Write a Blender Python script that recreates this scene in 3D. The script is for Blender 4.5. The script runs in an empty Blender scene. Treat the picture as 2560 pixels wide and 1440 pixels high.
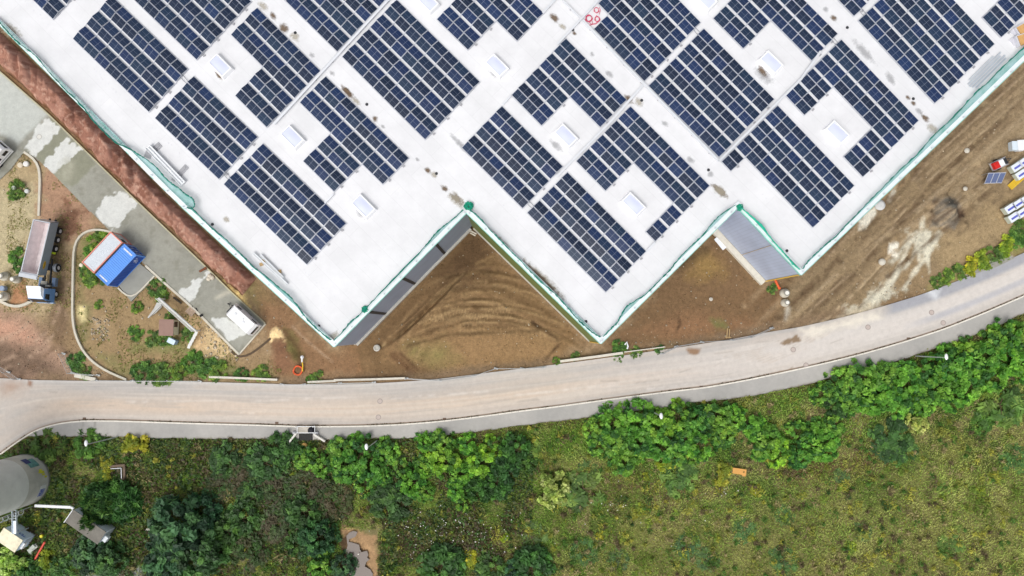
import bpy, math, random
import numpy as np
from mathutils import Vector, Matrix

R = math.radians
random.seed(4)
rng = np.random.default_rng(7)
SC = bpy.context.scene
COL = SC.collection

# ---------------------------------------------------------------- camera
H = 102.0                                   # flying height of the drone, metres
LENS = 24.0
FPX = 2560 * LENS / 36.0
TILT = math.atan(102.0 / FPX)
cam_d = bpy.data.cameras.new('camera')
cam_d.lens = LENS; cam_d.sensor_width = 36.0
cam_d.clip_start = 0.5; cam_d.clip_end = 9000
cam = bpy.data.objects.new('camera', cam_d); COL.objects.link(cam)
cam.location = (0, 0, H); cam.rotation_euler = (TILT, 0, 0)
SC.camera = cam

# ---------------------------------------------------------------- light
SUN_EL, SUN_AZ = 58.0, 215.0                # azimuth clockwise from +Y
w = bpy.data.worlds.new('World'); SC.world = w; w.use_nodes = True
nt = w.node_tree; bgn = nt.nodes['Background']
sky = nt.nodes.new('ShaderNodeTexSky'); sky.sky_type = 'NISHITA'; sky.sun_disc = False
sky.sun_elevation = R(SUN_EL); sky.sun_rotation = R(SUN_AZ)
sky.air_density = 1.0; sky.dust_density = 4.0; sky.ozone_density = 1.0
hs = nt.nodes.new('ShaderNodeHueSaturation'); hs.inputs['Saturation'].default_value = 0.22
nt.links.new(sky.outputs[0], hs.inputs['Color']); nt.links.new(hs.outputs[0], bgn.inputs[0])
bgn.inputs[1].default_value = 0.15
sd_ = bpy.data.lights.new('sun', 'SUN'); sd_.energy = 1.15; sd_.angle = R(38); sd_.color = (1, .97, .92)
sun = bpy.data.objects.new('sun', sd_); COL.objects.link(sun)
_d = Vector((math.sin(R(SUN_AZ)) * math.cos(R(SUN_EL)), math.cos(R(SUN_AZ)) * math.cos(R(SUN_EL)), math.sin(R(SUN_EL))))
sun.rotation_euler = _d.to_track_quat('Z', 'Y').to_euler(); sun.location = (0, 0, 150)
vs = SC.view_settings
vs.view_transform = 'Standard'; vs.look = 'None'; vs.gamma = 1; vs.use_curve_mapping = False
vs.exposure = 0.06
SC.cycles.max_bounces = 6; SC.cycles.transparent_max_bounces = 8
SC.cycles.use_denoising = True

# ---------------------------------------------------------------- helpers
def P(px, py, z=0.0):
    """world point on the plane at height z seen at photo pixel (px, py)"""
    dx, dy, dz = (px - 1280) / FPX, -(py - 720) / FPX, -1.0
    c, s = math.cos(TILT), math.sin(TILT)
    wy, wz = dy * c - dz * s, dy * s + dz * c
    t = (H - z) / -wz
    return Vector((dx * t, wy * t, z))

def PP(pts, z=0.0):
    return [P(a, b, z) for a, b in pts]

def lin(c):
    return tuple(((v / 255.0) / 12.92 if v <= 10 else (((v / 255.0) + .055) / 1.055) ** 2.4) for v in c)

def tag(o, label=None, cat=None, group=None, kind=None):
    if label: o['label'] = label
    if cat: o['category'] = cat
    if group: o['group'] = group
    if kind: o['kind'] = kind
    return o

def thing(name, label, cat, loc=(0, 0, 0), rz=0.0, group=None):
    o = bpy.data.objects.new(name, None); COL.objects.link(o)
    o.location = loc; o.rotation_euler = (0, 0, rz); o.empty_display_size = .3
    return tag(o, label, cat, group)

class MB:
    def __init__(s): s.v = []; s.f = []; s.m = []
    def add(s, vs_, fs, mi=0):
        b = len(s.v); s.v += [tuple(p) for p in vs_]
        for f in fs: s.f.append([b + i for i in f]); s.m.append(mi)
        return s
    def box(s, c, d, rz=0.0, mi=0, M=None):
        hx, hy, hz = d[0] / 2, d[1] / 2, d[2] / 2
        T = Matrix.Translation(Vector(c)) @ (M if M is not None else Matrix.Rotation(rz, 4, 'Z'))
        q = [T @ Vector((x, y, z)) for z in (-hz, hz) for x, y in ((-hx, -hy), (hx, -hy), (hx, hy), (-hx, hy))]
        return s.add(q, [(3, 2, 1, 0), (4, 5, 6, 7), (0, 1, 5, 4), (1, 2, 6, 5), (2, 3, 7, 6), (3, 0, 4, 7)], mi)
    def bar(s, a, b, wd, ht, mi=0):
        a, b = Vector(a), Vector(b); d = b - a; L = d.length
        if L < 1e-6: return s
        x = d / L; up = Vector((0, 0, 1)) if abs(x.z) < .95 else Vector((1, 0, 0))
        y = up.cross(x).normalized(); z = x.cross(y)
        q = []
        for p in (a, b):
            for yy, zz in ((-1, -1), (1, -1), (1, 1), (-1, 1)): q.append(p + y * (yy * wd / 2) + z * (zz * ht / 2))
        return s.add(q, [(3, 2, 1, 0), (4, 5, 6, 7), (0, 1, 5, 4), (1, 2, 6, 5), (2, 3, 7, 6), (3, 0, 4, 7)], mi)
    def tube(s, pts, r, n=8, mi=0, closed=False):
        pts = [Vector(p) for p in pts]; N = len(pts); b = len(s.v)
        for i, p in enumerate(pts):
            if closed: d = pts[(i + 1) % N] - pts[i - 1]
            else: d = pts[min(i + 1, N - 1)] - pts[max(i - 1, 0)]
            d = d.normalized() if d.length > 1e-9 else Vector((1, 0, 0))
            up = Vector((0, 0, 1)) if abs(d.z) < .95 else Vector((1, 0, 0))
            y = up.cross(d).normalized(); z = d.cross(y)
            rr = r[i] if isinstance(r, (list, tuple)) else r
            for k in range(n):
                a = 2 * math.pi * k / n; s.v.append(tuple(p + y * (math.cos(a) * rr) + z * (math.sin(a) * rr)))
        for i in range(N if closed else N - 1):
            j = (i + 1) % N
            for k in range(n):
                l = (k + 1) % n; s.f.append([b + i * n + k, b + i * n + l, b + j * n + l, b + j * n + k]); s.m.append(mi)
        if not closed:
            s.f.append([b + k for k in range(n)][::-1]); s.f.append([b + (N - 1) * n + k for k in range(n)]); s.m += [mi, mi]
        return s
    def lathe(s, prof, n=24, c=(0, 0, 0), mi=0, cap=True):
        b = len(s.v)
        for r, z in prof:
            for k in range(n):
                a = 2 * math.pi * k / n; s.v.append((c[0] + r * math.cos(a), c[1] + r * math.sin(a), c[2] + z))
        for i in range(len(prof) - 1):
            for k in range(n):
                l = (k + 1) % n; s.f.append([b + i * n + k, b + i * n + l, b + (i + 1) * n + l, b + (i + 1) * n + k]); s.m.append(mi)
        if cap:
            s.f.append([b + k for k in range(n)][::-1]); s.f.append([b + (len(prof) - 1) * n + k for k in range(n)]); s.m += [mi, mi]
        return s
    def prism(s, poly, z0, z1, mi=0):
        n = len(poly); q = [(p[0], p[1], z0) for p in poly] + [(p[0], p[1], z1) for p in poly]
        area = sum(poly[i][0] * poly[(i + 1) % n][1] - poly[(i + 1) % n][0] * poly[i][1] for i in range(n))
        top = list(range(n, 2 * n)); bot = list(range(n))
        fs = [top if area > 0 else top[::-1], bot[::-1] if area > 0 else bot]
        for i in range(n):
            j = (i + 1) % n; f = (i, j, n + j, n + i); fs.append(f if area > 0 else f[::-1])
        return s.add(q, fs, mi)
    def build(s, name, mats, parent=None, loc=None, rz=0.0, smooth=False):
        me = bpy.data.meshes.new(name); me.from_pydata(s.v, [], s.f)
        if not isinstance(mats, (list, tuple)): mats = [mats]
        for m in mats: me.materials.append(m)
        if len(mats) > 1: me.polygons.foreach_set('material_index', s.m)
        if smooth: me.polygons.foreach_set('use_smooth', [True] * len(s.f))
        me.update()
        o = bpy.data.objects.new(name, me); COL.objects.link(o)
        if parent is not None: o.parent = parent
        if loc is not None: o.location = loc; o.rotation_euler = (0, 0, rz)
        return o

def npmesh(name, V, F, mat, cols=None, smooth=False):
    """V (n,3) floats, F (m,k) ints, cols (n,3) linear per-vertex colour"""
    me = bpy.data.meshes.new(name); k = F.shape[1]
    me.vertices.add(len(V)); me.vertices.foreach_set('co', np.ascontiguousarray(V, dtype=np.float32).ravel())
    me.loops.add(F.size); me.loops.foreach_set('vertex_index', F.astype(np.int32).ravel())
    me.polygons.add(len(F)); me.polygons.foreach_set('loop_start', np.arange(0, F.size, k, dtype=np.int32))
    me.polygons.foreach_set('loop_total', np.full(len(F), k, dtype=np.int32))
    if smooth: me.polygons.foreach_set('use_smooth', np.ones(len(F), dtype=bool))
    if cols is not None:
        a = me.color_attributes.new('Col', 'FLOAT_COLOR', 'POINT')
        c4 = np.ones((len(V), 4), np.float32); c4[:, :3] = cols; a.data.foreach_set('color', c4.ravel())
    me.materials.append(mat); me.update(calc_edges=True); me.validate()
    return me

def obj(name, me, parent=None, loc=None, rz=0.0):
    o = bpy.data.objects.new(name, me); COL.objects.link(o)
    if parent is not None: o.parent = parent
    if loc is not None: o.location = loc; o.rotation_euler = (0, 0, rz)
    return o

def _hash(ix, iy, seed):
    h = (ix.astype(np.int64) * 374761393 + iy.astype(np.int64) * 668265263 + seed * 974711) & 0x7fffffff
    h = ((h ^ (h >> 13)) * 1274126177) & 0x7fffffff
    return ((h ^ (h >> 16)) & 0xffff) / 65535.0

def vnoise(x, y, seed=0):
    ix, iy = np.floor(x), np.floor(y); fx, fy = x - ix, y - iy
    fx = fx * fx * (3 - 2 * fx); fy = fy * fy * (3 - 2 * fy)
    a, b = _hash(ix, iy, seed), _hash(ix + 1, iy, seed)
    c, d = _hash(ix, iy + 1, seed), _hash(ix + 1, iy + 1, seed)
    return (a * (1 - fx) + b * fx) * (1 - fy) + (c * (1 - fx) + d * fx) * fy

def fbm(x, y, scale, octv=4, seed=0):
    t = np.zeros_like(x, dtype=float); amp = 1; tot = 0; f = 1.0 / scale
    for o in range(octv):
        t += amp * vnoise(x * f + 17.3 * o, y * f - 9.1 * o, seed + o * 31); tot += amp; amp *= .55; f *= 2.03
    return t / tot                          # 0..1, mean .5

# ---------------------------------------------------------------- materials
def _base(name):
    m = bpy.data.materials.new(name); m.use_nodes = True
    return m, m.node_tree, m.node_tree.nodes['Principled BSDF']

def mk(name, col, rough=.6, metal=0.0, var=.15, scale=2.0, bump=0.0, bscale=20.0, spec=.4, srgb=True):
    m, t, b = _base(name); c = lin(col) if srgb else col
    b.inputs['Roughness'].default_value = rough; b.inputs['Metallic'].default_value = metal
    b.inputs['Specular IOR Level'].default_value = spec
    tc = t.nodes.new('ShaderNodeTexCoord'); n = t.nodes.new('ShaderNodeTexNoise')
    n.inputs['Scale'].default_value = scale; n.inputs['Detail'].default_value = 6; n.inputs['Roughness'].default_value = .65
    t.links.new(tc.outputs['Object'], n.inputs['Vector'])
    mr = t.nodes.new('ShaderNodeMapRange'); mr.inputs[1].default_value = .25; mr.inputs[2].default_value = .75
    mr.inputs[3].default_value = 1 - var; mr.inputs[4].default_value = 1 + var
    t.links.new(n.outputs['Fac'], mr.inputs[0])
    mx = t.nodes.new('ShaderNodeMix'); mx.data_type = 'RGBA'; mx.blend_type = 'MULTIPLY'; mx.inputs[0].default_value = 1
    mx.inputs[6].default_value = (*c, 1); t.links.new(mr.outputs[0], mx.inputs[7]); t.links.new(mx.outputs[2], b.inputs['Base Color'])
    if bump:
        n2 = t.nodes.new('ShaderNodeTexNoise'); n2.inputs['Scale'].default_value = bscale; n2.inputs['Detail'].default_value = 5
        t.links.new(tc.outputs['Object'], n2.inputs['Vector'])
        bp = t.nodes.new('ShaderNodeBump'); bp.inputs['Strength'].default_value = bump; bp.inputs['Distance'].default_value = .05
        t.links.new(n2.outputs['Fac'], bp.inputs['Height']); t.links.new(bp.outputs[0], b.inputs['Normal'])
    return m

def vc(name, rough=.9, var=.3, scale=1.2, fine=9.0, bump=.4, transl=0.0, spec=.2, objvar=False):
    """material whose colour comes from the mesh's own painted colour, broken up by two noises"""
    m, t, b = _base(name)
    b.inputs['Roughness'].default_value = rough; b.inputs['Specular IOR Level'].default_value = spec
    at = t.nodes.new('ShaderNodeAttribute'); at.attribute_name = 'Col'
    tc = t.nodes.new('ShaderNodeTexCoord'); last = at.outputs['Color']
    for sc, vv in ((scale, var), (fine, var)):
        if vv <= 0: continue
        n = t.nodes.new('ShaderNodeTexNoise'); n.inputs['Scale'].default_value = sc; n.inputs['Detail'].default_value = 8
        n.inputs['Roughness'].default_value = .7
        t.links.new(tc.outputs['Object'], n.inputs['Vector'])
        mr = t.nodes.new('ShaderNodeMapRange'); mr.inputs[1].default_value = .3; mr.inputs[2].default_value = .7
        mr.inputs[3].default_value = 1 - vv; mr.inputs[4].default_value = 1 + vv
        t.links.new(n.outputs['Fac'], mr.inputs[0])
        mx = t.nodes.new('ShaderNodeMix'); mx.data_type = 'RGBA'; mx.blend_type = 'MULTIPLY'; mx.inputs[0].default_value = 1
        t.links.new(last, mx.inputs[6]); t.links.new(mr.outputs[0], mx.inputs[7]); last = mx.outputs[2]
        if sc == fine and bump:
            bp = t.nodes.new('ShaderNodeBump'); bp.inputs['Strength'].default_value = bump; bp.inputs['Distance'].default_value = .1
            t.links.new(n.outputs['Fac'], bp.inputs['Height']); t.links.new(bp.outputs[0], b.inputs['Normal'])
    if objvar:                               # every plant has its own tone
        oi = t.nodes.new('ShaderNodeObjectInfo'); cr = t.nodes.new('ShaderNodeValToRGB'); e = cr.color_ramp.elements
        e[0].color = (.72, .86, .95, 1); e[1].color = (1.38, 1.22, .8, 1); x = e.new(.5); x.color = (1, 1, 1, 1); x = e.new(.25); x.color = (.92, 1.08, .8, 1); x = e.new(.75); x.color = (1.1, .98, 1.05, 1)
        t.links.new(oi.outputs['Random'], cr.inputs[0]); mx = t.nodes.new('ShaderNodeMix'); mx.data_type = 'RGBA'; mx.blend_type = 'MULTIPLY'; mx.inputs[0].default_value = 1; mx.clamp_result = False
        t.links.new(last, mx.inputs[6]); t.links.new(cr.outputs[0], mx.inputs[7]); last = mx.outputs[2]
    t.links.new(last, b.inputs['Base Color'])
    if transl:
        tr = t.nodes.new('ShaderNodeBsdfTranslucent'); ms = t.nodes.new('ShaderNodeMixShader'); ms.inputs[0].default_value = transl
        t.links.new(last, tr.inputs['Color']); t.links.new(b.outputs[0], ms.inputs[1]); t.links.new(tr.outputs[0], ms.inputs[2])
        t.links.new(ms.outputs[0], t.nodes['Material Output'].inputs['Surface'])
    return m

def glassy(name, col, rough=.08, spec=.5):
    m, t, b = _base(name)
    b.inputs['Base Color'].default_value = (*lin(col), 1); b.inputs['Roughness'].default_value = rough
    b.inputs['Specular IOR Level'].default_value = spec
    return m

M_white = mk('white_paint', (236, 238, 240), .45, var=.05)
M_alu = mk('aluminium', (205, 208, 214), .4, .35, var=.08)
M_steel = mk('grey_steel', (150, 155, 160), .45, .4, var=.12)
M_black = mk('black_rubber', (28, 28, 30), .8, var=.2)
M_dark = mk('dark_steel', (48, 50, 54), .6, var=.2)
M_conc = mk('concrete', (192, 188, 178), .85, var=.18, scale=1.3, bump=.3)
M_concd = mk('dark_concrete', (150, 148, 138), .85, var=.22, scale=1.0, bump=.3)
M_green = mk('net_green', (20, 150, 120), .7, var=.35, scale=1.5)
M_greend = mk('rope_green', (18, 108, 92), .8, var=.3)
M_red = mk('red_paint', (205, 40, 35), .5, var=.1)
M_orange = mk('orange_plastic', (225, 95, 45), .5, var=.15)
M_yellow = mk('yellow_paint', (225, 185, 50), .5, var=.1)
M_blue = mk('blue_paint', (25, 95, 195), .45, var=.1, scale=1.0)
M_wood = mk('wood', (190, 160, 115), .8, var=.2, scale=5)
M_glass = glassy('dark_glass', (20, 24, 30))
# ---------------------------------------------------------------- painted ground sheets
class Painter:
    """keeps a colour per vertex of a sheet and lays ragged patches and strokes of other soils over it"""
    def __init__(s, X, Y, base):
        s.X, s.Y = X, Y; s.C = np.tile(np.array(lin(base), float), (len(X), 1))
        s.n1 = fbm(X, Y, 3.0, 4, 3) - .5; s.n2 = fbm(X, Y, .8, 3, 8) - .5
    def mix(s, idx, a, col):
        a = np.clip(a, 0, 1)[:, None]; s.C[idx] = s.C[idx] * (1 - a) + np.array(lin(col)) * a
    def sel(s, pts, m):
        xs = [p[0] for p in pts]; ys = [p[1] for p in pts]
        return np.nonzero((s.X > min(xs) - m) & (s.X < max(xs) + m) & (s.Y > min(ys) - m) & (s.Y < max(ys) + m))[0]
    def sdist(s, pts, idx, closed=True):
        x, y = s.X[idx], s.Y[idx]; d = np.full(len(idx), 1e9); ins = np.zeros(len(idx), bool); n = len(pts)
        for i in range(n if closed else n - 1):
            ax, ay = pts[i][:2]; bx, by = pts[(i + 1) % n][:2]; ex, ey = bx - ax, by - ay
            L = ex * ex + ey * ey + 1e-9; t = np.clip(((x - ax) * ex + (y - ay) * ey) / L, 0, 1)
            d = np.minimum(d, (x - ax - t * ex) ** 2 + (y - ay - t * ey) ** 2)
            if closed:
                cr = (ay > y) != (by > y); xi = ax + (y - ay) * ex / (ey if abs(ey) > 1e-9 else 1e-9); ins ^= cr & (x < xi)
        d = np.sqrt(d)
        return np.where(ins, -d, d) if closed else d
    def patch(s, px, col, soft=.4, wob=1.0, fine=.6, a=1.0, z=0.0):
        pts = [tuple(p)[:2] for p in PP(px, z)]; idx = s.sel(pts, soft + wob + 1)
        if not len(idx): return
        d = s.sdist(pts, idx) + s.n1[idx] * wob * 3 + s.n2[idx] * fine * 2
        s.mix(idx, a * (.5 - d / (2 * soft)), col)
    def stroke(s, px, wd, col, soft=.2, wob=.2, a=1.0, off=0.0, brk=0.0):
        pts = [np.array(p)[:2] for p in PP(px)]
        if off:
            q = []
            for i, p in enumerate(pts):
                d = pts[min(i + 1, len(pts) - 1)] - pts[max(i - 1, 0)]; d /= np.linalg.norm(d); q.append(p + np.array([-d[1], d[0]]) * off)
            pts = q
        pts = [tuple(p) for p in pts]; idx = s.sel(pts, wd + soft + wob + 1)
        if not len(idx): return
        d = s.sdist(pts, idx, False) - wd / 2 + s.n1[idx] * wob * 2 + s.n2[idx] * wob
        al = a * np.clip(.5 - d / (2 * soft), 0, 1)
        if brk: al = al * np.clip((s.n1[idx] + s.n2[idx]) * 4 / brk + .6, 0, 1)
        s.mix(idx, al, col)

def grid_faces(nx, ny):
    i = np.arange(nx - 1)[None, :] + nx * np.arange(ny - 1)[:, None]; i = i.ravel()
    return np.stack([i, i + 1, i + nx + 1, i + nx], 1)

NORTH = [(-60, 944), (0, 945), (80, 950), (200, 952), (300, 952), (520, 955), (700, 960), (760, 963), (900, 960), (1000, 955), (1100, 947), (1250, 928), (1400, 910),
         (1550, 890), (1700, 868), (1830, 848), (1920, 830), (2000, 818), (2120, 790), (2210, 765), (2300, 738), (2400, 700), (2480, 668), (2560, 632), (2640, 595)]
KERB = [(210, 1050), (300, 1051), (450, 1056), (640, 1061), (760, 1065), (900, 1064), (1000, 1060), (1100, 1052), (1200, 1040), (1300, 1026), (1400, 1014),
        (1500, 1000), (1600, 987), (1700, 974), (1760, 968), (1860, 950), (1960, 929), (2060, 907), (2160, 882), (2260, 853), (2360, 821), (2460, 781), (2560, 738), (2640, 700)]
KCURVE = [(-60, 1180), (0, 1135), (40, 1105), (90, 1072), (150, 1056), (210, 1050)]
PAVE = [(75, 1090), (200, 1090), (300, 1092), (480, 1096), (640, 1097), (760, 1102), (850, 1097), (1000, 1096), (1100, 1088), (1200, 1077), (1300, 1063),
        (1450, 1047), (1600, 1025), (1750, 1005), (1900, 985), (2000, 965), (2100, 938), (2200, 915), (2300, 884), (2400, 850), (2480, 820), (2560, 783), (2640, 745)]
YARD = [(-50, 130), (0, 178), (120, 283), (317, 478), (517, 668), (576, 727), (664, 808), (598, 886), (467, 755), (363, 662), (273, 577), (177, 480), (132, 433), (92, 398), (62, 378), (30, 420), (-50, 500)]

# --- ground: one sheet, fine where the photo looks and coarse to the horizon
gx = np.concatenate([[-4000, -1500, -500, -250, -150, -110], np.arange(-84, 84.01, .22), [110, 150, 250, 500, 1500, 4000]])
gy = np.concatenate([[-4000, -1500, -500, -250, -120, -70], np.arange(-43.5, 52.01, .22), [75, 120, 250, 500, 1500, 4000]])
GX, GY = np.meshgrid(gx, gy); X, Y = GX.ravel(), GY.ravel()
G = Painter(X, Y, (132, 108, 78))
big = fbm(X, Y, 9, 4, 21); mid = fbm(X, Y, 2.2, 4, 33); sml = fbm(X, Y, .7, 3, 44)
allI = np.arange(len(X))
G.mix(allI, np.clip((big - .5) * 3, 0, .6), (148, 124, 95))
G.mix(allI, np.clip((.47 - big) * 4, 0, .7), (104, 82, 58))
G.mix(allI, np.clip((mid - .56) * 4, 0, .5), (156, 132, 102))
G.mix(allI, np.clip((.42 - mid) * 4, 0, .5), (92, 72, 50))
# left building site
G.patch([(-60, 380), (60, 380), (95, 400), (180, 480), (275, 580), (180, 640), (178, 800), (120, 790), (-60, 780)], (158, 138, 105), 1.5, 1.5)
G.patch([(-60, 470), (90, 470), (80, 560), (60, 680), (-60, 690)], (164, 150, 118), .8, 1.6, 1.2, a=.8)
G.patch([(105, 400), (190, 470), (270, 575), (180, 600), (150, 560), (108, 540)], (152, 118, 94), .6, 1.4, 1, a=.9)
G.patch([(160, 500), (215, 530), (190, 560), (165, 590), (150, 540)], (118, 84, 64), .4, 1, 1, a=.8)
G.patch([(-60, 770), (50, 780), (120, 850), (170, 905), (180, 945), (-60, 960)], (152, 122, 102), 1, 1)
G.patch([(-60, 850), (40, 850), (110, 890), (150, 945), (-20, 950)], (112, 90, 74), .9, .8, a=.75)
G.patch([(-40, 790), (30, 800), (70, 815), (90, 850), (40, 860), (-40, 830)], (172, 130, 108), .7, .6, a=.8)
G.patch([(140, 560), (172, 640), (172, 820), (150, 880), (120, 800), (140, 700)], (112, 90, 68), .8, .7, a=.8)
G.patch([(60, 695), (80, 745), (60, 765), (20, 760), (22, 715)], (156, 112, 78), .4, .6, .8, a=.9)
for o_ in (-1.2, 1.0): G.stroke([(155, 600), (160, 760), (120, 860), (40, 930)], .7, (104, 80, 60), .3, .3, .6, o_, 1)
for o_ in (-2.6, -1.4, 1.6): G.stroke([(-20, 890), (60, 850), (110, 800), (150, 700)], .5, (176, 148, 126), .3, .3, .55, o_, 1)
# island of rough grass and earth
ISL = [(275, 578), (230, 578), (195, 600), (184, 640), (180, 720), (181, 810), (190, 850), (215, 890), (255, 922), (315, 948), (600, 952), (720, 955), (690, 900), (600, 890), (466, 758), (365, 664)]
G.patch(ISL, (140, 116, 82), .8, .6)
G.patch([(200, 600), (290, 590), (230, 690), (200, 740), (186, 700)], (116, 116, 66), .8, .8, a=.8)
G.patch([(200, 760), (225, 760), (215, 880), (190, 830)], (106, 108, 66), .8, .8, a=.6)
G.patch([(235, 880), (340, 920), (470, 890), (560, 900), (700, 950), (300, 950)], (108, 112, 62), .9, 1, a=.75)
G.patch([(345, 850), (440, 840), (470, 870), (400, 890), (330, 880)], (110, 116, 62), .8, .8, a=.7)
G.patch([(480, 800), (520, 810), (600, 890), (560, 895), (500, 870)], (186, 160, 118), .6, .8)
G.patch([(470, 770), (500, 800), (520, 850), (500, 880), (480, 840)], (178, 148, 108), .5, .6, a=.8)
G.patch([(228, 795), (270, 800), (270, 850), (235, 830)], (166, 142, 110), .5, .8, a=.6)
G.patch([(194, 764), (207, 768), (212, 800), (200, 805), (193, 790)], (206, 190, 136), .3, .2, .2)
# strip between the yard and the warehouse
G.patch([(-60, 20), (10, 75), (430, 490), (660, 710), (760, 800), (700, 830), (500, 640), (-60, 130)], (120, 92, 62), .8, .6)
G.patch([(540, 690), (640, 700), (690, 760), (640, 780), (580, 725)], (118, 104, 66), .8, .7, a=.8)
G.patch([(560, 700), (575, 705), (600, 735), (640, 770), (622, 778), (575, 735)], (196, 168, 104), .3, .4)
G.patch([(640, 730), (720, 780), (830, 870), (980, 900), (980, 945), (700, 950), (690, 890)], (128, 96, 66), 1, .8)
G.patch([(675, 850), (740, 840), (730, 920), (690, 930)], (118, 84, 60), .5, .5)
G.patch([(708, 820), (735, 830), (760, 900), (735, 900)], (122, 116, 60), .5, .6, a=.8)
G.stroke([(715, 830), (745, 870), (752, 920)], 1.0, (92, 68, 44), .4, .3, .8)
G.stroke([(730, 815), (775, 860), (830, 905)], .3, (168, 146, 120), .2, .2, .7, 0, 1)
G.patch([(690, 815), (705, 830), (712, 850), (690, 848), (672, 860), (680, 835)], (212, 182, 130), .25, .25)
G.patch([(890, 870), (945, 868), (960, 890), (940, 925), (890, 930), (895, 895)], (160, 112, 76), .5, .7, 1, a=.85)
# first notch
N1 = [(1178, 560), (1470, 856), (1400, 905), (1200, 930), (1000, 950), (900, 950), (880, 870)]
G.patch(N1, (114, 88, 58), .8, .5, a=.9)
G.patch([(1180, 565), (1240, 620), (1230, 690), (1140, 720), (1080, 690)], (88, 66, 44), 1.2, 1, a=.8)
G.patch([(960, 900), (1050, 830), (1200, 820), (1370, 830), (1440, 860), (1380, 910), (1150, 940)], (136, 106, 70), 1.2, 1, a=.9)
G.patch([(1020, 860), (1110, 850), (1160, 890), (1080, 930), (1030, 900)], (120, 112, 62), 1, 1, a=.55)
for k, (y0, rr) in enumerate([(690, 1), (720, 1), (748, 1), (775, 1), (800, 1)]):
    jx = lambda: random.uniform(-9, 9)
    pts = [(950 + 26 * k, 850 + 12 * k + jx()), (1040 + 8 * k, y0 + 62 + jx()), (1120 + jx(), y0 + 22 + jx()), (1170 + jx(), y0 + 6 + jx()), (1230, y0 + 2 + jx()), (1300, y0 + 22 + jx())] + ([(1390, y0 + 70 + jx())] if k % 2 else [])
    G.stroke(pts, .9, (76, 56, 36), .4, .6, .35, 0, 2.2); G.stroke(pts, .35, (152, 124, 86), .2, .5, .5, .9, 1.6); G.stroke(pts, .3, (146, 118, 80), .2, .5, .45, -.8, 1.6)
for k in range(9):
    a0 = 1010 + 26 * k; G.stroke([(a0, 850 - 30 * k + 20), (a0 + 60, 812 - 26 * k)], .5, random.choice([(84, 62, 40), (140, 112, 74), (90, 68, 44)]), .3, .4, .7, 0, 1)
RUTS = []
for k in range(34):
    f = random.random(); yt = 670 + 150 * f; cx = 1205 + random.uniform(-25, 25); sp = 70 + 110 * random.random(); a0 = random.uniform(-1, .2); pts = [(cx + sp * t * 1.5, yt + 42 * (t * t) * (1.0 + .4 * f) * sp / 110 + random.uniform(-3, 3)) for t in np.linspace(a0, a0 + random.uniform(.5, 1.3), 7)]
    dk = random.random() < .55; RUTS.append((pts, .3, .09 if dk else -.05, 0)); G.stroke(pts, random.uniform(.2, .45), random.choice([(74, 56, 38), (92, 70, 46)]) if dk else random.choice([(160, 132, 92), (146, 118, 80)]), .14, .25, .55, 0, 2.0)
for k in range(14):
    f = k / 13; pts = [(955 + 60 * f + random.uniform(-8, 8), 868 - 40 * f), (1040 + 50 * f, 800 - 50 * f + random.uniform(-6, 6)), (1110 + 55 * f, 735 - 60 * f + random.uniform(-6, 6))]; RUTS.append((pts, .3, .08, 0)); G.stroke(pts, random.uniform(.2, .5), random.choice([(80, 60, 40), (150, 124, 86), (92, 70, 46)]), .14, .25, .7, 0, 1.3)
for k in range(22):
    f = random.random(); x = 1540 + 340 * f; pts = [(x, 800 - 60 * f + random.uniform(-60, 40)), (x + 40, 790 - 60 * f + random.uniform(-50, 40)), (x + 90, 770 - 50 * f + random.uniform(-40, 40))]; G.stroke(pts, random.uniform(.15, .35), random.choice([(82, 62, 44), (154, 126, 92)]), .14, .3, .55, 0, 1.2)
for k in range(26): G.stroke([(1060 + 8.5 * k, 778 + 9 * math.sin(k * .5)), (1066 + 8.5 * k, 795 + 9 * math.sin(k * .5))], .16, (160, 132, 92), .1, .1, .7)
for k in range(22): G.stroke([(1150 + 10 * k, 810 + .7 * k), (1152 + 10 * k, 830 + .7 * k)], .18, (150, 122, 84), .1, .1, .55)
G.stroke([(1330, 805), (1390, 845), (1398, 860), (1375, 885), (1362, 905)], .45, (72, 52, 34), .2, .5, .9)
G.stroke([(1020, 865), (1120, 838), (1270, 830), (1345, 828)], .35, (86, 66, 42), .2, .4, .8)
G.stroke([(985, 890), (1030, 930)], 1.0, (98, 70, 46), .3, .4, .8); G.stroke([(1000, 885), (1045, 925)], .4, (86, 60, 40), .2, .3, .8)
# second notch
N2 = [(1783, 585), (1890, 706), (1990, 700), (1930, 830), (1700, 865), (1550, 885), (1500, 870), (1520, 840)]
G.patch(N2, (112, 86, 58), .8, .6, a=.9)
G.patch([(1740, 620), (1800, 640), (1820, 680), (1770, 700), (1720, 690)], (134, 106, 58), 1, 1, a=.8)
G.patch([(1690, 680), (1760, 640), (1780, 610), (1740, 620), (1680, 670)], (84, 66, 44), .6, .5, a=.7)
G.patch([(1560, 830), (1700, 780), (1850, 790), (1900, 820), (1700, 860)], (128, 94, 64), 1, 1, a=.7)
G.patch([(1780, 800), (1812, 800), (1820, 822), (1790, 824)], (88, 108, 52), .5, .5, a=.6)
G.patch([(1790, 832), (1880, 828), (1870, 846), (1800, 856)], (92, 70, 52), .4, .4, a=.8)
G.stroke([(1698, 790), (1700, 812), (1692, 830)], .4, (70, 50, 34), .2, .4, .8)
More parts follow.
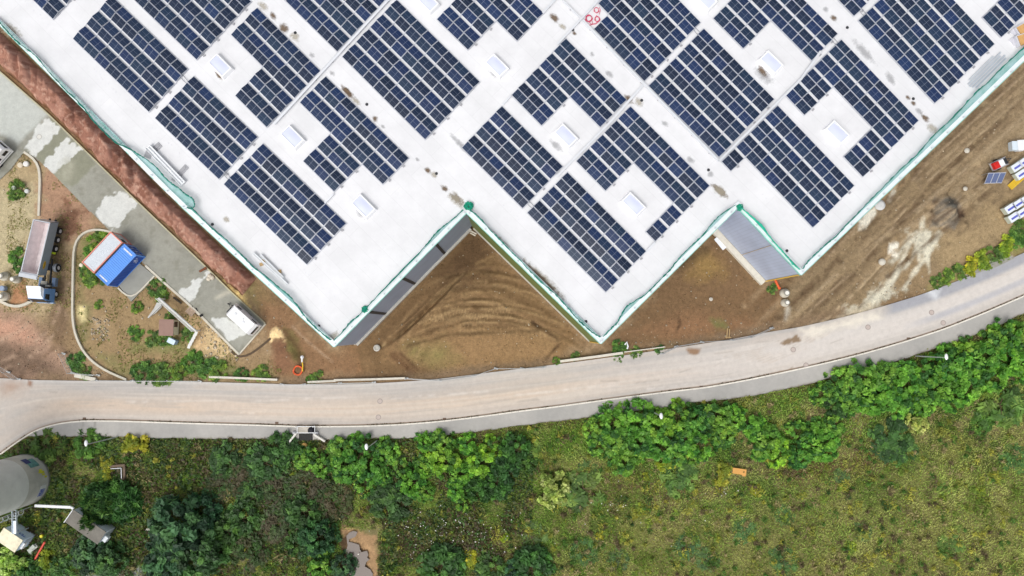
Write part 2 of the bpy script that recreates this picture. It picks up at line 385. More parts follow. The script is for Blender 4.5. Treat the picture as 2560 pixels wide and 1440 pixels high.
# right side: vehicle track, spoil and slurry
G.patch([(2010, 690), (2250, 470), (2640, 110), (2640, 560), (2400, 680), (2150, 770), (1960, 825), (1960, 740)], (128, 108, 80), 1, 1)
G.patch([(2350, 600), (2560, 470), (2640, 420), (2640, 560), (2450, 640), (2340, 690)], (146, 124, 90), 1.5, 1.5, a=.8)
G.patch([(2300, 380), (2560, 160), (2640, 120), (2640, 330), (2400, 470)], (136, 116, 88), 1.5, 1.5, a=.8)
TRK = [(1935, 842), (2030, 750), (2120, 665), (2230, 545), (2330, 430), (2450, 320), (2600, 180)]
for o_, cc, wd in ((1.4, (86, 66, 46), 1.5), (-1.5, (90, 70, 50), 1.4), (0, (150, 128, 98), 1.0), (3.1, (146, 124, 96), .8), (-3.2, (150, 128, 98), .9), (4.6, (100, 80, 58), .9), (6.2, (152, 130, 100), .6)):
    G.stroke(TRK, wd, cc, .5, .5, .8, o_, 1.6)
for o_ in (8, 9.5, 11.5, 13, 14.5): G.stroke([(2250, 480), (2400, 350), (2600, 170)], .6, random.choice([(100, 82, 62), (156, 138, 112)]), .4, .5, .6, -o_ + 4, 1.2)
for o_ in (7, 9, 11): G.stroke([(2200, 640), (2350, 560), (2500, 400)], .5, random.choice([(104, 86, 62), (160, 140, 110)]), .4, .6, .5, -o_ + 9, 1.2)
G.patch([(2342, 492), (2405, 486), (2412, 540), (2385, 580), (2330, 565), (2328, 525)], (112, 102, 90), .3, .7)
G.patch([(2352, 496), (2395, 494), (2388, 535), (2355, 520)], (82, 78, 72), .25, .6, .7)
G.patch([(2396, 520), (2428, 512), (2430, 540), (2402, 552)], (84, 66, 52), .25, .5)
G.patch([(2324, 520), (2352, 488), (2338, 540), (2324, 560)], (100, 80, 60), .25, .5, a=.8)
SL = (174, 167, 150)
G.patch([(2268, 570), (2310, 575), (2335, 585), (2332, 610), (2318, 660), (2300, 710), (2260, 728), (2235, 745), (2200, 765), (2170, 780), (2085, 800), (2095, 785), (2165, 750), (2190, 712), (2215, 660), (2238, 625), (2252, 590)], SL, .3, .9, 1.2, a=.82)
for k in range(28):
    x, y = 2200 + random.random() * 110, 620 + random.random() * 110; G.stroke([(x, y), (x + 14 + random.random() * 14, y - 22 - random.random() * 18)], .6 + random.random() * .7, (132, 110, 80), .25, .5, .9)
for p_ in ([(2320, 585), (2318, 640), (2325, 680)], [(2310, 545), (2295, 610), (2300, 650)], [(2350, 580), (2320, 640), (2280, 690)], [(2280, 600), (2240, 690), (2170, 770)], [(2200, 770), (2180, 790), (2172, 812)]):
    G.stroke(p_, .6, (196, 190, 172), .25, .4, .8)
G.patch([(2228, 610), (2245, 610), (2243, 640), (2222, 642)], (214, 208, 196), .25, .3)
G.patch([(2020, 818), (2050, 800), (2110, 785), (2170, 760), (2190, 770), (2130, 795), (2060, 812)], (174, 160, 136), .5, .7, a=.85)
G.patch([(2150, 545), (2188, 518), (2192, 538), (2165, 572), (2148, 575)], (198, 192, 178), .25, .2, .2)
G.stroke([(2237, 478), (2225, 500)], .5, (198, 192, 178), .2, .2, .9)
G.stroke([(1972, 770), (1966, 800)], .5, (168, 160, 148), .3, .3, .9)
for k in range(46):
    o_ = random.uniform(-17, 6.5); i0 = random.randint(0, 3); seg = TRK[i0:i0 + random.randint(3, 4)]
    if o_ < -6: seg = [(2190, 655), (2330, 540), (2460, 430), (2600, 300)][random.randint(0, 1):][:3]; o_ += 12
    dk = random.random() < .5; RUTS.append((seg, .35, .1 if dk else -.05, o_)); G.stroke(seg, random.uniform(.2, .6), random.choice([(88, 68, 50), (104, 84, 62)]) if dk else random.choice([(168, 146, 116), (156, 136, 108)]), .14, .35, .65, o_, 1.3)
for k in range(12): G.patch([(a := 2200 + random.random() * 320, b := 380 + random.random() * 150 + (2460 - a) * .3), (a + 14, b - 4), (a + 18, b + 8), (a + 4, b + 10)], random.choice([(104, 84, 62), (168, 146, 112)]), .4, .5, a=.6)
# verge between road and site
G.patch(NORTH[2:19] + [(2110, 770), (1900, 815), (1700, 853), (1400, 893), (1250, 912), (1000, 938), (700, 945), (300, 940), (100, 936)], (122, 100, 76), .5, .4, a=.8)
G.patch([(1390, 893), (1575, 868), (1700, 855), (1690, 868), (1560, 888), (1400, 908)], (108, 90, 62), .4, .4, a=.7)
G.patch([(2330, 720), (2400, 680), (2480, 640), (2560, 590), (2640, 540), (2640, 600), (2540, 640), (2420, 690), (2350, 722)], (122, 118, 62), .8, .8, a=.8)
G.patch([(2420, 690), (2480, 650), (2530, 636), (2535, 645), (2470, 672), (2420, 695)], (176, 174, 168), .3, .3)
# meadow south of the pavement
VEG = PAVE + [(3600, 250), (6500, 250), (6500, 5200), (-4000, 5200), (-4000, 2600), (-80, 1190), (0, 1142), (40, 1112)]
G.patch(VEG, (86, 92, 46), .3, .05, .1)
vi = np.nonzero(Y < P(2640, 200)[1])[0]
vpts = [tuple(p)[:2] for p in PP(VEG)]; inveg = np.zeros(len(X), bool); inveg[vi] = G.sdist(vpts, vi) < 0
VI = np.nonzero(inveg)[0]
G.mix(VI, np.clip((big[VI] - .5) * 4, 0, .7), (112, 102, 66)); G.mix(VI, np.clip((.47 - big[VI]) * 5, 0, .8), (58, 74, 34))
G.mix(VI, np.clip((mid[VI] - .54) * 5, 0, .7), (118, 106, 74)); G.mix(VI, np.clip((.45 - mid[VI]) * 5, 0, .7), (66, 82, 36))
G.C[VI] = G.C[VI] * np.array([1.05, 1.28, 1.0])
pt1 = fbm(X[VI], Y[VI], 6, 4, 201); pt2 = fbm(X[VI], Y[VI], 2.6, 4, 202)
G.mix(VI, np.clip((pt1 - .56) * 8, 0, .7), (128, 128, 70)); G.mix(VI, np.clip((.43 - pt1) * 8, 0, .75), (60, 84, 36)); G.mix(VI, np.clip((pt2 - .58) * 9, 0, .7), (142, 126, 92)); G.mix(VI, np.clip((.41 - pt2) * 9, 0, .7), (84, 112, 46))
G.patch([(1500, 1330), (1900, 1200), (2150, 1200), (2660, 1100), (2660, 1560), (1400, 1560)], (122, 120, 72), 3, 3, a=.6)
G.patch([(1880, 1130), (2180, 1090), (2300, 1100), (2200, 1220), (1950, 1230)], (108, 88, 62), 1.5, 2, a=.6)
G.patch([(1490, 1170), (1700, 1190), (1850, 1200), (1750, 1260), (1520, 1260)], (118, 98, 70), 1.2, 1.5, a=.6)
G.patch([(950, 1300), (1200, 1280), (1300, 1330), (1250, 1400), (1000, 1380)], (94, 80, 56), 1.2, 1.5, a=.7)
G.patch([(560, 1150), (860, 1200), (870, 1320), (600, 1380), (540, 1300)], (74, 74, 44), 1.2, 1.5, a=.5)
G.patch([(700, 1102), (815, 1100), (800, 1122), (720, 1125)], (96, 72, 48), .4, .4)
G.patch([(1890, 990), (2010, 968), (2060, 990), (1960, 1040), (1880, 1030)], (76, 98, 40), .8, .8, a=.8)
G.patch([(1330, 1070), (1450, 1055), (1470, 1120), (1400, 1170), (1350, 1120)], (82, 104, 42), .8, .8, a=.7)
G.patch([(480, 1110), (520, 1110), (500, 1190), (470, 1230), (465, 1160)], (96, 124, 52), .6, .6, a=.7)
G.patch([(865, 1200), (905, 1210), (950, 1310), (900, 1330), (870, 1290)], (110, 116, 60), .6, .6, a=.8)
G.patch([(855, 1318), (880, 1322), (940, 1340), (950, 1460), (850, 1460)], (168, 136, 100), .3, .4)
G.patch([(852, 1340), (868, 1340), (866, 1460), (846, 1460)], (84, 66, 48), .3, .3)
G.patch([(190, 1450), (250, 1428), (345, 1420), (362, 1450)], (150, 150, 150), .3, .2)
G.patch([(362, 1332), (440, 1230), (425, 1275), (400, 1330)], (110, 96, 70), .5, .4, a=.8)
G.patch([(250, 1150), (320, 1150), (320, 1215), (250, 1210)], (96, 88, 60), .6, .5, a=.6)
G.patch([(70, 1255), (180, 1270), (170, 1290), (90, 1280)], (124, 104, 66), .5, .5, a=.7)
kpts = [tuple(p)[:2] for p in PP(PAVE)]
G.stroke(PAVE, .9, (84, 74, 48), .3, .4, .8, -.4)
_nv = ~inveg; _g = G.C[_nv]; _l = _g @ np.array([.3, .59, .11]); G.C[_nv] = (_g * .88 + _l[:, None] * .12) * np.array([1.34, 1.34, 1.28])
# relief
Z = (big - .5) * .35 + (mid - .5) * .18 + (sml - .5) * .08 - .22
Z[inveg] += .12
hp = [tuple(p)[:2] for p in PP(NORTH + PAVE[::-1] + [(70, 1095), (-60, 1185)])]; hi = G.sel(hp, 2); dh = G.sdist(hp, hi)
Z[hi] = np.where(dh < .3, -.12, np.where(dh < 2.5, -.12 + (Z[hi] + .12) * (dh - .3) / 2.2, Z[hi]))
yp = [tuple(p)[:2] for p in PP(YARD)]; hi = G.sel(yp, 2); dh = G.sdist(yp, hi)
Z[hi] = np.where(dh < .3, -.12, np.where(dh < 2, -.12 + (Z[hi] + .12) * (dh - .3) / 1.7, Z[hi]))
def relief(px, r, dz):
    """a heap or a hollow"""
    c = P(*px); i = G.sel([c], r * 2); d = np.hypot(X[i] - c[0], Y[i] - c[1]) / r; Z[i] += dz * np.exp(-d * d * 1.5) * (.7 + .6 * mid[i])
relief((2365, 520), 1.5, 1.5); relief((2412, 532), 1.3, -.6); relief((2338, 525), 1.0, -.7); relief((2375, 560), 1.6, .6)
for k in range(40): relief((2368 + random.gauss(0, 22), 532 + random.gauss(0, 20)), random.uniform(.3, .7), random.uniform(-.3, .5))
for k in range(120): relief((random.uniform(2150, 2560), random.uniform(300, 560)), random.uniform(.4, 1.0), random.uniform(-.12, .12))
relief((715, 880), 2.4, .7); relief((695, 832), 1.2, .5); relief((745, 880), .9, -.6); relief((930, 895), 1.6, .4); relief((690, 760), 2, .3)
relief((500, 850), 1.4, .3); relief((180, 545), 1.5, .3); relief((60, 735), 1.0, .3)
relief((898, 1390), 1.6, -.5); relief((895, 1430), 1.8, -.5)
for pts, wd, dp, o_ in RUTS:
    q_ = [np.array(p)[:2] for p in PP(pts)]
    if o_:
        d_ = (q_[-1] - q_[0]); d_ /= np.linalg.norm(d_); q_ = [p + np.array([-d_[1], d_[0]]) * o_ for p in q_]
    q_ = [tuple(p) for p in q_]; i = G.sel(q_, 1.5); dd_ = G.sdist(q_, i, False); ok_ = ~inveg[i]; Z[i] -= ok_ * dp * (np.exp(-(dd_ / wd) ** 2) - .5 * np.exp(-((dd_ - wd * 1.8) / wd) ** 2))
far = (np.abs(X) > 100) | (Y > 60) | (Y < -60); Z[far] = -.25
V = np.stack([X, Y, Z], 1)
M_ground = vc('soil_and_turf', .95, .27, 2.2, 9.0, .7)
ground = obj('ground', npmesh('ground', V, grid_faces(len(gx), len(gy)), M_ground, G.C, True)); tag(ground, kind='structure')

def gz(x, y):
    """height of the ground sheet"""
    ix = np.clip(np.searchsorted(gx, x) - 1, 0, len(gx) - 2); iy = np.clip(np.searchsorted(gy, y) - 1, 0, len(gy) - 2)
    return Z[iy * len(gx) + ix]

# --- sheets that follow two edge lines
def resample(px, n, z=0):
    p = np.array([tuple(q)[:2] for q in PP(px, z)]); d = np.r_[0, np.cumsum(np.hypot(*np.diff(p, axis=0).T))]
    t = np.linspace(0, d[-1], n)
    return np.stack([np.interp(t, d, p[:, 0]), np.interp(t, d, p[:, 1])], 1)

def smoothline(a, it=6):
    for _ in range(it): a[1:-1] = .25 * a[:-2] + .5 * a[1:-1] + .25 * a[2:]
    return a

NR, MR = 620, 46
ea = smoothline(resample(NORTH[1:], NR)); eb = resample(KCURVE[1:] + KERB[1:], NR)
# match by x so that both edges run side by side
xs_ = np.linspace(P(-70, 0)[0] , P(2640, 700)[0], NR)
na = np.array([tuple(q)[:2] for q in PP(NORTH)]); kb = np.array([tuple(q)[:2] for q in PP(KCURVE + KERB[1:])]); pv = np.array([tuple(q)[:2] for q in PP(PAVE)])
yn = np.interp(xs_, na[:, 0], na[:, 1]); yk = np.interp(xs_, kb[:, 0], kb[:, 1])
for _ in range(60): yn[1:-1] = .25 * yn[:-2] + .5 * yn[1:-1] + .25 * yn[2:]
for _ in range(40): yk[1:-1] = .25 * yk[:-2] + .5 * yk[1:-1] + .25 * yk[2:]
T = np.linspace(0, 1, MR)
RX = np.repeat(xs_[:, None], MR, 1); RY = yn[:, None] * (1 - T) + yk[:, None] * T; TT = np.repeat(T[None], NR, 0)
def road_edge(x): return np.interp(x, xs_, yn), np.interp(x, xs_, yk)
S = Painter(RX.ravel(), RY.ravel(), (184, 178, 172)); tt = TT.ravel(); rx = RX.ravel()
lat = fbm(rx / 14, tt * 7, 1, 4, 5); lat2 = fbm(rx / 30, tt * 22, 1, 3, 6)
I = np.arange(len(rx)); fx = np.clip((rx - P(1300, 900)[0]) / 45, 0, 1)
S.mix(I, np.clip(1.25 - np.abs(tt - .62) * 3.2, 0, 1) * (.95 - .55 * fx) * np.clip((rx + 74) / 8, 0.1, 1), (206, 188, 170))
S.mix(I, np.clip((lat - .5) * 2.5, 0, .45), (202, 189, 176))
S.mix(I, np.clip((.46 - lat) * 3, 0, .35) * (1 - fx * .5), (170, 166, 162))
S.mix(I, np.clip((lat2 - .56) * 4, 0, .3), (212, 204, 194))
S.mix(I, fx * np.clip(1.2 - np.abs(tt - .55) * 2.6, 0, .75), (214, 208, 202))
S.mix(I, np.clip((rx - P(2210, 800)[0]) / 1.5, 0, 1) * np.clip((.30 - tt) * 9, 0, .85) * (.6 + .6 * lat), (158, 160, 168))
S.mix(I, np.clip((rx - P(2250, 800)[0]) / 6, 0, 1) * np.clip(1 - np.abs(tt - .66) * 9, 0, .7), (176, 176, 182))
S.mix(I, np.clip(1 - tt * 12, 0, .6) * (1 - fx), (198, 194, 190))
S.mix(I, np.clip((tt - .955) * 40, 0, .8) * np.clip((lat2 - .3) * 5, 0, 1), (132, 110, 88))
for o_ in range(6):
    S.stroke([(300 + 330 * o_, road := 1005 - 2 * o_ * o_), (560 + 330 * o_, road - 4 - 7 * o_)], .25, (228, 222, 216), .2, .2, .5, 0, 1.2)
for k in range(9):
    x = 1960 + 14 * k; S.stroke([(x, 846 - 1.6 * k), (x - 60, 872), (x - 150, 892 + 2 * k)], .2, (176, 156, 134), .12, .3, .5, 0, 1.4)
for k in range(30): x = random.uniform(60, 2500); yc_ = np.interp(x, [0, 760, 1300, 1800, 2200, 2560], [1000, 1012, 975, 910, 815, 690]) + random.uniform(-35, 35); S.stroke([(x, yc_), (x + random.uniform(15, 60), yc_ + random.uniform(-6, 4) - (x - 900) * .006)], random.uniform(.1, .3), random.choice([(160, 150, 140), (228, 220, 210), (150, 138, 126)]), .1, .2, .5, 0, 1.5)
S.patch([(1950, 858), (1990, 838), (2000, 850), (1962, 868)], (142, 122, 100), .15, .4, .5)
S.patch([(2030, 925), (2058, 908), (2062, 920), (2038, 932)], (168, 148, 124), .15, .3, .5); S.patch([(1955, 930), (1985, 922), (1990, 934), (1958, 942)], (150, 130, 108), .15, .3, .5)
S.patch([(2140, 892), (2170, 885), (2172, 896), (2140, 905)], (196, 176, 146), .15, .3, .5); S.patch([(1718, 874), (1752, 872), (1748, 886), (1722, 886)], (150, 122, 98), .2, .2, .2)
S.patch([(72, 950), (80, 955), (78, 968), (70, 962)], (150, 118, 98), .2, .2, .2); S.patch([(0, 946), (60, 950), (70, 975), (20, 985), (0, 980)], (178, 158, 144), .6, .6, a=.6)
S.patch([(2000, 822), (2200, 775), (2210, 800), (2100, 830), (2010, 845)], (224, 216, 202), .5, .5, a=.8)
S.patch([(2320, 725), (2345, 722), (2340, 742), (2325, 740)], (226, 228, 230), .5, .4, a=.7)
M_road = vc('dusty_asphalt', .9, .08, 1.2, 14.0, .15)
rv = np.stack([rx, RY.ravel(), np.full(len(rx), .02)], 1)
road = obj('road', npmesh('road', rv, grid_faces(MR, NR)[:, ::-1], M_road, S.C, True)); tag(road, kind='structure')

# pavement between kerb and meadow, 12 cm above the road
px0 = P(68, 1092)[0]; xp = np.linspace(px0, P(2640, 700)[0], 520); yk2 = np.interp(xp, xs_, yk) - .16; yp2 = np.interp(xp, pv[:, 0], pv[:, 1])
yp2 = np.minimum(yp2 + (fbm(xp, xp * 0, 1.2, 3, 77) - .5) * .35, yk2 - .02); MP = 14; T = np.linspace(0, 1, MP)
QX = np.repeat(xp[:, None], MP, 1); QY = yk2[:, None] * (1 - T) + yp2[:, None] * T
S = Painter(QX.ravel(), QY.ravel(), (172, 169, 164)); qt = np.repeat(T[None], 520, 0).ravel(); I = np.arange(len(qt))
ln = fbm(S.X, S.Y, 5, 4, 12); S.mix(I, np.clip((ln - .5) * 3, 0, .5), (184, 180, 174)); S.mix(I, np.clip((.46 - ln) * 3, 0, .5), (158, 156, 152))
S.mix(I, np.clip((qt - .9) * 12, 0, .8) * np.clip((fbm(S.X, S.Y, .8, 3, 9) - .35) * 4, 0, 1), (112, 100, 78))
S.stroke([(208, 1050), (206, 1080)], .25, (140, 138, 132), .1, .1, .8); S.stroke([(240, 1052), (240, 1080)], .25, (140, 138, 132), .1, .1, .8)
qv = np.stack([S.X, S.Y, np.full(len(qt), .13)], 1); nq = len(qv)
F = grid_faces(MP, 520)[:, ::-1]
low = qv.reshape(520, MP, 3)[:, -1].copy(); low[:, 2] = -.3; qv = np.vstack([qv, low]); a = np.arange(519) * MP + MP - 1
F = np.vstack([F, np.stack([a, a + MP, nq + np.arange(519) + 1, nq + np.arange(519)], 1)[:, ::-1]])
pave = obj('pavement', npmesh('pavement', qv, F, vc('grey_pavement', .9, .07, 1.5, 16, .15), np.vstack([S.C, np.tile(S.C[0], (520, 1))]))); tag(pave, kind='structure')

# kerb stones: one run of separate blocks with tight joints, weeds in the gutter
kerb = MB(); kx = np.interp(np.linspace(0, 1, 4000), np.linspace(0, 1, NR), xs_); kpath = np.array([tuple(q)[:2] for q in PP(KCURVE + KERB[1:])])
kp = np.stack([xs_, yk], 1); dd = np.r_[0, np.cumsum(np.hypot(*np.diff(kp, axis=0).T))]
def kat(t): return Vector((np.interp(t, dd, kp[:, 0]), np.interp(t, dd, kp[:, 1]), .075))
t = 0.0
while t < dd[-1] - 1:
    a, b = kat(t), kat(t + .97); n_ = Vector(((b - a).y, -(b - a).x, 0)).normalized(); kerb.bar(a + n_ * .1, b + n_ * .1, .2, .15 + random.uniform(0, .012)); t += 1.0
tag(kerb.build('kerb', mk('kerb_stone', (226, 220, 208), .85, var=.14, scale=.7, bump=.3)), kind='structure')

# --- paved yard
yx = np.arange(min(p[0] for p in yp) - .2, max(p[0] for p in yp) + .4, .17); yy = np.arange(min(p[1] for p in yp) - .2, max(p[1] for p in yp) + .4, .17)
A, B = np.meshgrid(yx, yy); S = Painter(A.ravel(), B.ravel(), (152, 151, 140)); I = np.arange(len(S.X)); d = S.sdist(yp, I)
m1 = fbm(S.X, S.Y, 4, 4, 14); m2 = fbm(S.X, S.Y, 1, 3, 15)
S.mix(I, np.clip((m1 - .5) * 3, 0, .6), (162, 161, 150)); S.mix(I, np.clip((.45 - m1) * 3, 0, .6), (138, 138, 128)); S.mix(I, np.clip((.4 - m2) * 3, 0, .4), (128, 126, 112))
S.patch([(-60, 120), (0, 178), (118, 285), (45, 360), (-60, 300)], (190, 193, 186), .3, .2, .2, a=.95)
LT = (210, 211, 206)
S.patch([(88, 330), (130, 295), (165, 330), (205, 372), (240, 410), (180, 470), (100, 420), (92, 398), (62, 378)], (140, 140, 122), .12, .2, .3, a=.75); S.patch([(112, 298), (150, 318), (90, 398), (58, 372)], LT, .07, .3, .5); S.patch([(100, 418), (165, 348), (205, 372), (196, 384), (135, 432), (118, 430)], LT, .07, .35, .7)
S.patch([(233, 532), (268, 492), (300, 480), (320, 480), (346, 508), (296, 562), (273, 576)], LT, .07, .35, .7)
S.patch([(447, 733), (470, 720), (520, 677), (532, 684), (468, 752)], LT, .07, .35, .7)
S.patch([(532, 800), (560, 792), (620, 830), (608, 836), (592, 842), (573, 852)], LT, .07, .3, .5)
S.stroke([(540, 745), (572, 730)], .5, (196, 190, 172), .2, .3, .7)
S.patch([(135, 440), (170, 400), (190, 400), (175, 470)], (166, 164, 146), .5, .5, a=.6)
keep = d < .1; fi = grid_faces(len(yx), len(yy)); fi = fi[keep[fi].all(1)]
m_yard = vc('yard_paving', .9, .12, 1.2, 10, .25)
yard = obj('paved_yard', npmesh('paved_yard', np.stack([S.X, S.Y, np.full(len(S.X), .03)], 1), fi, m_yard, S.C)); tag(yard, kind='structure')
# --- bank of tipped red soil along the warehouse
bl = np.array([tuple(q)[:2] for q in PP([(-70, 118), (0, 178), (120, 285), (317, 482), (520, 672), (600, 745)])]); br = np.array([tuple(q)[:2] for q in PP([(-70, 12), (0, 80), (120, 192), (208, 272), (308, 374), (408, 484), (474, 545), (566, 632), (640, 696)])])
def along(a, t):
    d = np.r_[0, np.cumsum(np.hypot(*np.diff(a, axis=0).T))]; return np.stack([np.interp(t * d[-1], d, a[:, 0]), np.interp(t * d[-1], d, a[:, 1])], 1)
NT, NS = 520, 54; tq = np.linspace(0, 1, NT); LA, RA = along(bl, tq), along(br, tq); sq = np.linspace(0, 1, NS)
BX = LA[:, None, 0] * (1 - sq) + RA[:, None, 0] * sq; BY = LA[:, None, 1] * (1 - sq) + RA[:, None, 1] * sq
Ts = np.repeat(tq[:, None], NS, 1); Ss = np.repeat(sq[None], NT, 0); LEN_ = float(np.hypot(*(bl[-1] - bl[0])))
wv_ = (fbm(Ts.ravel() * 40, Ts.ravel() * 0, 1, 3, 66).reshape(Ts.shape) - .5) * .16
prof = np.clip(np.minimum((Ss - .13 + wv_) / .2, (.99 - Ss) / .24), 0, 1); prof = np.sin(prof * math.pi / 2)
lob = np.zeros_like(Ts); lobe_shade = np.zeros_like(Ts); pos = 0.0; q_ = random.Random(11)
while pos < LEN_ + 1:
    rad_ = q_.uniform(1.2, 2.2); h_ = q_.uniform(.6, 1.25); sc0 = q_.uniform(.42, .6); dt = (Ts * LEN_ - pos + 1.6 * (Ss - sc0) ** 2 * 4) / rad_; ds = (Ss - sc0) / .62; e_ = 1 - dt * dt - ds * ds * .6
    hh_ = h_ * np.sqrt(np.clip(e_, 0, 1)); nw = hh_ > lob; lobe_shade = np.where(nw, q_.uniform(-1, 1), lobe_shade); lob = np.maximum(lob, hh_); pos += q_.uniform(.75, 1.7)
bn = fbm(BX.ravel(), BY.ravel(), 1.5, 4, 61).reshape(BX.shape); bn2 = fbm(BX.ravel(), BY.ravel(), .4, 3, 62).reshape(BX.shape)
endf = np.clip((1.0 - Ts) / .02, 0, 1) ** .5
BZ = -.15 + prof * (.55 + 1.15 * lob) * (.85 + .3 * bn) * endf + (bn2 - .5) * .12 * prof
S = Painter(BX.ravel(), BY.ravel(), (158, 112, 94)); I = np.arange(BX.size); pf = prof.ravel(); tn = lobe_shade.ravel()
S.mix(I, np.clip(tn, 0, 1) * .75, (176, 132, 114)); S.mix(I, np.clip(-tn, 0, 1) * .75, (130, 88, 72))  # random lighter and darker tone per lobe, painted in place of relief shading
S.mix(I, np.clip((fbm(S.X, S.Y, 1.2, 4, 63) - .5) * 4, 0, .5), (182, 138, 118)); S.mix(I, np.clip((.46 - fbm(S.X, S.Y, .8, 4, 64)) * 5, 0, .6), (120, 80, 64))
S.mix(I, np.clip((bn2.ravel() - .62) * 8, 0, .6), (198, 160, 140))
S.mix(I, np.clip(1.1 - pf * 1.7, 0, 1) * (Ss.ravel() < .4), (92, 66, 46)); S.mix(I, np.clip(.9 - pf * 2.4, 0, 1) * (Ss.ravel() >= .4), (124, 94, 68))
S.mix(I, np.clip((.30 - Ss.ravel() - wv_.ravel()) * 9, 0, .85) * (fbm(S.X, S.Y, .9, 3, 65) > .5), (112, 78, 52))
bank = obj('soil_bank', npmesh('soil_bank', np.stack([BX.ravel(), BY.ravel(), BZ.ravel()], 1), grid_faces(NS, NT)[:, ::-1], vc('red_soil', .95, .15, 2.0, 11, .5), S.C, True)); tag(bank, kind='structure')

# --- muddy pond
pp = [(866, 1340), (874, 1331), (884, 1327), (894, 1330), (889, 1342), (873, 1348), (872, 1354), (886, 1358), (898, 1362), (900, 1374), (904, 1380), (917, 1377), (921, 1386), (918, 1394), (924, 1399), (915, 1406), (912, 1416), (926, 1424), (932, 1434), (930, 1462), (885, 1462), (872, 1432), (864, 1412), (864, 1380), (869, 1364)]
m, t_, b_ = _base('pond_water'); b_.inputs['Base Color'].default_value = (*lin((112, 100, 92)), 1); b_.inputs['Roughness'].default_value = .2; b_.inputs['Specular IOR Level'].default_value = .25
q = MB(); q.add([(*tuple(p)[:2], .02) for p in PP(pp)], [tuple(range(len(pp)))[::-1]]); tag(q.build('pond', m), kind='structure')

# ================================================================ warehouse
HB = 12.8; HR = HB - .25
RP = [(835, 866), (1166, 530), (1502, 858), (1845, 517), (2003, 686)]
wp = [P(*p, HB) for p in RP]; A_, B_, C_, D_, E_ = [Vector(p[:2]) for p in wp]
M_ = Vector(P(417, 481, HB)[:2]); lv = (Vector(P(-14, 48, HB)[:2]) - M_).normalized(); rvv = (Vector(P(2560, 150, HB)[:2]) - E_).normalized()
LF = M_ + lv * 105; RF = E_ + rvv * 125
outline = [LF, M_, A_, B_, C_, D_, E_, RF, RF + (LF - M_).normalized() * 90, LF + rvv * 90]
wh = thing('warehouse', 'large new warehouse with white flat membrane roof, sawtooth south front and grey metal cladding', 'warehouse', (A_.x, A_.y, 0))
def L(p, z=None):                                  # world -> warehouse local
    return Vector((p[0] - A_.x, p[1] - A_.y, p[2] if z is None else z))
m, t, b = _base('roof_membrane'); b.inputs['Roughness'].default_value = .55
tc = t.nodes.new('ShaderNodeTexCoord'); mp = t.nodes.new('ShaderNodeMapping'); mp.inputs['Rotation'].default_value = (0, 0, R(45)); t.links.new(tc.outputs['Object'], mp.inputs[0])
bk = t.nodes.new('ShaderNodeTexBrick'); bk.inputs['Scale'].default_value = 1; bk.inputs['Brick Width'].default_value = 18; bk.inputs['Row Height'].default_value = 1.9; bk.inputs['Mortar Size'].default_value = .022
wc = lin((229, 229, 231)); bk.inputs['Color1'].default_value = (*wc, 1); bk.inputs['Color2'].default_value = (*[v * .975 for v in wc], 1); bk.inputs['Mortar'].default_value = (*[v * .88 for v in wc], 1)
t.links.new(mp.outputs[0], bk.inputs['Vector'])
n1 = t.nodes.new('ShaderNodeTexNoise'); n1.inputs['Scale'].default_value = .22; n1.inputs['Detail'].default_value = 9; n1.inputs['Roughness'].default_value = .7; t.links.new(tc.outputs['Object'], n1.inputs[0])
r1 = t.nodes.new('ShaderNodeMapRange'); r1.inputs[1].default_value = .38; r1.inputs[2].default_value = .62; r1.inputs[3].default_value = .925; r1.inputs[4].default_value = 1.02; t.links.new(n1.outputs[0], r1.inputs[0])
mx = t.nodes.new('ShaderNodeMix'); mx.data_type = 'RGBA'; mx.blend_type = 'MULTIPLY'; mx.inputs[0].default_value = 1; t.links.new(bk.outputs[0], mx.inputs[6]); t.links.new(r1.outputs[0], mx.inputs[7]); t.links.new(mx.outputs[2], b.inputs['Base Color'])
M_roof = m
q = MB(); q.add([L(p, HR) for p in outline], [tuple(range(len(outline)))]); q.build('roof', M_roof, wh)

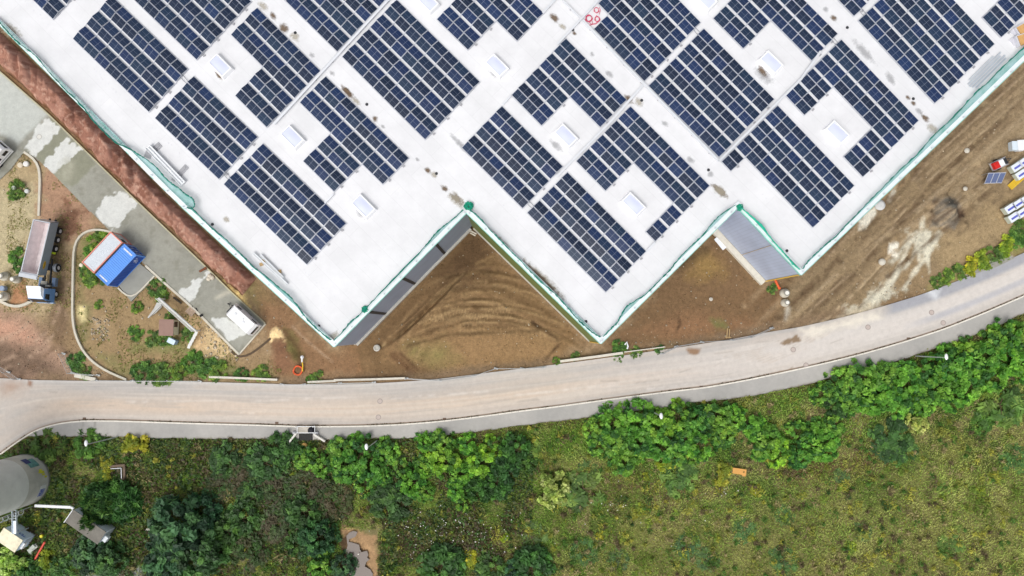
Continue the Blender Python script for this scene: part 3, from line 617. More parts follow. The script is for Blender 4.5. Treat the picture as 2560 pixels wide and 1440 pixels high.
def cladding(name, col, step, rough=.35, metal=.3, dark=.86, axis=2, spec=.5):
    """metal cladding with fine joint lines: axis 2 = horizontal boards, 0 = upright trapezoid ribs along the wall"""
    m, t, b = _base(name); b.inputs['Roughness'].default_value = rough; b.inputs['Metallic'].default_value = metal; b.inputs['Specular IOR Level'].default_value = spec
    uv = t.nodes.new('ShaderNodeUVMap'); sp = t.nodes.new('ShaderNodeSeparateXYZ'); t.links.new(uv.outputs[0], sp.inputs[0])
    d = t.nodes.new('ShaderNodeMath'); d.operation = 'PINGPONG'; d.inputs[1].default_value = step / 2; t.links.new(sp.outputs[0 if axis == 0 else 1], d.inputs[0])
    g = t.nodes.new('ShaderNodeMapRange'); g.inputs[1].default_value = 0; g.inputs[2].default_value = step * .16; g.inputs[3].default_value = dark; g.inputs[4].default_value = 1; t.links.new(d.outputs[0], g.inputs[0])
    tc = t.nodes.new('ShaderNodeTexCoord'); n = t.nodes.new('ShaderNodeTexNoise'); n.inputs['Scale'].default_value = .4; n.inputs['Detail'].default_value = 6; t.links.new(tc.outputs['Object'], n.inputs[0])
    r = t.nodes.new('ShaderNodeMapRange'); r.inputs[1].default_value = .3; r.inputs[2].default_value = .7; r.inputs[3].default_value = .93; r.inputs[4].default_value = 1.07; t.links.new(n.outputs[0], r.inputs[0])
    mu = t.nodes.new('ShaderNodeMath'); mu.operation = 'MULTIPLY'; t.links.new(g.outputs[0], mu.inputs[0]); t.links.new(r.outputs[0], mu.inputs[1])
    x = t.nodes.new('ShaderNodeMix'); x.data_type = 'RGBA'; x.blend_type = 'MULTIPLY'; x.inputs[0].default_value = 1; x.inputs[6].default_value = (*lin(col), 1); t.links.new(mu.outputs[0], x.inputs[7]); t.links.new(x.outputs[2], b.inputs['Base Color'])
    bp = t.nodes.new('ShaderNodeBump'); bp.inputs['Strength'].default_value = .5; bp.inputs['Distance'].default_value = .03; t.links.new(g.outputs[0], bp.inputs['Height']); t.links.new(bp.outputs[0], b.inputs['Normal'])
    return m
M_cg = cladding('grey_cladding', (158, 166, 186), 1.0, .5, .0, .95, 2, .15); M_cs = cladding('silver_cladding', (184, 194, 216), .5, .5, .1, .88, 0); M_co = cladding('olive_cladding', (108, 122, 66), 1.0, .5, .0, .9)
M_cd = mk('joint_strip', (52, 54, 58), .6)
def wall(a, b, mat, label, z0=.55, z1=HB - .3):
    me = bpy.data.meshes.new('wall'); a, b = Vector(a), Vector(b); ln_ = (b - a).length
    n = Vector(((b - a).y, -(b - a).x)).normalized() * -1
    me.from_pydata([L((*a, 0), z0), L((*b, 0), z0), L((*b, 0), z1), L((*a, 0), z1)], [], [(0, 1, 2, 3)]); uv = me.uv_layers.new(name='UVMap')
    for i, c in enumerate([(0, z0), (ln_, z0), (ln_, z1), (0, z1)]): uv.data[i].uv = c
    me.materials.append(mat); o = obj('wall', me, wh)
    if label: o['label'] = label
    return o
wall(LF, M_, M_cg, None); wall(M_, A_, M_cg, None); wall(A_, B_, M_cg, 'grey metal wall with dark upright joints'); wall(B_, C_, M_co, 'dark olive shining metal wall')
wall(C_, D_, M_cg, None); wall(D_, E_, M_cs, 'pale ribbed metal wall with yellow corner trim'); wall(E_, RF, M_cg, None)
def outn(a, b): d = (b - a).normalized(); return Vector((d.y, -d.x))
def off(a, b, o): n = outn(a, b) * o; return a + n, b + n
# plinths
for a, b, th, hh, mt in ((A_, B_, .35, .6, M_conc), (B_, C_, .16, .6, M_conc), (C_, D_, .25, .55, M_conc), (D_, E_, .9, .5, mk('pale_apron', (216, 210, 194), .85, var=.12, bump=.2)), (LF, M_, .2, .55, M_conc), (M_, A_, .2, .55, M_conc), (E_, RF, .2, .55, M_conc)):
    n = outn(a, b); d = (b - a).normalized(); s0 = .4 if a is B_ or a is D_ else 0.02; s1 = .4 if b is B_ or b is D_ else 0.02
    c0, c1 = a + d * s0, b - d * s1; q = MB(); q.prism([L((*c0, 0))[:2], L((*(c0 + n * th), 0))[:2], L((*(c1 + n * th), 0))[:2], L((*c1, 0))[:2]], -.3, hh - .05); q.build('plinth', mt, wh)
# upright dark joints on the south-east wall of the first notch
q = MB(); n = outn(A_, B_); ab = B_ - A_
for fpx in ((1085, 605), (1003, 693), (920, 779)):
    f = (Vector(P(*fpx, HB)[:2]) - A_).dot(ab) / ab.length_squared; p = A_ + ab * f + n * .03; d = ab.normalized()
    q.box(L((*p, 0), (HB + .2) / 2), (.42, .06, HB - .9), math.atan2(d.y, d.x))
q.build('wall_joint', M_cd, wh)
# yellow corner trims at the tips
for cpt, a, b in ((E_, D_, E_), (C_, B_, C_)):
    n = outn(a, b); d = (b - a).normalized(); p = cpt + n * .07 - d * .03; q = MB(); q.box(L((*p, 0), HB / 2), (.16, .1, HB - .8), math.atan2(d.y, d.x)); q.build('corner_trim', mk('yellow_trim', (226, 186, 84), .5), wh)
q = MB(); n = outn(D_, E_); de = E_ - D_; f = .55; p0 = D_ + de * .56 + n * .05
q.box(L((*p0, 0), HB / 2), (.07, .05, HB - 1.0), math.atan2(de.y, de.x)); q.build('wall_seam', mk('ochre_seam', (190, 168, 140), .6), wh)
# coping on every edge
M_cop = mk('coping_white', (232, 238, 240), .4, .1, var=.04)
for a, b in ((LF, M_), (M_, A_), (A_, B_), (B_, C_), (C_, D_), (D_, E_), (E_, RF)):
    d = (b - a).normalized(); n = outn(a, b); i0 = -.0 if a in (B_, D_) else 0; q = MB()
    w_ = .62; c0, c1 = a + n * .06, b + n * .06
    def corner(p, e1, e2):
        return p
    e0 = .06 if a not in (LF, M_) else 0
    conv = lambda v: v in (A_, C_, E_)
    o0, o1 = a + n * .06 + d * (-.06 if conv(a) else .06 if a not in (LF, M_) else 0), b + n * .06 + d * (.06 if conv(b) else -.06 if b not in (RF, M_) else 0)
    i0, i1 = a - n * (w_ - .06) + d * ((w_ - .06) if conv(a) else (-(w_ - .06) if a not in (LF, M_) else 0)), b - n * (w_ - .06) - d * ((w_ - .06) if conv(b) else (-(w_ - .06) if b not in (RF, M_) else 0))
    q.prism([L((*o0, 0))[:2], L((*o1, 0))[:2], L((*i1, 0))[:2], L((*i0, 0))[:2]], HB - .4, HB + .02); q.build('coping', M_cop, wh)
# loose white boards at the second inner corner
for px_, rz_, s_ in (((1796, 583), -.85, (1.5, .9, .06)), ((1803, 606), -.9, (2.1, 1.3, .08))):
    q = MB(); q.box((0, 0, .32), s_); q.box((s_[0] * .3, 0, .13), (.1, s_[1] * .9, .26)); q.box((-s_[0] * .3, 0, .13), (.1, s_[1] * .9, .26)); o = q.build('white_board', M_white, None, P(*px_), rz_)
    tag(o, 'small white board lying at the inner corner of the ribbed wall' if s_[0] < 2 else 'larger white board lying out on the soil by the inner corner of the ribbed wall', 'board', 'white boards at the corner')

# skylights
M_pane = glassy('skylight_pane', (214, 219, 240), .25, .5); M_frm = mk('skylight_frame', (246, 246, 248), .45, var=.02)
uR = (Vector(P(1306.7, 520.8, HR)[:2]) - Vector(P(1154.7, 368.8, HR)[:2])).normalized(); AR = math.atan2(uR.y, uR.x)
for px_ in ((549, 163), (1242, 163), (1929, 155), (730, 342), (1415, 338), (2094, 330), (908, 515), (1584, 510), (1068, 2), (1764, -4)):
    p = P(*px_, HR + .6); q = MB()
    q.lathe([(1.0, 0)], 3, cap=False) if False else None
    for sx, sy in ((0, 1), (0, -1), (1, 0), (-1, 0)):
        pass
    lx, ly, hh, sl = 1.42, .86, .62, .14
    o_ = [(-lx - sl, -ly - sl, 0), (lx + sl, -ly - sl, 0), (lx + sl, ly + sl, 0), (-lx - sl, ly + sl, 0)]; m_ = [(-lx, -ly, hh), (lx, -ly, hh), (lx, ly, hh), (-lx, ly, hh)]
    i_ = [(-lx + .16, -ly + .16, hh + .02), (lx - .16, -ly + .16, hh + .02), (lx - .16, ly - .16, hh + .02), (-lx + .16, ly - .16, hh + .02)]
    i2 = [(x, y, hh - .12) for x, y, _ in i_]
    fs = []
    for r_ in range(3):
        for k in range(4): l = (k + 1) % 4; fs.append((r_ * 4 + k, r_ * 4 + l, r_ * 4 + 4 + l, r_ * 4 + 4 + k))
    q.add(o_ + m_ + i_ + i2, fs); f = q.build('skylight', M_frm, wh, L((p.x, p.y, 0), HR), AR)
    g = MB(); nx, ny = 9, 7
    vv = [(-lx + .17 + (2 * lx - .34) * i / (nx - 1), -ly + .17 + (2 * ly - .34) * j / (ny - 1), hh - .06 + .10 * math.sin(math.pi * i / (nx - 1)) * math.sin(math.pi * j / (ny - 1))) for j in range(ny) for i in range(nx)]
    g.add(vv, [(j * nx + i, j * nx + i + 1, j * nx + nx + i + 1, j * nx + nx + i) for j in range(ny - 1) for i in range(nx - 1)]); g.build('pane', M_pane, f, smooth=True)
# roof drains
for px_ in ((215, 122), (738, 82), (917, 261), (1091, 434), (1432, 75), (1604, 251), (1771, 425), (2118, 69), (2283, 247), (797, 815), (1465, 804), (1967, 627), (531, 561)):
    p = P(*px_, HR); q = MB(); q.lathe([(.2, 0), (.2, .05), (.14, .12), (.06, .14)], 14); q.build('roof_drain', M_dark, wh, L((p.x, p.y, 0), HR))
# stains of mud and standing water on the membrane and contact shade painted below the skylights (thin films)
def roof_mark_mat(name, col, dens):
    m, t, b = _base(name); b.inputs['Base Color'].default_value = (*lin(col), 1); b.inputs['Roughness'].default_value = .9
    uv = t.nodes.new('ShaderNodeUVMap'); tc = t.nodes.new('ShaderNodeTexCoord')
    n = t.nodes.new('ShaderNodeTexNoise'); n.inputs['Scale'].default_value = 1.6; n.inputs['Detail'].default_value = 8; n.inputs['Roughness'].default_value = .75; t.links.new(tc.outputs['Object'], n.inputs[0])
    sb = t.nodes.new('ShaderNodeVectorMath'); sb.operation = 'SUBTRACT'; sb.inputs[1].default_value = (.5, .5, 0); t.links.new(uv.outputs[0], sb.inputs[0])
    ln = t.nodes.new('ShaderNodeVectorMath'); ln.operation = 'LENGTH'; t.links.new(sb.outputs[0], ln.inputs[0])
    ma = t.nodes.new('ShaderNodeMath'); ma.operation = 'MULTIPLY_ADD'; ma.inputs[1].default_value = -1.1; t.links.new(ln.outputs['Value'], ma.inputs[0]); t.links.new(n.outputs[0], ma.inputs[2])
    r = t.nodes.new('ShaderNodeMapRange'); r.inputs[1].default_value = .02; r.inputs[2].default_value = .34; r.inputs[3].default_value = 0; r.inputs[4].default_value = dens; t.links.new(ma.outputs[0], r.inputs[0]); t.links.new(r.outputs[0], b.inputs['Alpha'])
    return m
SM = [roof_mark_mat('mud_and_shade', (118, 98, 78), .8), roof_mark_mat('dust_stain', (182, 174, 156), .55), roof_mark_mat('grey_stain_and_shade', (160, 160, 162), .45)]
sk = 0
def roof_mark(a, b, wd, k):
    global sk
    a, b = P(*a, HR), P(*b, HR); d = (b - a); ln_ = d.length; d.normalize(); n = Vector((-d.y, d.x, 0)); a = a - d * wd * .5; b = b + d * wd * .5; sk += 1
    me = bpy.data.meshes.new('dirt_and_shade_mark'); z = HR + .004 + .0015 * (sk % 5)
    me.from_pydata([L(a - n * wd, z), L(b - n * wd, z), L(b + n * wd, z), L(a + n * wd, z)], [], [(0, 1, 2, 3)]); uv = me.uv_layers.new(name='UVMap')
    for i, c in enumerate([(0, 0), (1, 0), (1, 1), (0, 1)]): uv.data[i].uv = c
    me.materials.append(SM[k]); o = obj('dirt_and_shade_mark', me, wh); return o
for a, b, wd, k in (((648, 8), (668, 24), .7, 1), ((676, 32), (690, 48), .5, 0), ((702, 62), (718, 78), .7, 0), ((728, 84), (746, 100), .7, 1), ((775, 132), (785, 144), .4, 2), ((825, 178), (836, 188), .4, 2), ((850, 210), (888, 250), .5, 0), ((855, 215), (880, 240), .35, 0), ((880, 245), (900, 262), .5, 1), ((934, 292), (942, 302), .45, 0), ((953, 312), (960, 320), .35, 2),
                    ((1040, 395), (1046, 402), .3, 2), ((1062, 420), (1074, 432), .45, 0), ((1080, 432), (1092, 444), .5, 1), ((1104, 464), (1118, 478), .5, 0), ((1126, 484), (1158, 512), .6, 0), ((1120, 480), (1160, 518), .9, 1), ((1374, 34), (1396, 56), .6, 0), ((1400, 60), (1412, 72), .5, 1), ((1432, 80), (1440, 86), .35, 0), ((1476, 132), (1484, 140), .4, 2), ((1515, 178), (1532, 195), .5, 2), ((1562, 240), (1580, 256), .6, 0), ((1590, 248), (1604, 262), .7, 1), ((1655, 302), (1668, 316), .4, 2), ((1720, 394), (1734, 406), .5, 2), ((1772, 432), (1780, 440), .5, 2), ((1776, 456), (1820, 496), .55, 0), ((1782, 462), (1816, 492), .8, 1),
                    ((2060, 20), (2068, 28), .5, 2), ((2078, 38), (2090, 52), .45, 0), ((2130, 96), (2190, 162), .7, 2), ((2215, 180), (2236, 212), .6, 2), ((2266, 240), (2274, 248), .35, 0), ((2278, 254), (2288, 262), .35, 0), ((2290, 272), (2304, 284), .5, 2), ((2304, 286), (2322, 304), .5, 0), ((2322, 312), (2340, 332), .7, 1),
                    ((0, 55), (52, 98), 1.1, 1), ((8, 62), (40, 92), .6, 0), ((1298, 640), (1425, 762), .8, 1), ((1290, 636), (1412, 752), .45, 0), ((1210, 566), (1292, 640), .6, 1), ((560, 545), (572, 552), .5, 1), ((538, 178), (556, 198), .45, 0), ((1375, 350), (1406, 376), .6, 2), ((1890, 170), (1930, 205), 1.1, 2), ((1895, 165), (1918, 192), .5, 0), ((1068, 8), (1080, 18), .6, 1), ((1222, 175), (1250, 198), .5, 2), ((890, 520), (912, 545), .6, 2), ((2200, 240), (2260, 300), .7, 2), ((820, 855), (845, 830), .7, 1), ((1190, 400), (1120, 330), .5, 2)):  # the marks beside the skylights are painted contact shade
    roof_mark(a, b, wd, k)
# dotted membrane fixings that follow the roof edge
q = MB()
for a, b, o_ in ((LF, M_, 4.6), (M_, A_, 4.6), (A_, B_, 4.6), (B_, C_, 4.2), (C_, D_, 3.8), (D_, E_, 3.6), (E_, RF, 3.8)):
    n = outn(a, b); d = (b - a).normalized(); ln_ = (b - a).length; s = 1.0
    while s < ln_ - 1:
        p = a + d * s - n * (o_ + random.uniform(-.15, .15))
        if random.random() < .7: r_ = random.uniform(.05, .1); q.box(L((*p, 0), HR + .012), (r_ * 2, r_ * 2, .02), AR)
        s += random.uniform(.35, .75)
q.build('membrane_fixing', mk('fixing_grey', (222, 222, 226), .6, var=.1), wh)['kind'] = 'stuff'

# ---------------------------------------------------------------- solar arrays
def cell_mat():
    m, t, b = _base('solar_cells'); b.inputs['Roughness'].default_value = .22; b.inputs['Specular IOR Level'].default_value = .35
    tc = t.nodes.new('ShaderNodeTexCoord'); sp = t.nodes.new('ShaderNodeSeparateXYZ'); t.links.new(tc.outputs['Object'], sp.inputs[0])
    def line(axis, period, half, offs=0.0):
        s = t.nodes.new('ShaderNodeMath'); s.operation = 'ADD'; s.inputs[1].default_value = offs + 50 * period; t.links.new(sp.outputs[axis], s.inputs[0])
        p = t.nodes.new('ShaderNodeMath'); p.operation = 'PINGPONG'; p.inputs[1].default_value = period / 2; t.links.new(s.outputs[0], p.inputs[0])
        l = t.nodes.new('ShaderNodeMath'); l.operation = 'LESS_THAN'; l.inputs[1].default_value = half; t.links.new(p.outputs[0], l.inputs[0]); return l.outputs[0]
    oi = t.nodes.new('ShaderNodeObjectInfo'); cr = t.nodes.new('ShaderNodeValToRGB'); e = cr.color_ramp.elements
    e[0].position = 0; e[0].color = (*lin((18, 31, 52)), 1); e[1].position = 1; e[1].color = (*lin((24, 47, 86)), 1)
    for ps, c in ((.3, (22, 37, 62)), (.55, (26, 47, 70)), (.8, (22, 41, 78))): x = e.new(ps); x.color = (*lin(c), 1)
    t.links.new(oi.outputs['Random'], cr.inputs[0])
    n = t.nodes.new('ShaderNodeTexNoise'); n.inputs['Scale'].default_value = 1.2; t.links.new(tc.outputs['Object'], n.inputs[0])
    def mixc(a, fac, col, sc=1.0):
        x = t.nodes.new('ShaderNodeMix'); x.data_type = 'RGBA'; f = t.nodes.new('ShaderNodeMath'); f.operation = 'MULTIPLY'; f.inputs[1].default_value = sc
        t.links.new(fac, f.inputs[0]); t.links.new(f.outputs[0], x.inputs[0]); t.links.new(a, x.inputs[6]); x.inputs[7].default_value = (*lin(col), 1); return x.outputs[2]
    c = cr.outputs[0]
    c = mixc(c, line(1, .168, .012), (70, 84, 112), .5)
    c = mixc(c, line(0, 3.0, .02), (176, 184, 200), .45)
    c = mixc(c, line(1, 3.0, .016, .0), (150, 160, 182), .4)
    c = mixc(c, line(1, 3.0, .012, .30), (120, 132, 156), .35)
    t.links.new(c, b.inputs['Base Color']); return m
M_cell = cell_mat(); M_pfr = mk('panel_frame', (206, 210, 220), .4, .3, var=.03)
PU, PV = 1.9, 1.08
q = MB(); q.box((0, 0, 0), (PU, PV, .035)); q.add([(-PU / 2 + .025, -PV / 2 + .025, .021), (PU / 2 - .025, -PV / 2 + .025, .021), (PU / 2 - .025, PV / 2 - .025, .021), (-PU / 2 + .025, PV / 2 - .025, .021)], [(0, 1, 2, 3)], 1)
_o = q.build('solar_panel', [M_pfr, M_cell]); PANEL = _o.data; bpy.data.objects.remove(_o)
M_rail = mk('rail_alu', (196, 200, 210), .4, .4, var=.05); M_blst = mk('ballast_grey', (168, 168, 172), .85, var=.1)
TLT = R(10); RG, VL = .09, .34
def array(label, W, S, E, nu, nv, has=lambda i, j: True):
    zr = HR + .25; W, S, E = P(*W, zr), P(*S, zr), P(*E, zr); u = S - W; v = E - S; Lu, Lv = u.length, v.length; ud = u.normalized(); vd = v.normalized(); ang = math.atan2(ud.y, ud.x)
    root = thing('solar_array', label, 'solar panels', (W.x, W.y, HR), ang, 'solar arrays on the white roof')
    c, s = math.cos(-ang), math.sin(-ang)
    sh = (vd.x * c - vd.y * s) / (vd.x * s + vd.y * c)           # small skew of the row ends, metres per metre
    pu = (Lu + .1) / nu; pv = (Lv + VL) / (nv / 2); wv = (pv - VL - RG) / 2; sx = (pu - .1) / PU; sy = wv / math.cos(TLT) / PV
    rails = MB(); bxs = []; ids = [(i, j) for i in range(nu) for j in range(nv) if has(i, j)]
    def vis(i, j):
        p = W + u * ((i + .5) / nu) + v * ((j + .5) / nv); d = p - Vector((0, 0, H)); ct, st = math.cos(TILT), math.sin(TILT)
        yc = d.y * ct + d.z * st; zc = -d.y * st + d.z * ct; return abs(d.x / -zc * FPX) < 1330 and abs(yc / -zc * FPX) < 775
    ids = [k for k in ids if vis(*k)]; st_ = set(ids)
    for i, j in ids:
        y = (j // 2) * pv + (wv / 2 if j % 2 == 0 else wv * 1.5 + RG); x = (i + .5) * pu - .05 + y * sh
        o = obj('solar_panel', PANEL, root, (x, y, .16 + wv / 2 * math.tan(TLT))); o.rotation_euler = (TLT if j % 2 == 0 else -TLT, 0, 0); o.scale = (sx, sy, 1)
        y0 = (j // 2) * pv
        if j % 2 == 0: rails.box((x, y0 + wv + RG / 2, .16 + wv * math.tan(TLT) - .06), (pu, .035, .04))
        y1 = y - wv / 2; y2 = y + wv / 2 + (RG if j % 2 == 0 else VL * (1 if (i, j + 1) in st_ else .3))
        for e in ((0, 1) if (i + 1, j) not in st_ else (0,)):
            rails.box(((i + e) * pu - .05 + y * sh, (y1 + y2) / 2, .09), (.05, y2 - y1, .06))
        if (i + 1, j) not in st_ and j % 2 == 0 and random.random() < .8: bxs.append(((i + 1) * pu + .16 + y * sh, y0 + wv + random.uniform(-.1, .3)))
        if (i, j - 1) not in st_: rails.box((x, y - wv / 2 - .05, .06), (pu, .04, .03))
    if rails.f: rails.build('mounting_rail', M_rail, root)
    
    for bx in bxs: q = MB(); q.box((0, 0, .08), (.22, .34, .14)); q.build('ballast_block', M_blst, root, (bx[0], bx[1], 0), random.uniform(-.3, .3))
    return root
def add(p, k, q=None):
    return (p[0] + k[0], p[1] + k[1])
pre = 'dark solar panels, '
array('corner of a solar array cut by the top edge at the far left', (-58, -136), (132, 47.5), (229, -60), 7, 6)
array(pre + 'six rows nearest the red soil bank at the upper left', (181.7, 96.2), (371.7, 279.6), (468.5, 171.9), 7, 6)
array(pre + 'six rows beside the long white beam near the soil bank', (387.1, 294.9), (547.1, 448.2), (643.3, 342.2), 6, 6)
array(pre + 'six long rows nearest the left tip of the roof', (559, 460.4), (766.7, 661.5), (864.7, 558.4), 8, 6)
array(pre + 'eight rows above the leftmost skylight, cut by the top edge', (305, -30), (491.1, 148.9), (627, 3), 7, 8)
array(pre + 'L-shaped block right of the leftmost skylight with its lower end wider', (508.1, 158.4), (666.7, 318.2), (800.4, 177.1), 6, 8, lambda i, j: j >= 4 or i >= 3)
array(pre + 'stepped block between two skylights left of the first notch', (679.8, 325), (887.5, 531), (1021.7, 394.8), 8, 8, lambda i, j: j >= 4 or 3 <= i <= 5)
array(pre + 'block at the top edge left of the long white cable tray', (636, -75), (843.3, 128.8), (978, -16), 8, 8)
array(pre + 'largest full block with eight rows right of the long cable tray', (855.5, 141.3), (1063, 348.8), (1198.8, 203.8), 8, 8)
array(pre + 'stepped block at the top edge left of the red hose', (1014, -29.6), (1222.8, 176.5), (1358.8, 31.9), 8, 8, lambda i, j: j >= 4 or 3 <= i <= 5)
array(pre + 'L-shaped block with its upper end wider, below the red hose', (1279.5, 237.3), (1431, 392), (1566.3, 249.1), 6, 8, lambda i, j: j >= 4 or i <= 2)
array(pre + 'six short rows straight above the first notch', (1154.7, 368.8), (1306.7, 520.8), (1406.6, 415.7), 6, 6)
array(pre + 'C-shaped block around the skylight between the two notches', (1441.2, 402.8), (1638.8, 603), (1774, 463.7), 8, 8, lambda i, j: j >= 4 or i <= 2 or i == 7)
array(pre + 'six long rows nearest the middle tip of the roof', (1318.4, 531.7), (1514.8, 730.5), (1615.2, 627.8), 8, 6)
array(pre + 'block at the top edge with a corner missing at the red hose', (1410, -6), (1611.6, 202.7), (1751.1, 55.1), 8, 8, lambda i, j: i >= 3 or (j >= 2 and i >= 2))
array(pre + 'full block of eight rows enclosed by cable trays on two sides', (1622.2, 214.4), (1798, 392.5), (1935.6, 247.1), 7, 8)
array(pre + 'long block nearest the right tip with two extra panels', (1805, 403.8), (1996.5, 606), (2136.1, 463.4), 8, 8, lambda i, j: j >= 2 or i == 0)
array(pre + 'stepped block above and right of the upper right skylight', (1784, 45.6), (1960.8, 224), (2094.4, 83.3), 7, 8, lambda i, j: j >= 4 or i <= 2)
array(pre + 'C-shaped block around the rightmost skylight', (1964.9, 237.8), (2157.9, 442.1), (2296.7, 300.5), 8, 8, lambda i, j: j >= 4 or i <= 1 or i >= 6)
array(pre + 'small visible corner at the top edge above the far right block', (1965, -138), (2136.2, 40), (2270, -103), 7, 8)
array(pre + 'full block of eight long rows nearest the pile of steel bars', (2147.3, 51.1), (2337.8, 257.8), (2486.7, 108.9), 8, 8)
array(pre + 'block in the upper right corner beside the wrapped boards', (2457.8, 43.3), (2504.4, 92.9), (2644, -50), 2, 8)
# ================================================================ things on the roof
def runbar(name, label, cat, px, z, mats, wd, ht, group=None, feet=0):
    """a straight or bent tray lying on the roof: one mesh with its supports as parts"""
    pts = PP(px, z); o = Vector((pts[0].x, pts[0].y, HR)); root = thing(name, label, cat, o, 0, group); q = MB()
    pts = [p - o for p in pts]
    for a, b in zip(pts[:-1], pts[1:]):
        d = (b - a).normalized(); n = Vector((-d.y, d.x, 0)) * (wd / 2)
        q.bar(a - Vector((0, 0, ht / 2)), b - Vector((0, 0, ht / 2)), wd, .03); q.bar(a + n, b + n, .03, ht); q.bar(a - n, b - n, .03, ht)
        q.bar(a + Vector((0, 0, ht * .3)), b + Vector((0, 0, ht * .3)), wd * .86, .02)
    q.build('tray', mats, root)
    if feet:
        for a, b in zip(pts[:-1], pts[1:]):
            n = int((b - a).length / feet)
            for k in range(n): p = a.lerp(b, (k + .5) / max(n, 1)); f = MB(); f.box((p.x, p.y, (p.z - ht / 2) / 2 + .0), (.3, .18, max(p.z - ht / 2 - .02, .05)), math.atan2((b - a).y, (b - a).x) + 1.57); f.build('support', M_blst, root)
    return root
ZT = HR + .35
M_tray = mk('tray_white', (226, 228, 232), .4, .2, var=.05)
gT = 'white cable trays on the roof'
runbar('cable_tray', 'long straight white cable tray from the top edge to the second skylight', 'cable tray', [(973, -4), (684, 310)], ZT, M_tray, .34, .14, gT, 3.2)
runbar('cable_tray', 'short white cable tray at the top edge ending at the stepped array', 'cable tray', [(1390, -4), (1357, 32)], ZT, M_tray, .26, .14, gT, 2)
runbar('cable_tray', 'thin white cable tray from the top edge to the red hose crossing', 'cable tray', [(1402, -4), (1453, 47)], ZT, M_tray, .2, .12, gT, 2.5)
runbar('cable_tray', 'white cable tray passing left of the red hose from the top edge', 'cable tray', [(1500, -4), (1393, 111)], ZT, M_tray, .26, .14, gT, 2.5)
runbar('cable_tray', 'longest white cable tray, bent at a right angle around the enclosed array', 'cable tray', [(1456, 50), (1797, 403), (2003, 197), (2052, 128)], ZT, M_tray, .3, .14, gT, 3.2)
runbar('cable_tray', 'white cable tray branching down left past a skylight between arrays', 'cable tray', [(1608, 212), (1520, 311), (1391, 442)], ZT, M_tray, .3, .14, gT, 3.2)
runbar('cable_tray', 'very short white cable tray joining two arrays above the first notch', 'cable tray', [(1277, 239), (1257, 261)], ZT, M_tray, .22, .12, gT)
runbar('cable_tray', 'very short white cable tray joining the long left array to the stepped block', 'cable tray', [(833, 485), (812, 507)], ZT, M_tray, .22, .12, gT)
runbar('cable_tray', 'very short white cable tray beside the single tail panels near the second notch', 'cable tray', [(1638, 606), (1617, 628)], ZT, M_tray, .22, .12, gT)
M_cab = mk('cable_grey', (120, 124, 132), .6)
def cable(label, a, b):
    a, b = P(*a, HR + .2), P(*b, HR + .2); d = b - a; n = Vector((-d.y, d.x, 0)).normalized() * .17; root = thing('cable_pair', label, 'cables', (a.x, a.y, HR), 0, 'cable pairs bridging arrays')
    for s in (-1, 1):
        q = MB(); q.tube([n * s + Vector((0, 0, .2)), d * .5 + n * s * 1.3 + Vector((0, 0, .12)), d + n * s + Vector((0, 0, .2))], .03, 5); q.build('cable', M_cab, root)
cable('pair of grey cables bridging the two arrays beside the soil bank', (449, 186), (468, 206)); cable('pair of grey cables bridging to the long left-hand array', (561, 432), (573, 447))
cable('pair of grey cables between the array above the first notch and the middle tip array', (1318, 504), (1334, 519)); cable('pair of grey cables crossing above the enclosed array', (1735, 70), (1752, 88))
cable('pair of grey cables bridging the arrays near the upper right skylight', (2080, 95), (2096, 112)); cable('pair of grey cables at the top edge near the far right array', (2150, 22), (2166, 40))

# red hose coils
def coil(px, r, turns, z, tr=.05):
    c = P(*px, z); pts = []
    n = int(turns * 18)
    for k in range(n + 1):
        a = 2 * math.pi * k / 18; rr = r * (.82 + .2 * math.sin(k * .37)) ; pts.append(Vector((c.x + rr * math.cos(a) + .05 * math.sin(k), c.y + rr * math.sin(a) + .05 * math.cos(k * 1.7), z + .05 + .018 * (k // 18) + .015 * math.sin(k * .9))))
    return pts
M_hose = mk('hose_red', (204, 70, 105), .5, var=.12)
h = MB(); h.tube(coil((1471, 47), .5, 7, HR), .035, 6); h.tube(coil((1492, 49), .4, 5, HR), .035, 6); h.tube(coil((1490, 27), .4, 4, HR), .03, 6)
def lk(pts, r=.035): h.tube([P(a, b, HR + .08) for a, b in pts], r, 6)
lk([(1490, 38), (1497, 44), (1499, 52), (1490, 60), (1475, 62)]); lk([(1472, 55), (1478, 60), (1490, 58), (1496, 52)]); lk([(1463, 48), (1466, 58), (1475, 64), (1482, 60), (1480, 52)]); lk([(1498, 18), (1501, 25), (1498, 36)], .035)
hb = h.build('hose', M_hose); tag(hb, 'tangled red hose in three coils lying on the white roof by a tray crossing', 'hose')

# white beams and steel bars
def beams(label, cat, px, wd, ht, name='roof_beam', mat=None, z=HR + .35, grp=None, prof='U'):
    a, b = P(*px[0], z), P(*px[1], z); d = b - a; ang = math.atan2(d.y, d.x); Ln = d.length; q = MB()
    q.box((Ln / 2, 0, .3), (Ln, wd, .05)); q.box((Ln / 2, wd / 2, .3 + ht / 2 - .02), (Ln, .05, ht)); q.box((Ln / 2, -wd / 2, .3 + ht / 2 - .02), (Ln, .05, ht))
    if wd > .5: q.box((Ln / 2, 0, .3 + ht / 2), (Ln - .3, .06, ht * .8))
    o = q.build(name, mat or M_white, None, (a.x, a.y, HR), ang); return tag(o, label, cat, grp)
beams('widest long white profile beam lying on blocks near the soil bank edge', 'beam', [(369, 366), (458, 459)], .75, .3, grp='white beams on the left roof edge')
beams('outer and longer of two thin white beams near the left tip', 'beam', [(632, 632), (718, 711)], .22, .18, grp='white beams on the left roof edge')
beams('inner and shorter of two thin white beams near the left tip', 'beam', [(651, 637), (708, 694)], .2, .18, grp='white beams on the left roof edge')
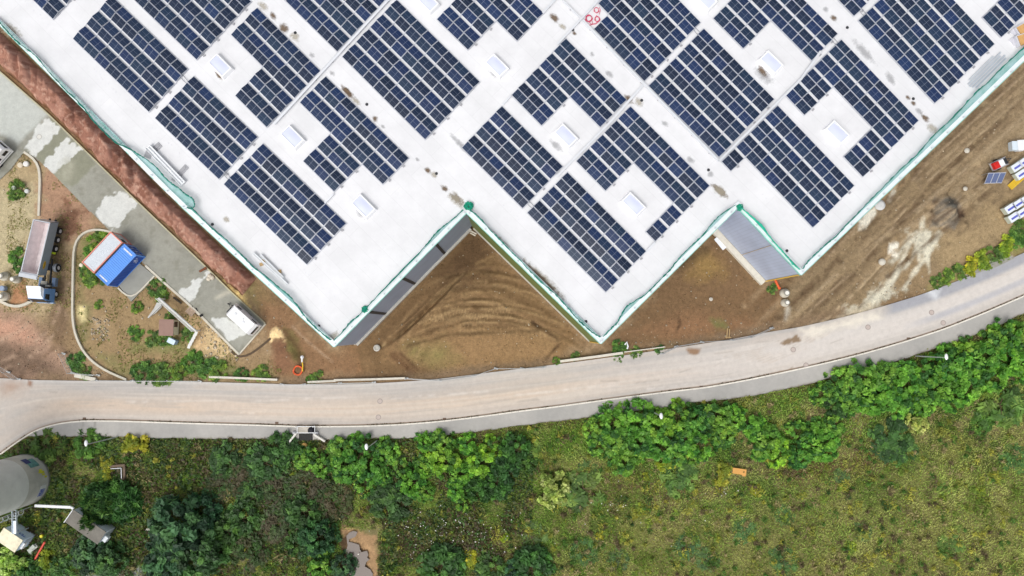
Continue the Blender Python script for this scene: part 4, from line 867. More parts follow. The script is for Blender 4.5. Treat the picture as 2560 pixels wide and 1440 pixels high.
for lb, px, s, rz, mt in (('grey pad under the upper end of the wide white beam, inner side', (392, 369), (1.3, .8, .08), .75, M_blst), ('grey pad under the upper end of the wide white beam, outer side', (371, 387), (.9, .9, .08), -.3, M_blst), ('grey pad under the lower end of the wide white beam, inner side', (458, 426), (1.5, .7, .08), .85, M_blst), ('small grey pad beside the lower half of the wide white beam', (435, 448), (.5, .5, .08), -.6, M_blst),
                          ('pale wood block under the thin white beams, outer side', (654, 661), (.45, .4, .18), .3, M_wood), ('pale wood block between the thin white beams, upper', (661, 652), (.4, .4, .18), .3, M_wood), ('pale wood block beside the inner thin beam, lower', (700, 679), (.4, .4, .18), .3, M_wood)):
    q = MB(); q.box((0, 0, s[2] / 2 + .01), s); q.box((s[0] * .1, 0, s[2] + .05), (s[0] * .5, s[1] * .35, .08)); p = P(*px, HR); tag(q.build('support_pad', mt, None, (p.x, p.y, HR), rz), lb, 'block', 'pads and blocks under the beams')
a, b = P(2421, 217, HR), P(2505, 134, HR); d = (b - a); pile_l = d.length; ang = math.atan2(d.y, d.x)
for k, (o_, l0, l1, lb) in enumerate(((-.75, .5, .2, 'outermost bar of the pile of galvanised steel bars near the green net'), (-.4, .2, 0, 'second bar from the green net in the pile of galvanised steel bars'), (-.05, 0, .5, 'middle bar in the pile of galvanised steel bars on the roof'), (.28, .1, .1, 'second bar from the solar array in the pile of galvanised steel bars'), (.6, .6, 1.2, 'innermost bar of the pile of galvanised steel bars nearest the array'))):
    q = MB(); Lk = pile_l - l0 - l1; q.box((Lk / 2, 0, .12), (Lk, .16, .03)); q.box((Lk / 2, .07, .18), (Lk, .03, .14)); q.box((Lk / 2, -.07, .18), (Lk, .03, .14)); p = a + d.normalized() * l0 + Vector((-d.y, d.x, 0)).normalized() * o_
    tag(q.build('steel_bar', mk('galvanised_%d' % k, (204 + 6 * k, 213 + 5 * k, 222 + 4 * k), .4, .4, var=.1), None, (p.x, p.y, HR), ang), lb, 'steel bar', 'pile of steel bars on the roof')
# wrapped boards at the upper right edge
M_obrd = mk('orange_board', (205, 160, 100), .7, var=.2, scale=4); M_wrap = mk('plastic_wrap', (205, 205, 212), .25, var=.12, scale=4)
for px, s, rz, lb in (((2552, 75), (1.5, 1.1, .5), .5, 'upper of two orange board stacks wrapped in plastic at the right roof edge'), ((2556, 101), (1.9, 1.3, .6), .3, 'lower of two orange board stacks wrapped in plastic at the right roof edge')):
    p = P(*px, HR); r_ = thing('board_stack', lb, 'board stack', (p.x, p.y, HR), rz, 'wrapped board stacks')
    q = MB()
    for k in range(5): q.box((0, 0, .06 + k * s[2] / 5), (s[0] - .02 * k, s[1] - .03 * (k % 2), s[2] / 5 - .015))
    q.build('boards', M_obrd, r_)
    q = MB(); q.box((0, s[1] / 2 + .06, s[2] / 2), (s[0] + .2, .1, s[2])); q.box((-s[0] / 2 - .12, 0, s[2] / 2), (.2, s[1] + .2, s[2] * .9)); q.box((-s[0] / 2 - .35, .2, .08), (.5, s[1] * .8, .12), .4); q.build('wrapping', M_wrap, r_)

# ---------------------------------------------------------------- safety nets along the roof edges
def net_mat():
    m, t, b = _base('net_sheet'); b.inputs['Roughness'].default_value = .6
    tc = t.nodes.new('ShaderNodeTexCoord'); n = t.nodes.new('ShaderNodeTexNoise'); n.inputs['Scale'].default_value = .8; n.inputs['Detail'].default_value = 6; t.links.new(tc.outputs['Object'], n.inputs[0])
    cr = t.nodes.new('ShaderNodeValToRGB'); cr.color_ramp.elements[0].position = .35; cr.color_ramp.elements[0].color = (*lin((158, 205, 208)), 1); cr.color_ramp.elements[1].position = .7; cr.color_ramp.elements[1].color = (*lin((92, 178, 164)), 1)
    t.links.new(n.outputs[0], cr.inputs[0]); t.links.new(cr.outputs[0], b.inputs['Base Color']); b.inputs['Alpha'].default_value = .55; return m
M_net = net_mat(); M_netd = mk('net_folded', (40, 178, 148), .7, var=.3, scale=1.2); M_rop = mk('net_rope', (16, 120, 104), .8, var=.35, scale=1.0); M_gap = mk('net_outer_band', (150, 205, 195), .7, var=.35, scale=.6); M_post = mk('net_post', (214, 220, 224), .4, .4)
def net(label, a, b, inner, bright=False, posts=3.0, thin=1.0):
    """a net tied to the outside of a roof edge a-b (2-D) and sagging inwards to the cable through the photo points"""
    a, b = Vector((*a, 0)), Vector((*b, 0)); o = Vector((a.x, a.y, HB)); root = thing('safety_net', label, 'safety net', o, 0, 'green safety nets on the roof edge')
    d = (b - a).normalized(); n = Vector((d.y, -d.x, 0)); Ln = (b - a).length
    ip = [P(*p, HB + .45) for p in inner]; tt = [(p - a).dot(d) for p in ip]; oo = [-(p - a).dot(n) for p in ip]
    if a != Vector((*a[:2], 0)) or thin < 1: ip = [a + d * t_ - n * (.45 + max(0, o_ - .45) * thin) + Vector((0, 0, HB + .45)) for t_, o_ in zip(tt, oo)]
    NQ = max(30, int(Ln / .5)); V_ = []; M_ = 7
    rows = []
    dens = []
    for i in range(len(ip) - 1):
        for k in range(6): dens.append(ip[i].lerp(ip[i + 1], k / 6))
    dens.append(ip[-1])
    for i in range(6): dens = [dens[0]] + [dens[j - 1] * .25 + dens[j] * .5 + dens[j + 1] * .25 for j in range(1, len(dens) - 1)] + [dens[-1]]
    q = MB()
    for p in dens:
        t = max(0, min(Ln, (p - a).dot(d))); e = a + d * t - n * (.5 if not bright else .3); r = []
        for k in range(M_):
            f = k / (M_ - 1); z = HB + .12 + .45 * f - .28 * math.sin(math.pi * f) * random.uniform(.6, 1.0) + random.uniform(-.02, .02); w_ = e.lerp(Vector((p.x, p.y, 0)), f); r.append(Vector((w_.x, w_.y, z)) - o)
        rows.append(r)
    vv = [v for r in rows for v in r]; q.add(vv, [(i * M_ + k, i * M_ + k + 1, (i + 1) * M_ + k + 1, (i + 1) * M_ + k) for i in range(len(rows) - 1) for k in range(M_ - 1)]); q.build('net_sheet', M_netd if bright else M_net, root, smooth=True)
    q = MB(); q.tube([r[-1] + Vector((random.uniform(-.04, .04), random.uniform(-.04, .04), .03)) for r in rows], [random.uniform(.03, .12) for _ in rows], 6); q.build('border_rope', M_netd if bright else M_rop, root)
    if True:
        q = MB(); NS_ = int(Ln / 1.2) + 1
        pts = [a + d * (Ln * k / NS_) + n * .11 + Vector((0, 0, HB - .12 - .04 * (k % 2))) - o for k in range(NS_ + 1)]
        for p0, p1 in zip(pts[:-1], pts[1:]): q.bar(p0, p1, .09, .3)
        q.build('tied_edge', M_gap, root)
    t = .4
    while t < Ln:
        p = a + d * t - n * .12 - o; f = MB(); f.tube([p + Vector((0, 0, HB - .02)), p + Vector((0, 0, HB + .55))], .035, 6); f.box(p + Vector((0, 0, HB + .04)), (.22, .22, .04), AR); f.build('net_post', M_post, root); t += posts
    return root
LQ = Vector(P(-14, 48, HB)[:2]); RQ = Vector(P(2600, 112, HB)[:2])
net('green net along the upper half of the left roof edge above the soil bank', LQ, M_ + (A_ - M_) * .1, [(-14, 42), (0, 56), (30, 90), (50, 111), (76, 128), (97, 146), (120, 177), (165, 225), (210, 268), (236, 305), (262, 330), (290, 358), (326, 372), (350, 389), (366, 397), (396, 422), (411, 442), (432, 462), (446, 468), (462, 485), (482, 496), (487, 505), (488, 517), (480, 524), (470, 519)])
net('green net along the lower half of the left roof edge down to the left tip', M_ + (A_ - M_) * .1, A_, [(478, 518), (500, 540), (520, 562), (545, 582), (578, 610), (606, 638), (633, 668), (662, 688), (697, 718), (727, 742), (745, 766), (767, 797), (790, 820), (812, 838), (828, 850)])
net('thin green net along the grey wall of the first notch', A_, B_, [(842, 858), (866, 836), (867, 815), (876, 800), (893, 793), (908, 780), (940, 744), (985, 695), (1040, 640), (1070, 605), (1086, 580), (1106, 564), (1135, 548), (1160, 527)], thin=.6)
net('bright green net along the dark olive wall to the middle tip', B_, C_, [(1175, 526), (1196, 541), (1214, 562), (1240, 590), (1262, 612), (1282, 634), (1300, 650), (1326, 680), (1360, 712), (1392, 738), (1418, 768), (1438, 792), (1458, 812), (1480, 832), (1500, 842)])
net('billowing green net from the middle tip to the second notch', C_, D_, [(1508, 842), (1530, 822), (1544, 808), (1551, 788), (1562, 764), (1584, 752), (1612, 738), (1636, 716), (1670, 690), (1679, 670), (1692, 648), (1722, 618), (1756, 588), (1776, 558), (1800, 534), (1838, 514)], thin=.8)
net('bright green net above the pale ribbed wall to the right tip', D_, E_, [(1852, 520), (1876, 540), (1904, 562), (1922, 590), (1936, 608), (1960, 634), (1982, 662), (1999, 674)], True)
net('long green net along the right roof edge above the vehicle track', E_, RQ, [(2006, 672), (2018, 650), (2036, 634), (2052, 618), (2074, 602), (2092, 588), (2104, 572), (2132, 543), (2168, 504), (2212, 458), (2250, 418), (2288, 388), (2330, 332), (2364, 306), (2402, 264), (2438, 222), (2462, 206), (2500, 165), (2540, 128), (2600, 76)], thin=.75)
def bundle(label, px, r):
    p = P(*px, HR); q = MB()
    for k in range(22):
        a0 = random.uniform(0, 6.3); pts = []
        for s in range(9): rr = r * random.uniform(.15, 1.15); pts.append(Vector((rr * math.cos(a0 + s * .8), rr * math.sin(a0 + s * .8), 0.08 + random.uniform(0, .6) * r)))
        q.tube(pts, random.uniform(.03, .1), 5)
    tag(q.build('net_bundle', M_green, None, (p.x, p.y, HR), 0, True), label, 'net bundle', 'crumpled green net bundles')
bundle('larger crumpled green net bundle on the roof above the first notch', (1172, 516), .55); bundle('small crumpled green net bundle on the edge of the grey notch wall', (913, 774), .4); bundle('small crumpled green net bundle at the peak of the second notch', (1848, 519), .42)

# ================================================================ vehicles and cabins on the left
def corrugated(q, a, b, z0, z1, pitch=.28, depth=.04, mi=0):
    """upright corrugated sheet from a to b, bulging to the right of the direction a->b"""
    a, b = Vector((*a, 0)), Vector((*b, 0)); d = (b - a); Ln = d.length; d.normalize(); n = Vector((d.y, -d.x, 0)); k = max(2, int(Ln / pitch)); pr = []
    for i in range(k):
        for f, o in ((0, 0), (.3, 0), (.5, -depth), (.8, -depth)): pr.append(a + d * ((i + f) * Ln / k) + n * o)
    pr.append(b); m_ = len(pr)
    q.add([(p.x, p.y, z0) for p in pr] + [(p.x, p.y, z1) for p in pr], [(i, i + 1, m_ + i + 1, m_ + i) for i in range(m_ - 1)], mi)
def corr_roof(q, x0, x1, y0, y1, z, axis, pitch=.3, depth=.03):
    k = int((x1 - x0 if axis == 0 else y1 - y0) / pitch); pr = []
    for i in range(k):
        for f, o in ((0, 0), (.3, 0), (.5, -depth), (.8, -depth)): pr.append(((i + f) / k, o))
    pr.append((1, 0)); m_ = len(pr)
    if axis == 0: vv = [(x0 + (x1 - x0) * t, y0, z + o) for t, o in pr] + [(x0 + (x1 - x0) * t, y1, z + o) for t, o in pr]; q.add(vv, [(i, i + 1, m_ + i + 1, m_ + i) for i in range(m_ - 1)])
    else: vv = [(x0, y0 + (y1 - y0) * t, z + o) for t, o in pr] + [(x1, y0 + (y1 - y0) * t, z + o) for t, o in pr]; q.add(vv, [(i, m_ + i, m_ + i + 1, i + 1) for i in range(m_ - 1)])
CH = 2.6
cw = [P(*p, CH) for p in ((203.6, 653.8), (274.4, 578), (307, 608.6), (236.3, 683.6))]; cb = [P(*p, CH) for p in ((238, 685), (309, 610), (341, 639), (270.3, 714.2))]
def cframe(c): ctr = (c[0] + c[1] + c[2] + c[3]) / 4; d = (c[1] - c[0]) + (c[2] - c[3]); return ctr, math.atan2(d.y, d.x)
CL, CW = 6.06, 2.44
def marks(q, x0, y0, z, dx, dy, n, hgt, seed):
    """a row of small painted glyph-like strokes"""
    r = random.Random(seed)
    for k in range(n):
        w_ = r.uniform(.6, .9); q.box((x0 + dx * k, y0 + dy * k, z), (hgt if dx == 0 else abs(dx) * w_, abs(dy) * w_ if dx == 0 else hgt, .006))
        if r.random() < .6: q.box((x0 + dx * k + (hgt * .35 if dx == 0 else 0), y0 + dy * k + (hgt * .35 if dx else 0), z), (hgt * .5 if dx == 0 else abs(dx) * .3, abs(dy) * .3 if dx == 0 else hgt * .5, .007))
# blue container
M_bl = mk('container_blue', (20, 78, 172), .4, var=.1, scale=.8); M_blr = mk('container_blue_roof', (96, 152, 232), .4, var=.06, scale=.8)
ctr, an = cframe(cb); root = thing('shipping_container', 'bright blue corrugated shipping container standing beside the white one', 'container', (ctr.x, ctr.y, 0), an, 'site containers')
q = MB(); h2, w2 = CL / 2, CW / 2
for (a, b) in (((-h2, -w2), (h2, -w2)), ((h2, -w2), (h2, w2)), ((h2, w2), (-h2, w2)), ((-h2, w2), (-h2, -w2))): corrugated(q, a, b, .2, CH - .1)
q.box((0, 0, .1), (CL, CW, .14)); q.build('wall', M_bl, root)
q = MB(); corr_roof(q, -h2 + .1, h2 - .1, -w2 + .06, w2 - .06, CH - .02, 0, .3); q.build('roof', M_blr, root)
q = MB()
for sx in (-1, 1):
    for sy in (-1, 1): q.box((sx * (h2 - .06), sy * (w2 - .06), CH / 2), (.16, .16, CH + .02))
for sy in (-1, 1): q.box((0, sy * (w2 - .03), CH - .05), (CL - .34, .1, .12)); q.box((0, sy * (w2 - .03), .1), (CL - .34, .1, .16))
for sx in (-1, 1): q.box((sx * (h2 - .03), 0, CH - .05), (.1, CW - .34, .12)); q.box((sx * (h2 - .03), 0, .1), (.1, CW - .34, .16))
q.build('frame', M_blr, root)
q = MB(); marks(q, h2 - .5, -.75, CH + .004, 0, .15, 11, .22, 3); marks(q, -h2 + .4, -.7, CH + .004, 0, .15, 10, .2, 5); q.build('lettering', M_white, root)
q = MB()
for k in range(4): q.tube([(h2 + .05, -.9 + k * .6, .25), (h2 + .05, -.9 + k * .6, CH - .25)], .03, 6)
for k in range(5): q.box((h2 + .02, -.8 + k * .4, 1.2 + .3 * (k % 2)), (.02, .2, .1))
q.build('door_bar', M_alu, root)
q = MB()
for k in range(3): q.box((h2 - .9 - k * .12, -w2 - .012, 1.7 - .35 * k), (.9 - .2 * k, .01, .05)); q.box((h2 - 1.0, -w2 - .012, 1.3 + .3 * k), (.12, .01, .12))
q.build('side_marking', M_white, root)
# white cabin with red frame
M_rf = mk('cabin_red_frame', (226, 142, 124), .5, var=.08); M_cr = mk('cabin_roof', (206, 212, 218), .4, .15, var=.06); M_cwl = mk('cabin_wall', (196, 200, 198), .5, var=.07)
ctr, an = cframe(cw); root = thing('site_cabin', 'white site cabin with red roof frame standing beside the blue container', 'cabin', (ctr.x, ctr.y, 0), an, 'site containers')
q = MB(); q.box((0, 0, CH / 2), (CL - .16, CW - .16, CH - .2)); q.build('wall', M_cwl, root)
q = MB()
for sy in (-1, 1): q.box((0, sy * (w2 - .06), CH - .04), (CL, .14, .16)); q.box((0, sy * (w2 - .06), .12), (CL, .14, .2))
for sx in (-1, 1):
    q.box((sx * (h2 - .06), 0, CH - .04), (.14, CW - .26, .16)); q.box((sx * (h2 - .06), 0, .12), (.14, CW - .26, .2))
    for sy in (-1, 1): q.box((sx * (h2 - .07), sy * (w2 - .07), CH / 2), (.135, .135, CH - .4))
q.build('frame', M_rf, root)
q = MB(); corr_roof(q, -h2 + .5, h2 - .5, -w2 + .18, w2 - .18, CH - .03, 1, .22, .025); q.box((-h2 + .3, 0, CH - .06), (.38, CW - .36, .05)); q.box((h2 - .3, 0, CH - .06), (.38, CW - .36, .05)); q.build('roof', M_cr, root)
q = MB(); q.box((h2 - .06, .3, 1.1), (.06, .9, 2.0)); q.build('door', mk('cabin_door', (186, 190, 188), .5), root)
q = MB(); q.box((h2 - .055, -.65, 1.5), (.05, .7, .8)); q.build('window', M_glass, root)

# tipper truck: tipping semitrailer and a cab turned against it
root_p = P(105, 660); truck = thing('tipper_truck', 'blue articulated tipper truck with empty silver tipping trailer, cab turned aside', 'truck', (root_p.x, root_p.y, 0))
def LT_(p): return Vector((p.x - root_p.x, p.y - root_p.y, 0))
tr = [P(*p, 3.2) for p in ((82.1, 548.9), (127.3, 557.9), (94.8, 689.7), (52.3, 678.8))]
c_ = (tr[0] + tr[1] + tr[2] + tr[3]) / 4; d_ = (tr[3] - tr[0]) + (tr[2] - tr[1]); a_t = math.atan2(d_.y, d_.x); TL_, TW_ = d_.length / 2, 2.5
TM = Matrix.Translation(LT_(c_)) @ Matrix.Rotation(a_t, 4, 'Z')     # local x = forward
def xf(q, M): q.v = [tuple(M @ Vector(p)) for p in q.v]; return q
M_sil = mk('tipper_silver', (196, 200, 206), .4, .4, var=.1, scale=1); M_inn = mk('tub_inside', (224, 214, 214), .6, .1, var=.16, scale=1.4); M_out = mk('tub_side', (150, 164, 178), .45, .2, var=.08)
hl, hw = TL_ / 2, TW_ / 2; zb, zt = 1.25, 3.2
q = MB(); rim = [(-hl, -hw), (hl, -hw), (hl, hw), (-hl, hw)]; flo = [(-hl - .35, -hw + .15), (hl - .1, -hw + .15), (hl - .1, hw - .15), (-hl - .35, hw - .15)]; t_ = .1
q.add([(*p, zb) for p in flo] + [(*p, zt) for p in rim], [(0, 4, 5, 1), (1, 5, 6, 2), (2, 6, 7, 3), (3, 7, 4, 0), (3, 2, 1, 0)])
q.build('tub', M_out, truck); xf_o = truck.children[-1]; xf_o.matrix_local = TM
q = MB(); ri = [(-hl + t_, -hw + t_), (hl - t_, -hw + t_), (hl - t_, hw - t_), (-hl + t_, hw - t_)]; fi_ = [(-hl + .1, -hw + .5), (hl - .45, -hw + .5), (hl - .45, hw - .5), (-hl + .1, hw - .5)]
q.add([(*p, zb + .12) for p in fi_] + [(*p, zt - .02) for p in ri], [(0, 1, 5, 4), (1, 2, 6, 5), (2, 3, 7, 6), (3, 0, 4, 7), (0, 1, 2, 3)]); q.build('tub_lining', M_inn, truck).matrix_local = TM
q = MB()
for sy in (-1, 1): q.box((0, sy * (hw - .03), zt + .03), (TL_ + .1, .14, .1))
q.box((-hl, 0, zt + .03), (.14, TW_ - .2, .1)); q.box((hl - .02, 0, zt + .02), (.14, TW_ - .2, .1)); q.build('rim', M_sil, truck).matrix_local = TM
q = MB(); q.box((hl + .35, 0, zt + .12), (.62, TW_ + .25, .1)); q.box((hl + .35, 0, zt + .2), (.5, TW_ + .1, .08)); q.box((hl + .62, 0, zt - .05), (.08, TW_ + .2, .4)); q.build('tarp_hood', M_sil, truck).matrix_local = TM
q = MB(); q.add([(-hl - .42, -hw + .1, zb - .1), (-hl - .42, hw - .1, zb - .1), (-hl - .06, hw, zt), (-hl - .06, -hw, zt)], [(0, 1, 2, 3)]); q.add([(-hl - .46, -hw + .1, zb - .1), (-hl - .46, hw - .1, zb - .1), (-hl - .10, hw, zt), (-hl - .10, -hw, zt)], [(3, 2, 1, 0)]); q.build('tailgate', M_sil, truck).matrix_local = TM
# yellow oval badge on the east side wall
q = MB(); n_ = 24; sx_ = hl - 1.6
sgn = 1 if (TM.to_3x3() @ Vector((0, 1, 0))).x > 0 else -1
def sidept(x, f, o=.02): return (x, sgn * (hw - .15 + .15 * f + o), zb + (zt - zb) * f)
ov = [sidept(sx_ + .62 * math.cos(2 * math.pi * k / n_), .52 + .16 * math.sin(2 * math.pi * k / n_)) for k in range(n_)]
q.add(ov + [sidept(sx_, .52, .03)], [((k, (k + 1) % n_, n_) if sgn < 0 else ((k + 1) % n_, k, n_)) for k in range(n_)]); bd = q.build('badge', M_yellow, truck); bd.matrix_local = TM
q = MB()
for k in range(7):
    x = sx_ - .42 + k * .14
    q.add([sidept(x - .04, .45, .035), sidept(x + .03, .45, .035), sidept(x + .05, .45 + .14 * (.6 + .4 * (k % 2)), .035), sidept(x - .02, .59, .035)], [(0, 1, 2, 3), (3, 2, 1, 0)])
o = q.build('badge_lettering', M_black, truck); o.parent = bd
q = MB(); q.box((-1.0, .45, 1.02), (TL_ - .6, .14, .3)); q.box((-1.0, -.45, 1.02), (TL_ - .6, .14, .3)); q.box((-hl + .4, 0, .95), (.2, TW_ - .2, .25)); q.box((hl - 1.6, 0, 1.0), (.25, 1.9, .2)); q.build('trailer_chassis', M_dark, truck).matrix_local = TM
def wheel(M, x, y, r=.52, w_=.36):
    q = MB(); q.lathe([(r * .6, -w_ / 2), (r * .94, -w_ / 2), (r, -w_ * .3), (r, w_ * .3), (r * .94, w_ / 2), (r * .6, w_ / 2)], 20); o = q.build('wheel', M_black, truck); o.matrix_local = M @ Matrix.Translation((x, y, r)) @ Matrix.Rotation(R(90), 4, 'X')
    q = MB(); q.lathe([(r * .56, -w_ / 2 - .01), (r * .56, w_ / 2 + .01)], 16); q.lathe([(.16, -w_ / 2 - .07), (.16, w_ / 2 + .07)], 12); q.build('rim', M_alu, o)
hubs = [P(153.0, 578.7, .5), P(150.5, 601, .5), P(148, 623.8, .5)]; iT = TM.inverted()
for hb_ in hubs:
    x = (iT @ (LT_(hb_))).x
    for s in (-1, 1): wheel(TM, x, s * 1.0)
q = MB(); q.box(((iT @ LT_(hubs[2])).x + .7, sgn * 1.0, .7), (.3, .3, .6)); q.build('tank_sign', mk('lime_tag', (190, 215, 40), .5), truck).matrix_local = TM
# tractor
cab_roof = [P(*p, 3.5) for p in ((56.5, 713), (96, 719), (94, 749), (63.5, 746))]
f0, f1 = P(144.4, 669.8, .5), P(138.5, 735.5, .5); dv = (f1 - f0).normalized(); a_c = math.atan2(dv.y, dv.x); rt = Vector((-dv.y, dv.x, 0)); 
if rt.x < 0: rt = -rt
mid = f1 - rt * 1.05; CMx = Matrix.Translation(LT_(mid)) @ Matrix.Rotation(a_c, 4, 'Z'); es = 1 if (CMx.to_3x3() @ Vector((0, 1, 0))).x > 0 else -1     # front axle at x=0
wb = (f1 - f0).length
M_cabb = mk('cab_blue', (100, 146, 204), .35, .15, var=.1); M_cabr = mk('cab_roof', (240, 247, 255), .3, var=.03)
q = MB(); z0, zr_ = .85, 3.1
base = [(-.75, -1.22), (1.25, -1.22), (1.25, 1.22), (-.75, 1.22)]; topp = [(-.72, -1.16), (.85, -1.16), (.85, 1.16), (-.72, 1.16)]
midp = [(-.75, -1.22), (1.28, -1.22), (1.28, 1.22), (-.75, 1.22)]
vv = [(*p, z0) for p in base] + [(*p, 1.9) for p in midp] + [(*p, zr_) for p in topp]; fs = [(3, 2, 1, 0), (8, 9, 10, 11)]
for r_ in (0, 4):
    for k in range(4): l = (k + 1) % 4; fs.append((r_ + k, r_ + l, r_ + 4 + l, r_ + 4 + k))
q.add(vv, fs); cabo = q.build('cab', M_cabb, truck); cabo.matrix_local = CMx
q = MB(); q.add([(-.72, -1.12, 3.12), (.82, -1.1, 3.12), (.82, 1.1, 3.12), (-.72, 1.12, 3.12), (-.95, -1.05, 3.85), (.35, -.95, 3.5), (.35, .95, 3.5), (-.95, 1.05, 3.85)], [(0, 3, 7, 4), (4, 7, 6, 5), (5, 6, 2, 1), (0, 4, 5, 1), (3, 2, 6, 7)]); q.build('roof_deflector', M_cabr, cabo)
q = MB(); q.add([(1.30, -1.1, 1.95), (1.30, 1.1, 1.95), (.9, 1.05, 3.0), (.9, -1.05, 3.0)], [(0, 1, 2, 3)]); q.build('windscreen', M_glass, cabo)
q = MB()
for s in (-1, 1): q.add([(.1, s * 1.235, 2.0), (.95, s * 1.235, 2.0), (.75, s * 1.185, 2.85), (.1, s * 1.185, 2.85)], [(0, 1, 2, 3), (3, 2, 1, 0)])
q.build('side_window', M_glass, cabo)
q = MB(); q.box((1.32, 0, .75), (.2, 2.4, .5)); q.box((1.34, 0, 1.45), (.1, 1.6, .5)); q.build('bumper', mk('bumper_pale', (150, 170, 195), .4), cabo)
for s in (-1, 1): q = MB(); q.box((1.38, s * .95, .85), (.12, .35, .2)); q.build('headlight', M_white, cabo)
for s in (-1, 1): q = MB(); q.box((1.2, s * 1.45, 2.4), (.12, .25, .6)); q.box((1.1, s * 1.3, 2.65), (.05, .3, .05)); q.build('mirror', M_black, cabo)
q = MB()
for s in (-1, 1): q.box((-wb / 2 - .5, s * .42, .95), (wb + 1.6, .14, .28))
q.box((-1.2, 0, 1.15), (.7, 1.6, .5)); q.box((-wb, 0, 1.15), (1.0, 1.1, .12)); q.build('tractor_chassis', M_dark, truck).matrix_local = CMx
M_tank = mk('tank_blue', (108, 130, 160), .4, .3)
for s in (-1, 1): q = MB(); q.box((-1.75, s * .98, .75), (1.3, .5, .6)); q.build('fuel_tank', M_tank, truck).matrix_local = CMx
q = MB(); q.box((-1.6, -es * .2, 1.3), (.5, .9, .25)); q.box((-1.15, es * .55, 1.4), (.25, .5, .8)); q.build('coupling_gear', mk('dusty_gear', (176, 172, 160), .7, var=.3, scale=3), truck).matrix_local = CMx
for s in (-1, 1):
    q = MB(); q.lathe([(.62, -.25), (.66, 0), (.62, .25)], 18, cap=False); q.v = [p for p in q.v]; o = q.build('fender', mk('fender_grey', (120, 125, 132), .5), truck); o.matrix_local = CMx @ Matrix.Translation((-wb, s * .98, .62)) @ Matrix.Rotation(R(90), 4, 'X')
for x in (0, -wb):
    for s in (-1, 1): wheel(CMx, x, s * 1.02)

# caravans
def caravan(label, W_, N_, S_, hgt, wins, group='caravans'):
    """roof corners from the photo at height hgt; x runs W->S"""
    W_, N_, S_ = (P(*p, hgt) for p in (W_, N_, S_)); d = S_ - W_; e = N_ - W_; ang = math.atan2(d.y, d.x); Ln, Wd = d.length, e.length; ctr = W_ + d / 2 + e / 2
    root = thing('caravan', label, 'caravan', (ctr.x, ctr.y, 0), ang, group); hx, hy = Ln / 2, Wd / 2
    prof = [(-hx, .45), (-hx - .05, 1.1), (-hx + .15, 1.9), (-hx + .45, hgt - .08), (-hx + .8, hgt), (hx - .8, hgt), (hx - .45, hgt - .08), (hx - .12, 1.9), (hx + .05, 1.1), (hx, .45)]
    n = len(prof); q = MB(); inset = [0 if z < hgt - .2 else .07 for _, z in prof]
    q.add([(x, -hy + i_, z) for (x, z), i_ in zip(prof, inset)] + [(x, hy - i_, z) for (x, z), i_ in zip(prof, inset)], [tuple(range(n))[::-1], tuple(range(n, 2 * n))] + [(i, (i + 1) % n, n + (i + 1) % n, n + i) for i in range(n)][:]); b = q.build('body', mk('caravan_white', (242, 242, 242), .35, var=.03), root)
    for s, x, z, w_, h_ in wins: q = MB(); q.box((x * hx, s * (hy + .005), z), (w_, .04, h_)); q.build('window', M_glass, b)
    for s in (-1, 1): q = MB(); q.box((s * (hx - .02), 0, 1.6), (.12, Wd * .72, .5)); q.build('end_window', M_glass, b)
    for x, y in ((-.45, .1), (.25, -.05), (.1, .35)): q = MB(); q.box((x * hx, y * hy, hgt + .05), (.42, .42, .1)) if x != .1 else q.lathe([(.14, 0), (.12, .12)], 10, (x * hx, y * hy, hgt)); q.build('roof_vent', mk('vent_white', (226, 228, 230), .4), b)
    q = MB(); q.box((0, hy + .012, .8), (Ln * .9, .02, .1)); q.box((0, -hy - .012, .8), (Ln * .9, .02, .1)); q.box((0, hy + .012, 1.25), (Ln * .86, .02, .03)); q.build('stripe', mk('caravan_stripe', (150, 152, 158), .5), b)
    for s in (-1, 1):
        q = MB(); q.lathe([(.32, -.1), (.34, 0), (.32, .1)], 16); o = q.build('wheel', M_black, root); o.location = (-.1, s * (hy - .12), .33); o.rotation_euler = (R(90), 0, 0)
    q = MB(); q.bar((-hx - .05, .3, .42), (-hx - 1.05, 0, .42), .06, .08); q.bar((-hx - .05, -.3, .42), (-hx - 1.05, 0, .42), .06, .08); q.box((-hx - 1.1, 0, .35), (.2, .12, .5)); q.build('drawbar', M_dark, root)
    return root
caravan('whole white caravan parked on the paved yard near its lower end', (560.5, 784.5), (580, 757.5), (621.5, 840), 2.45, ((1, -.62, 1.65, .75, .5), (1, .62, 1.65, .95, .5), (-1, 0, 1.6, 1.0, .5)))
caravan('white caravan at the left edge cut off by the picture, on the yard corner', (-56, 443), (-86, 415), (10, 370), 2.4, ((-1, .72, 1.5, .9, .55), (-1, .2, 1.5, .9, .55), (1, -.2, 1.5, .8, .55), (-1, -.4, 1.5, .8, .55)))

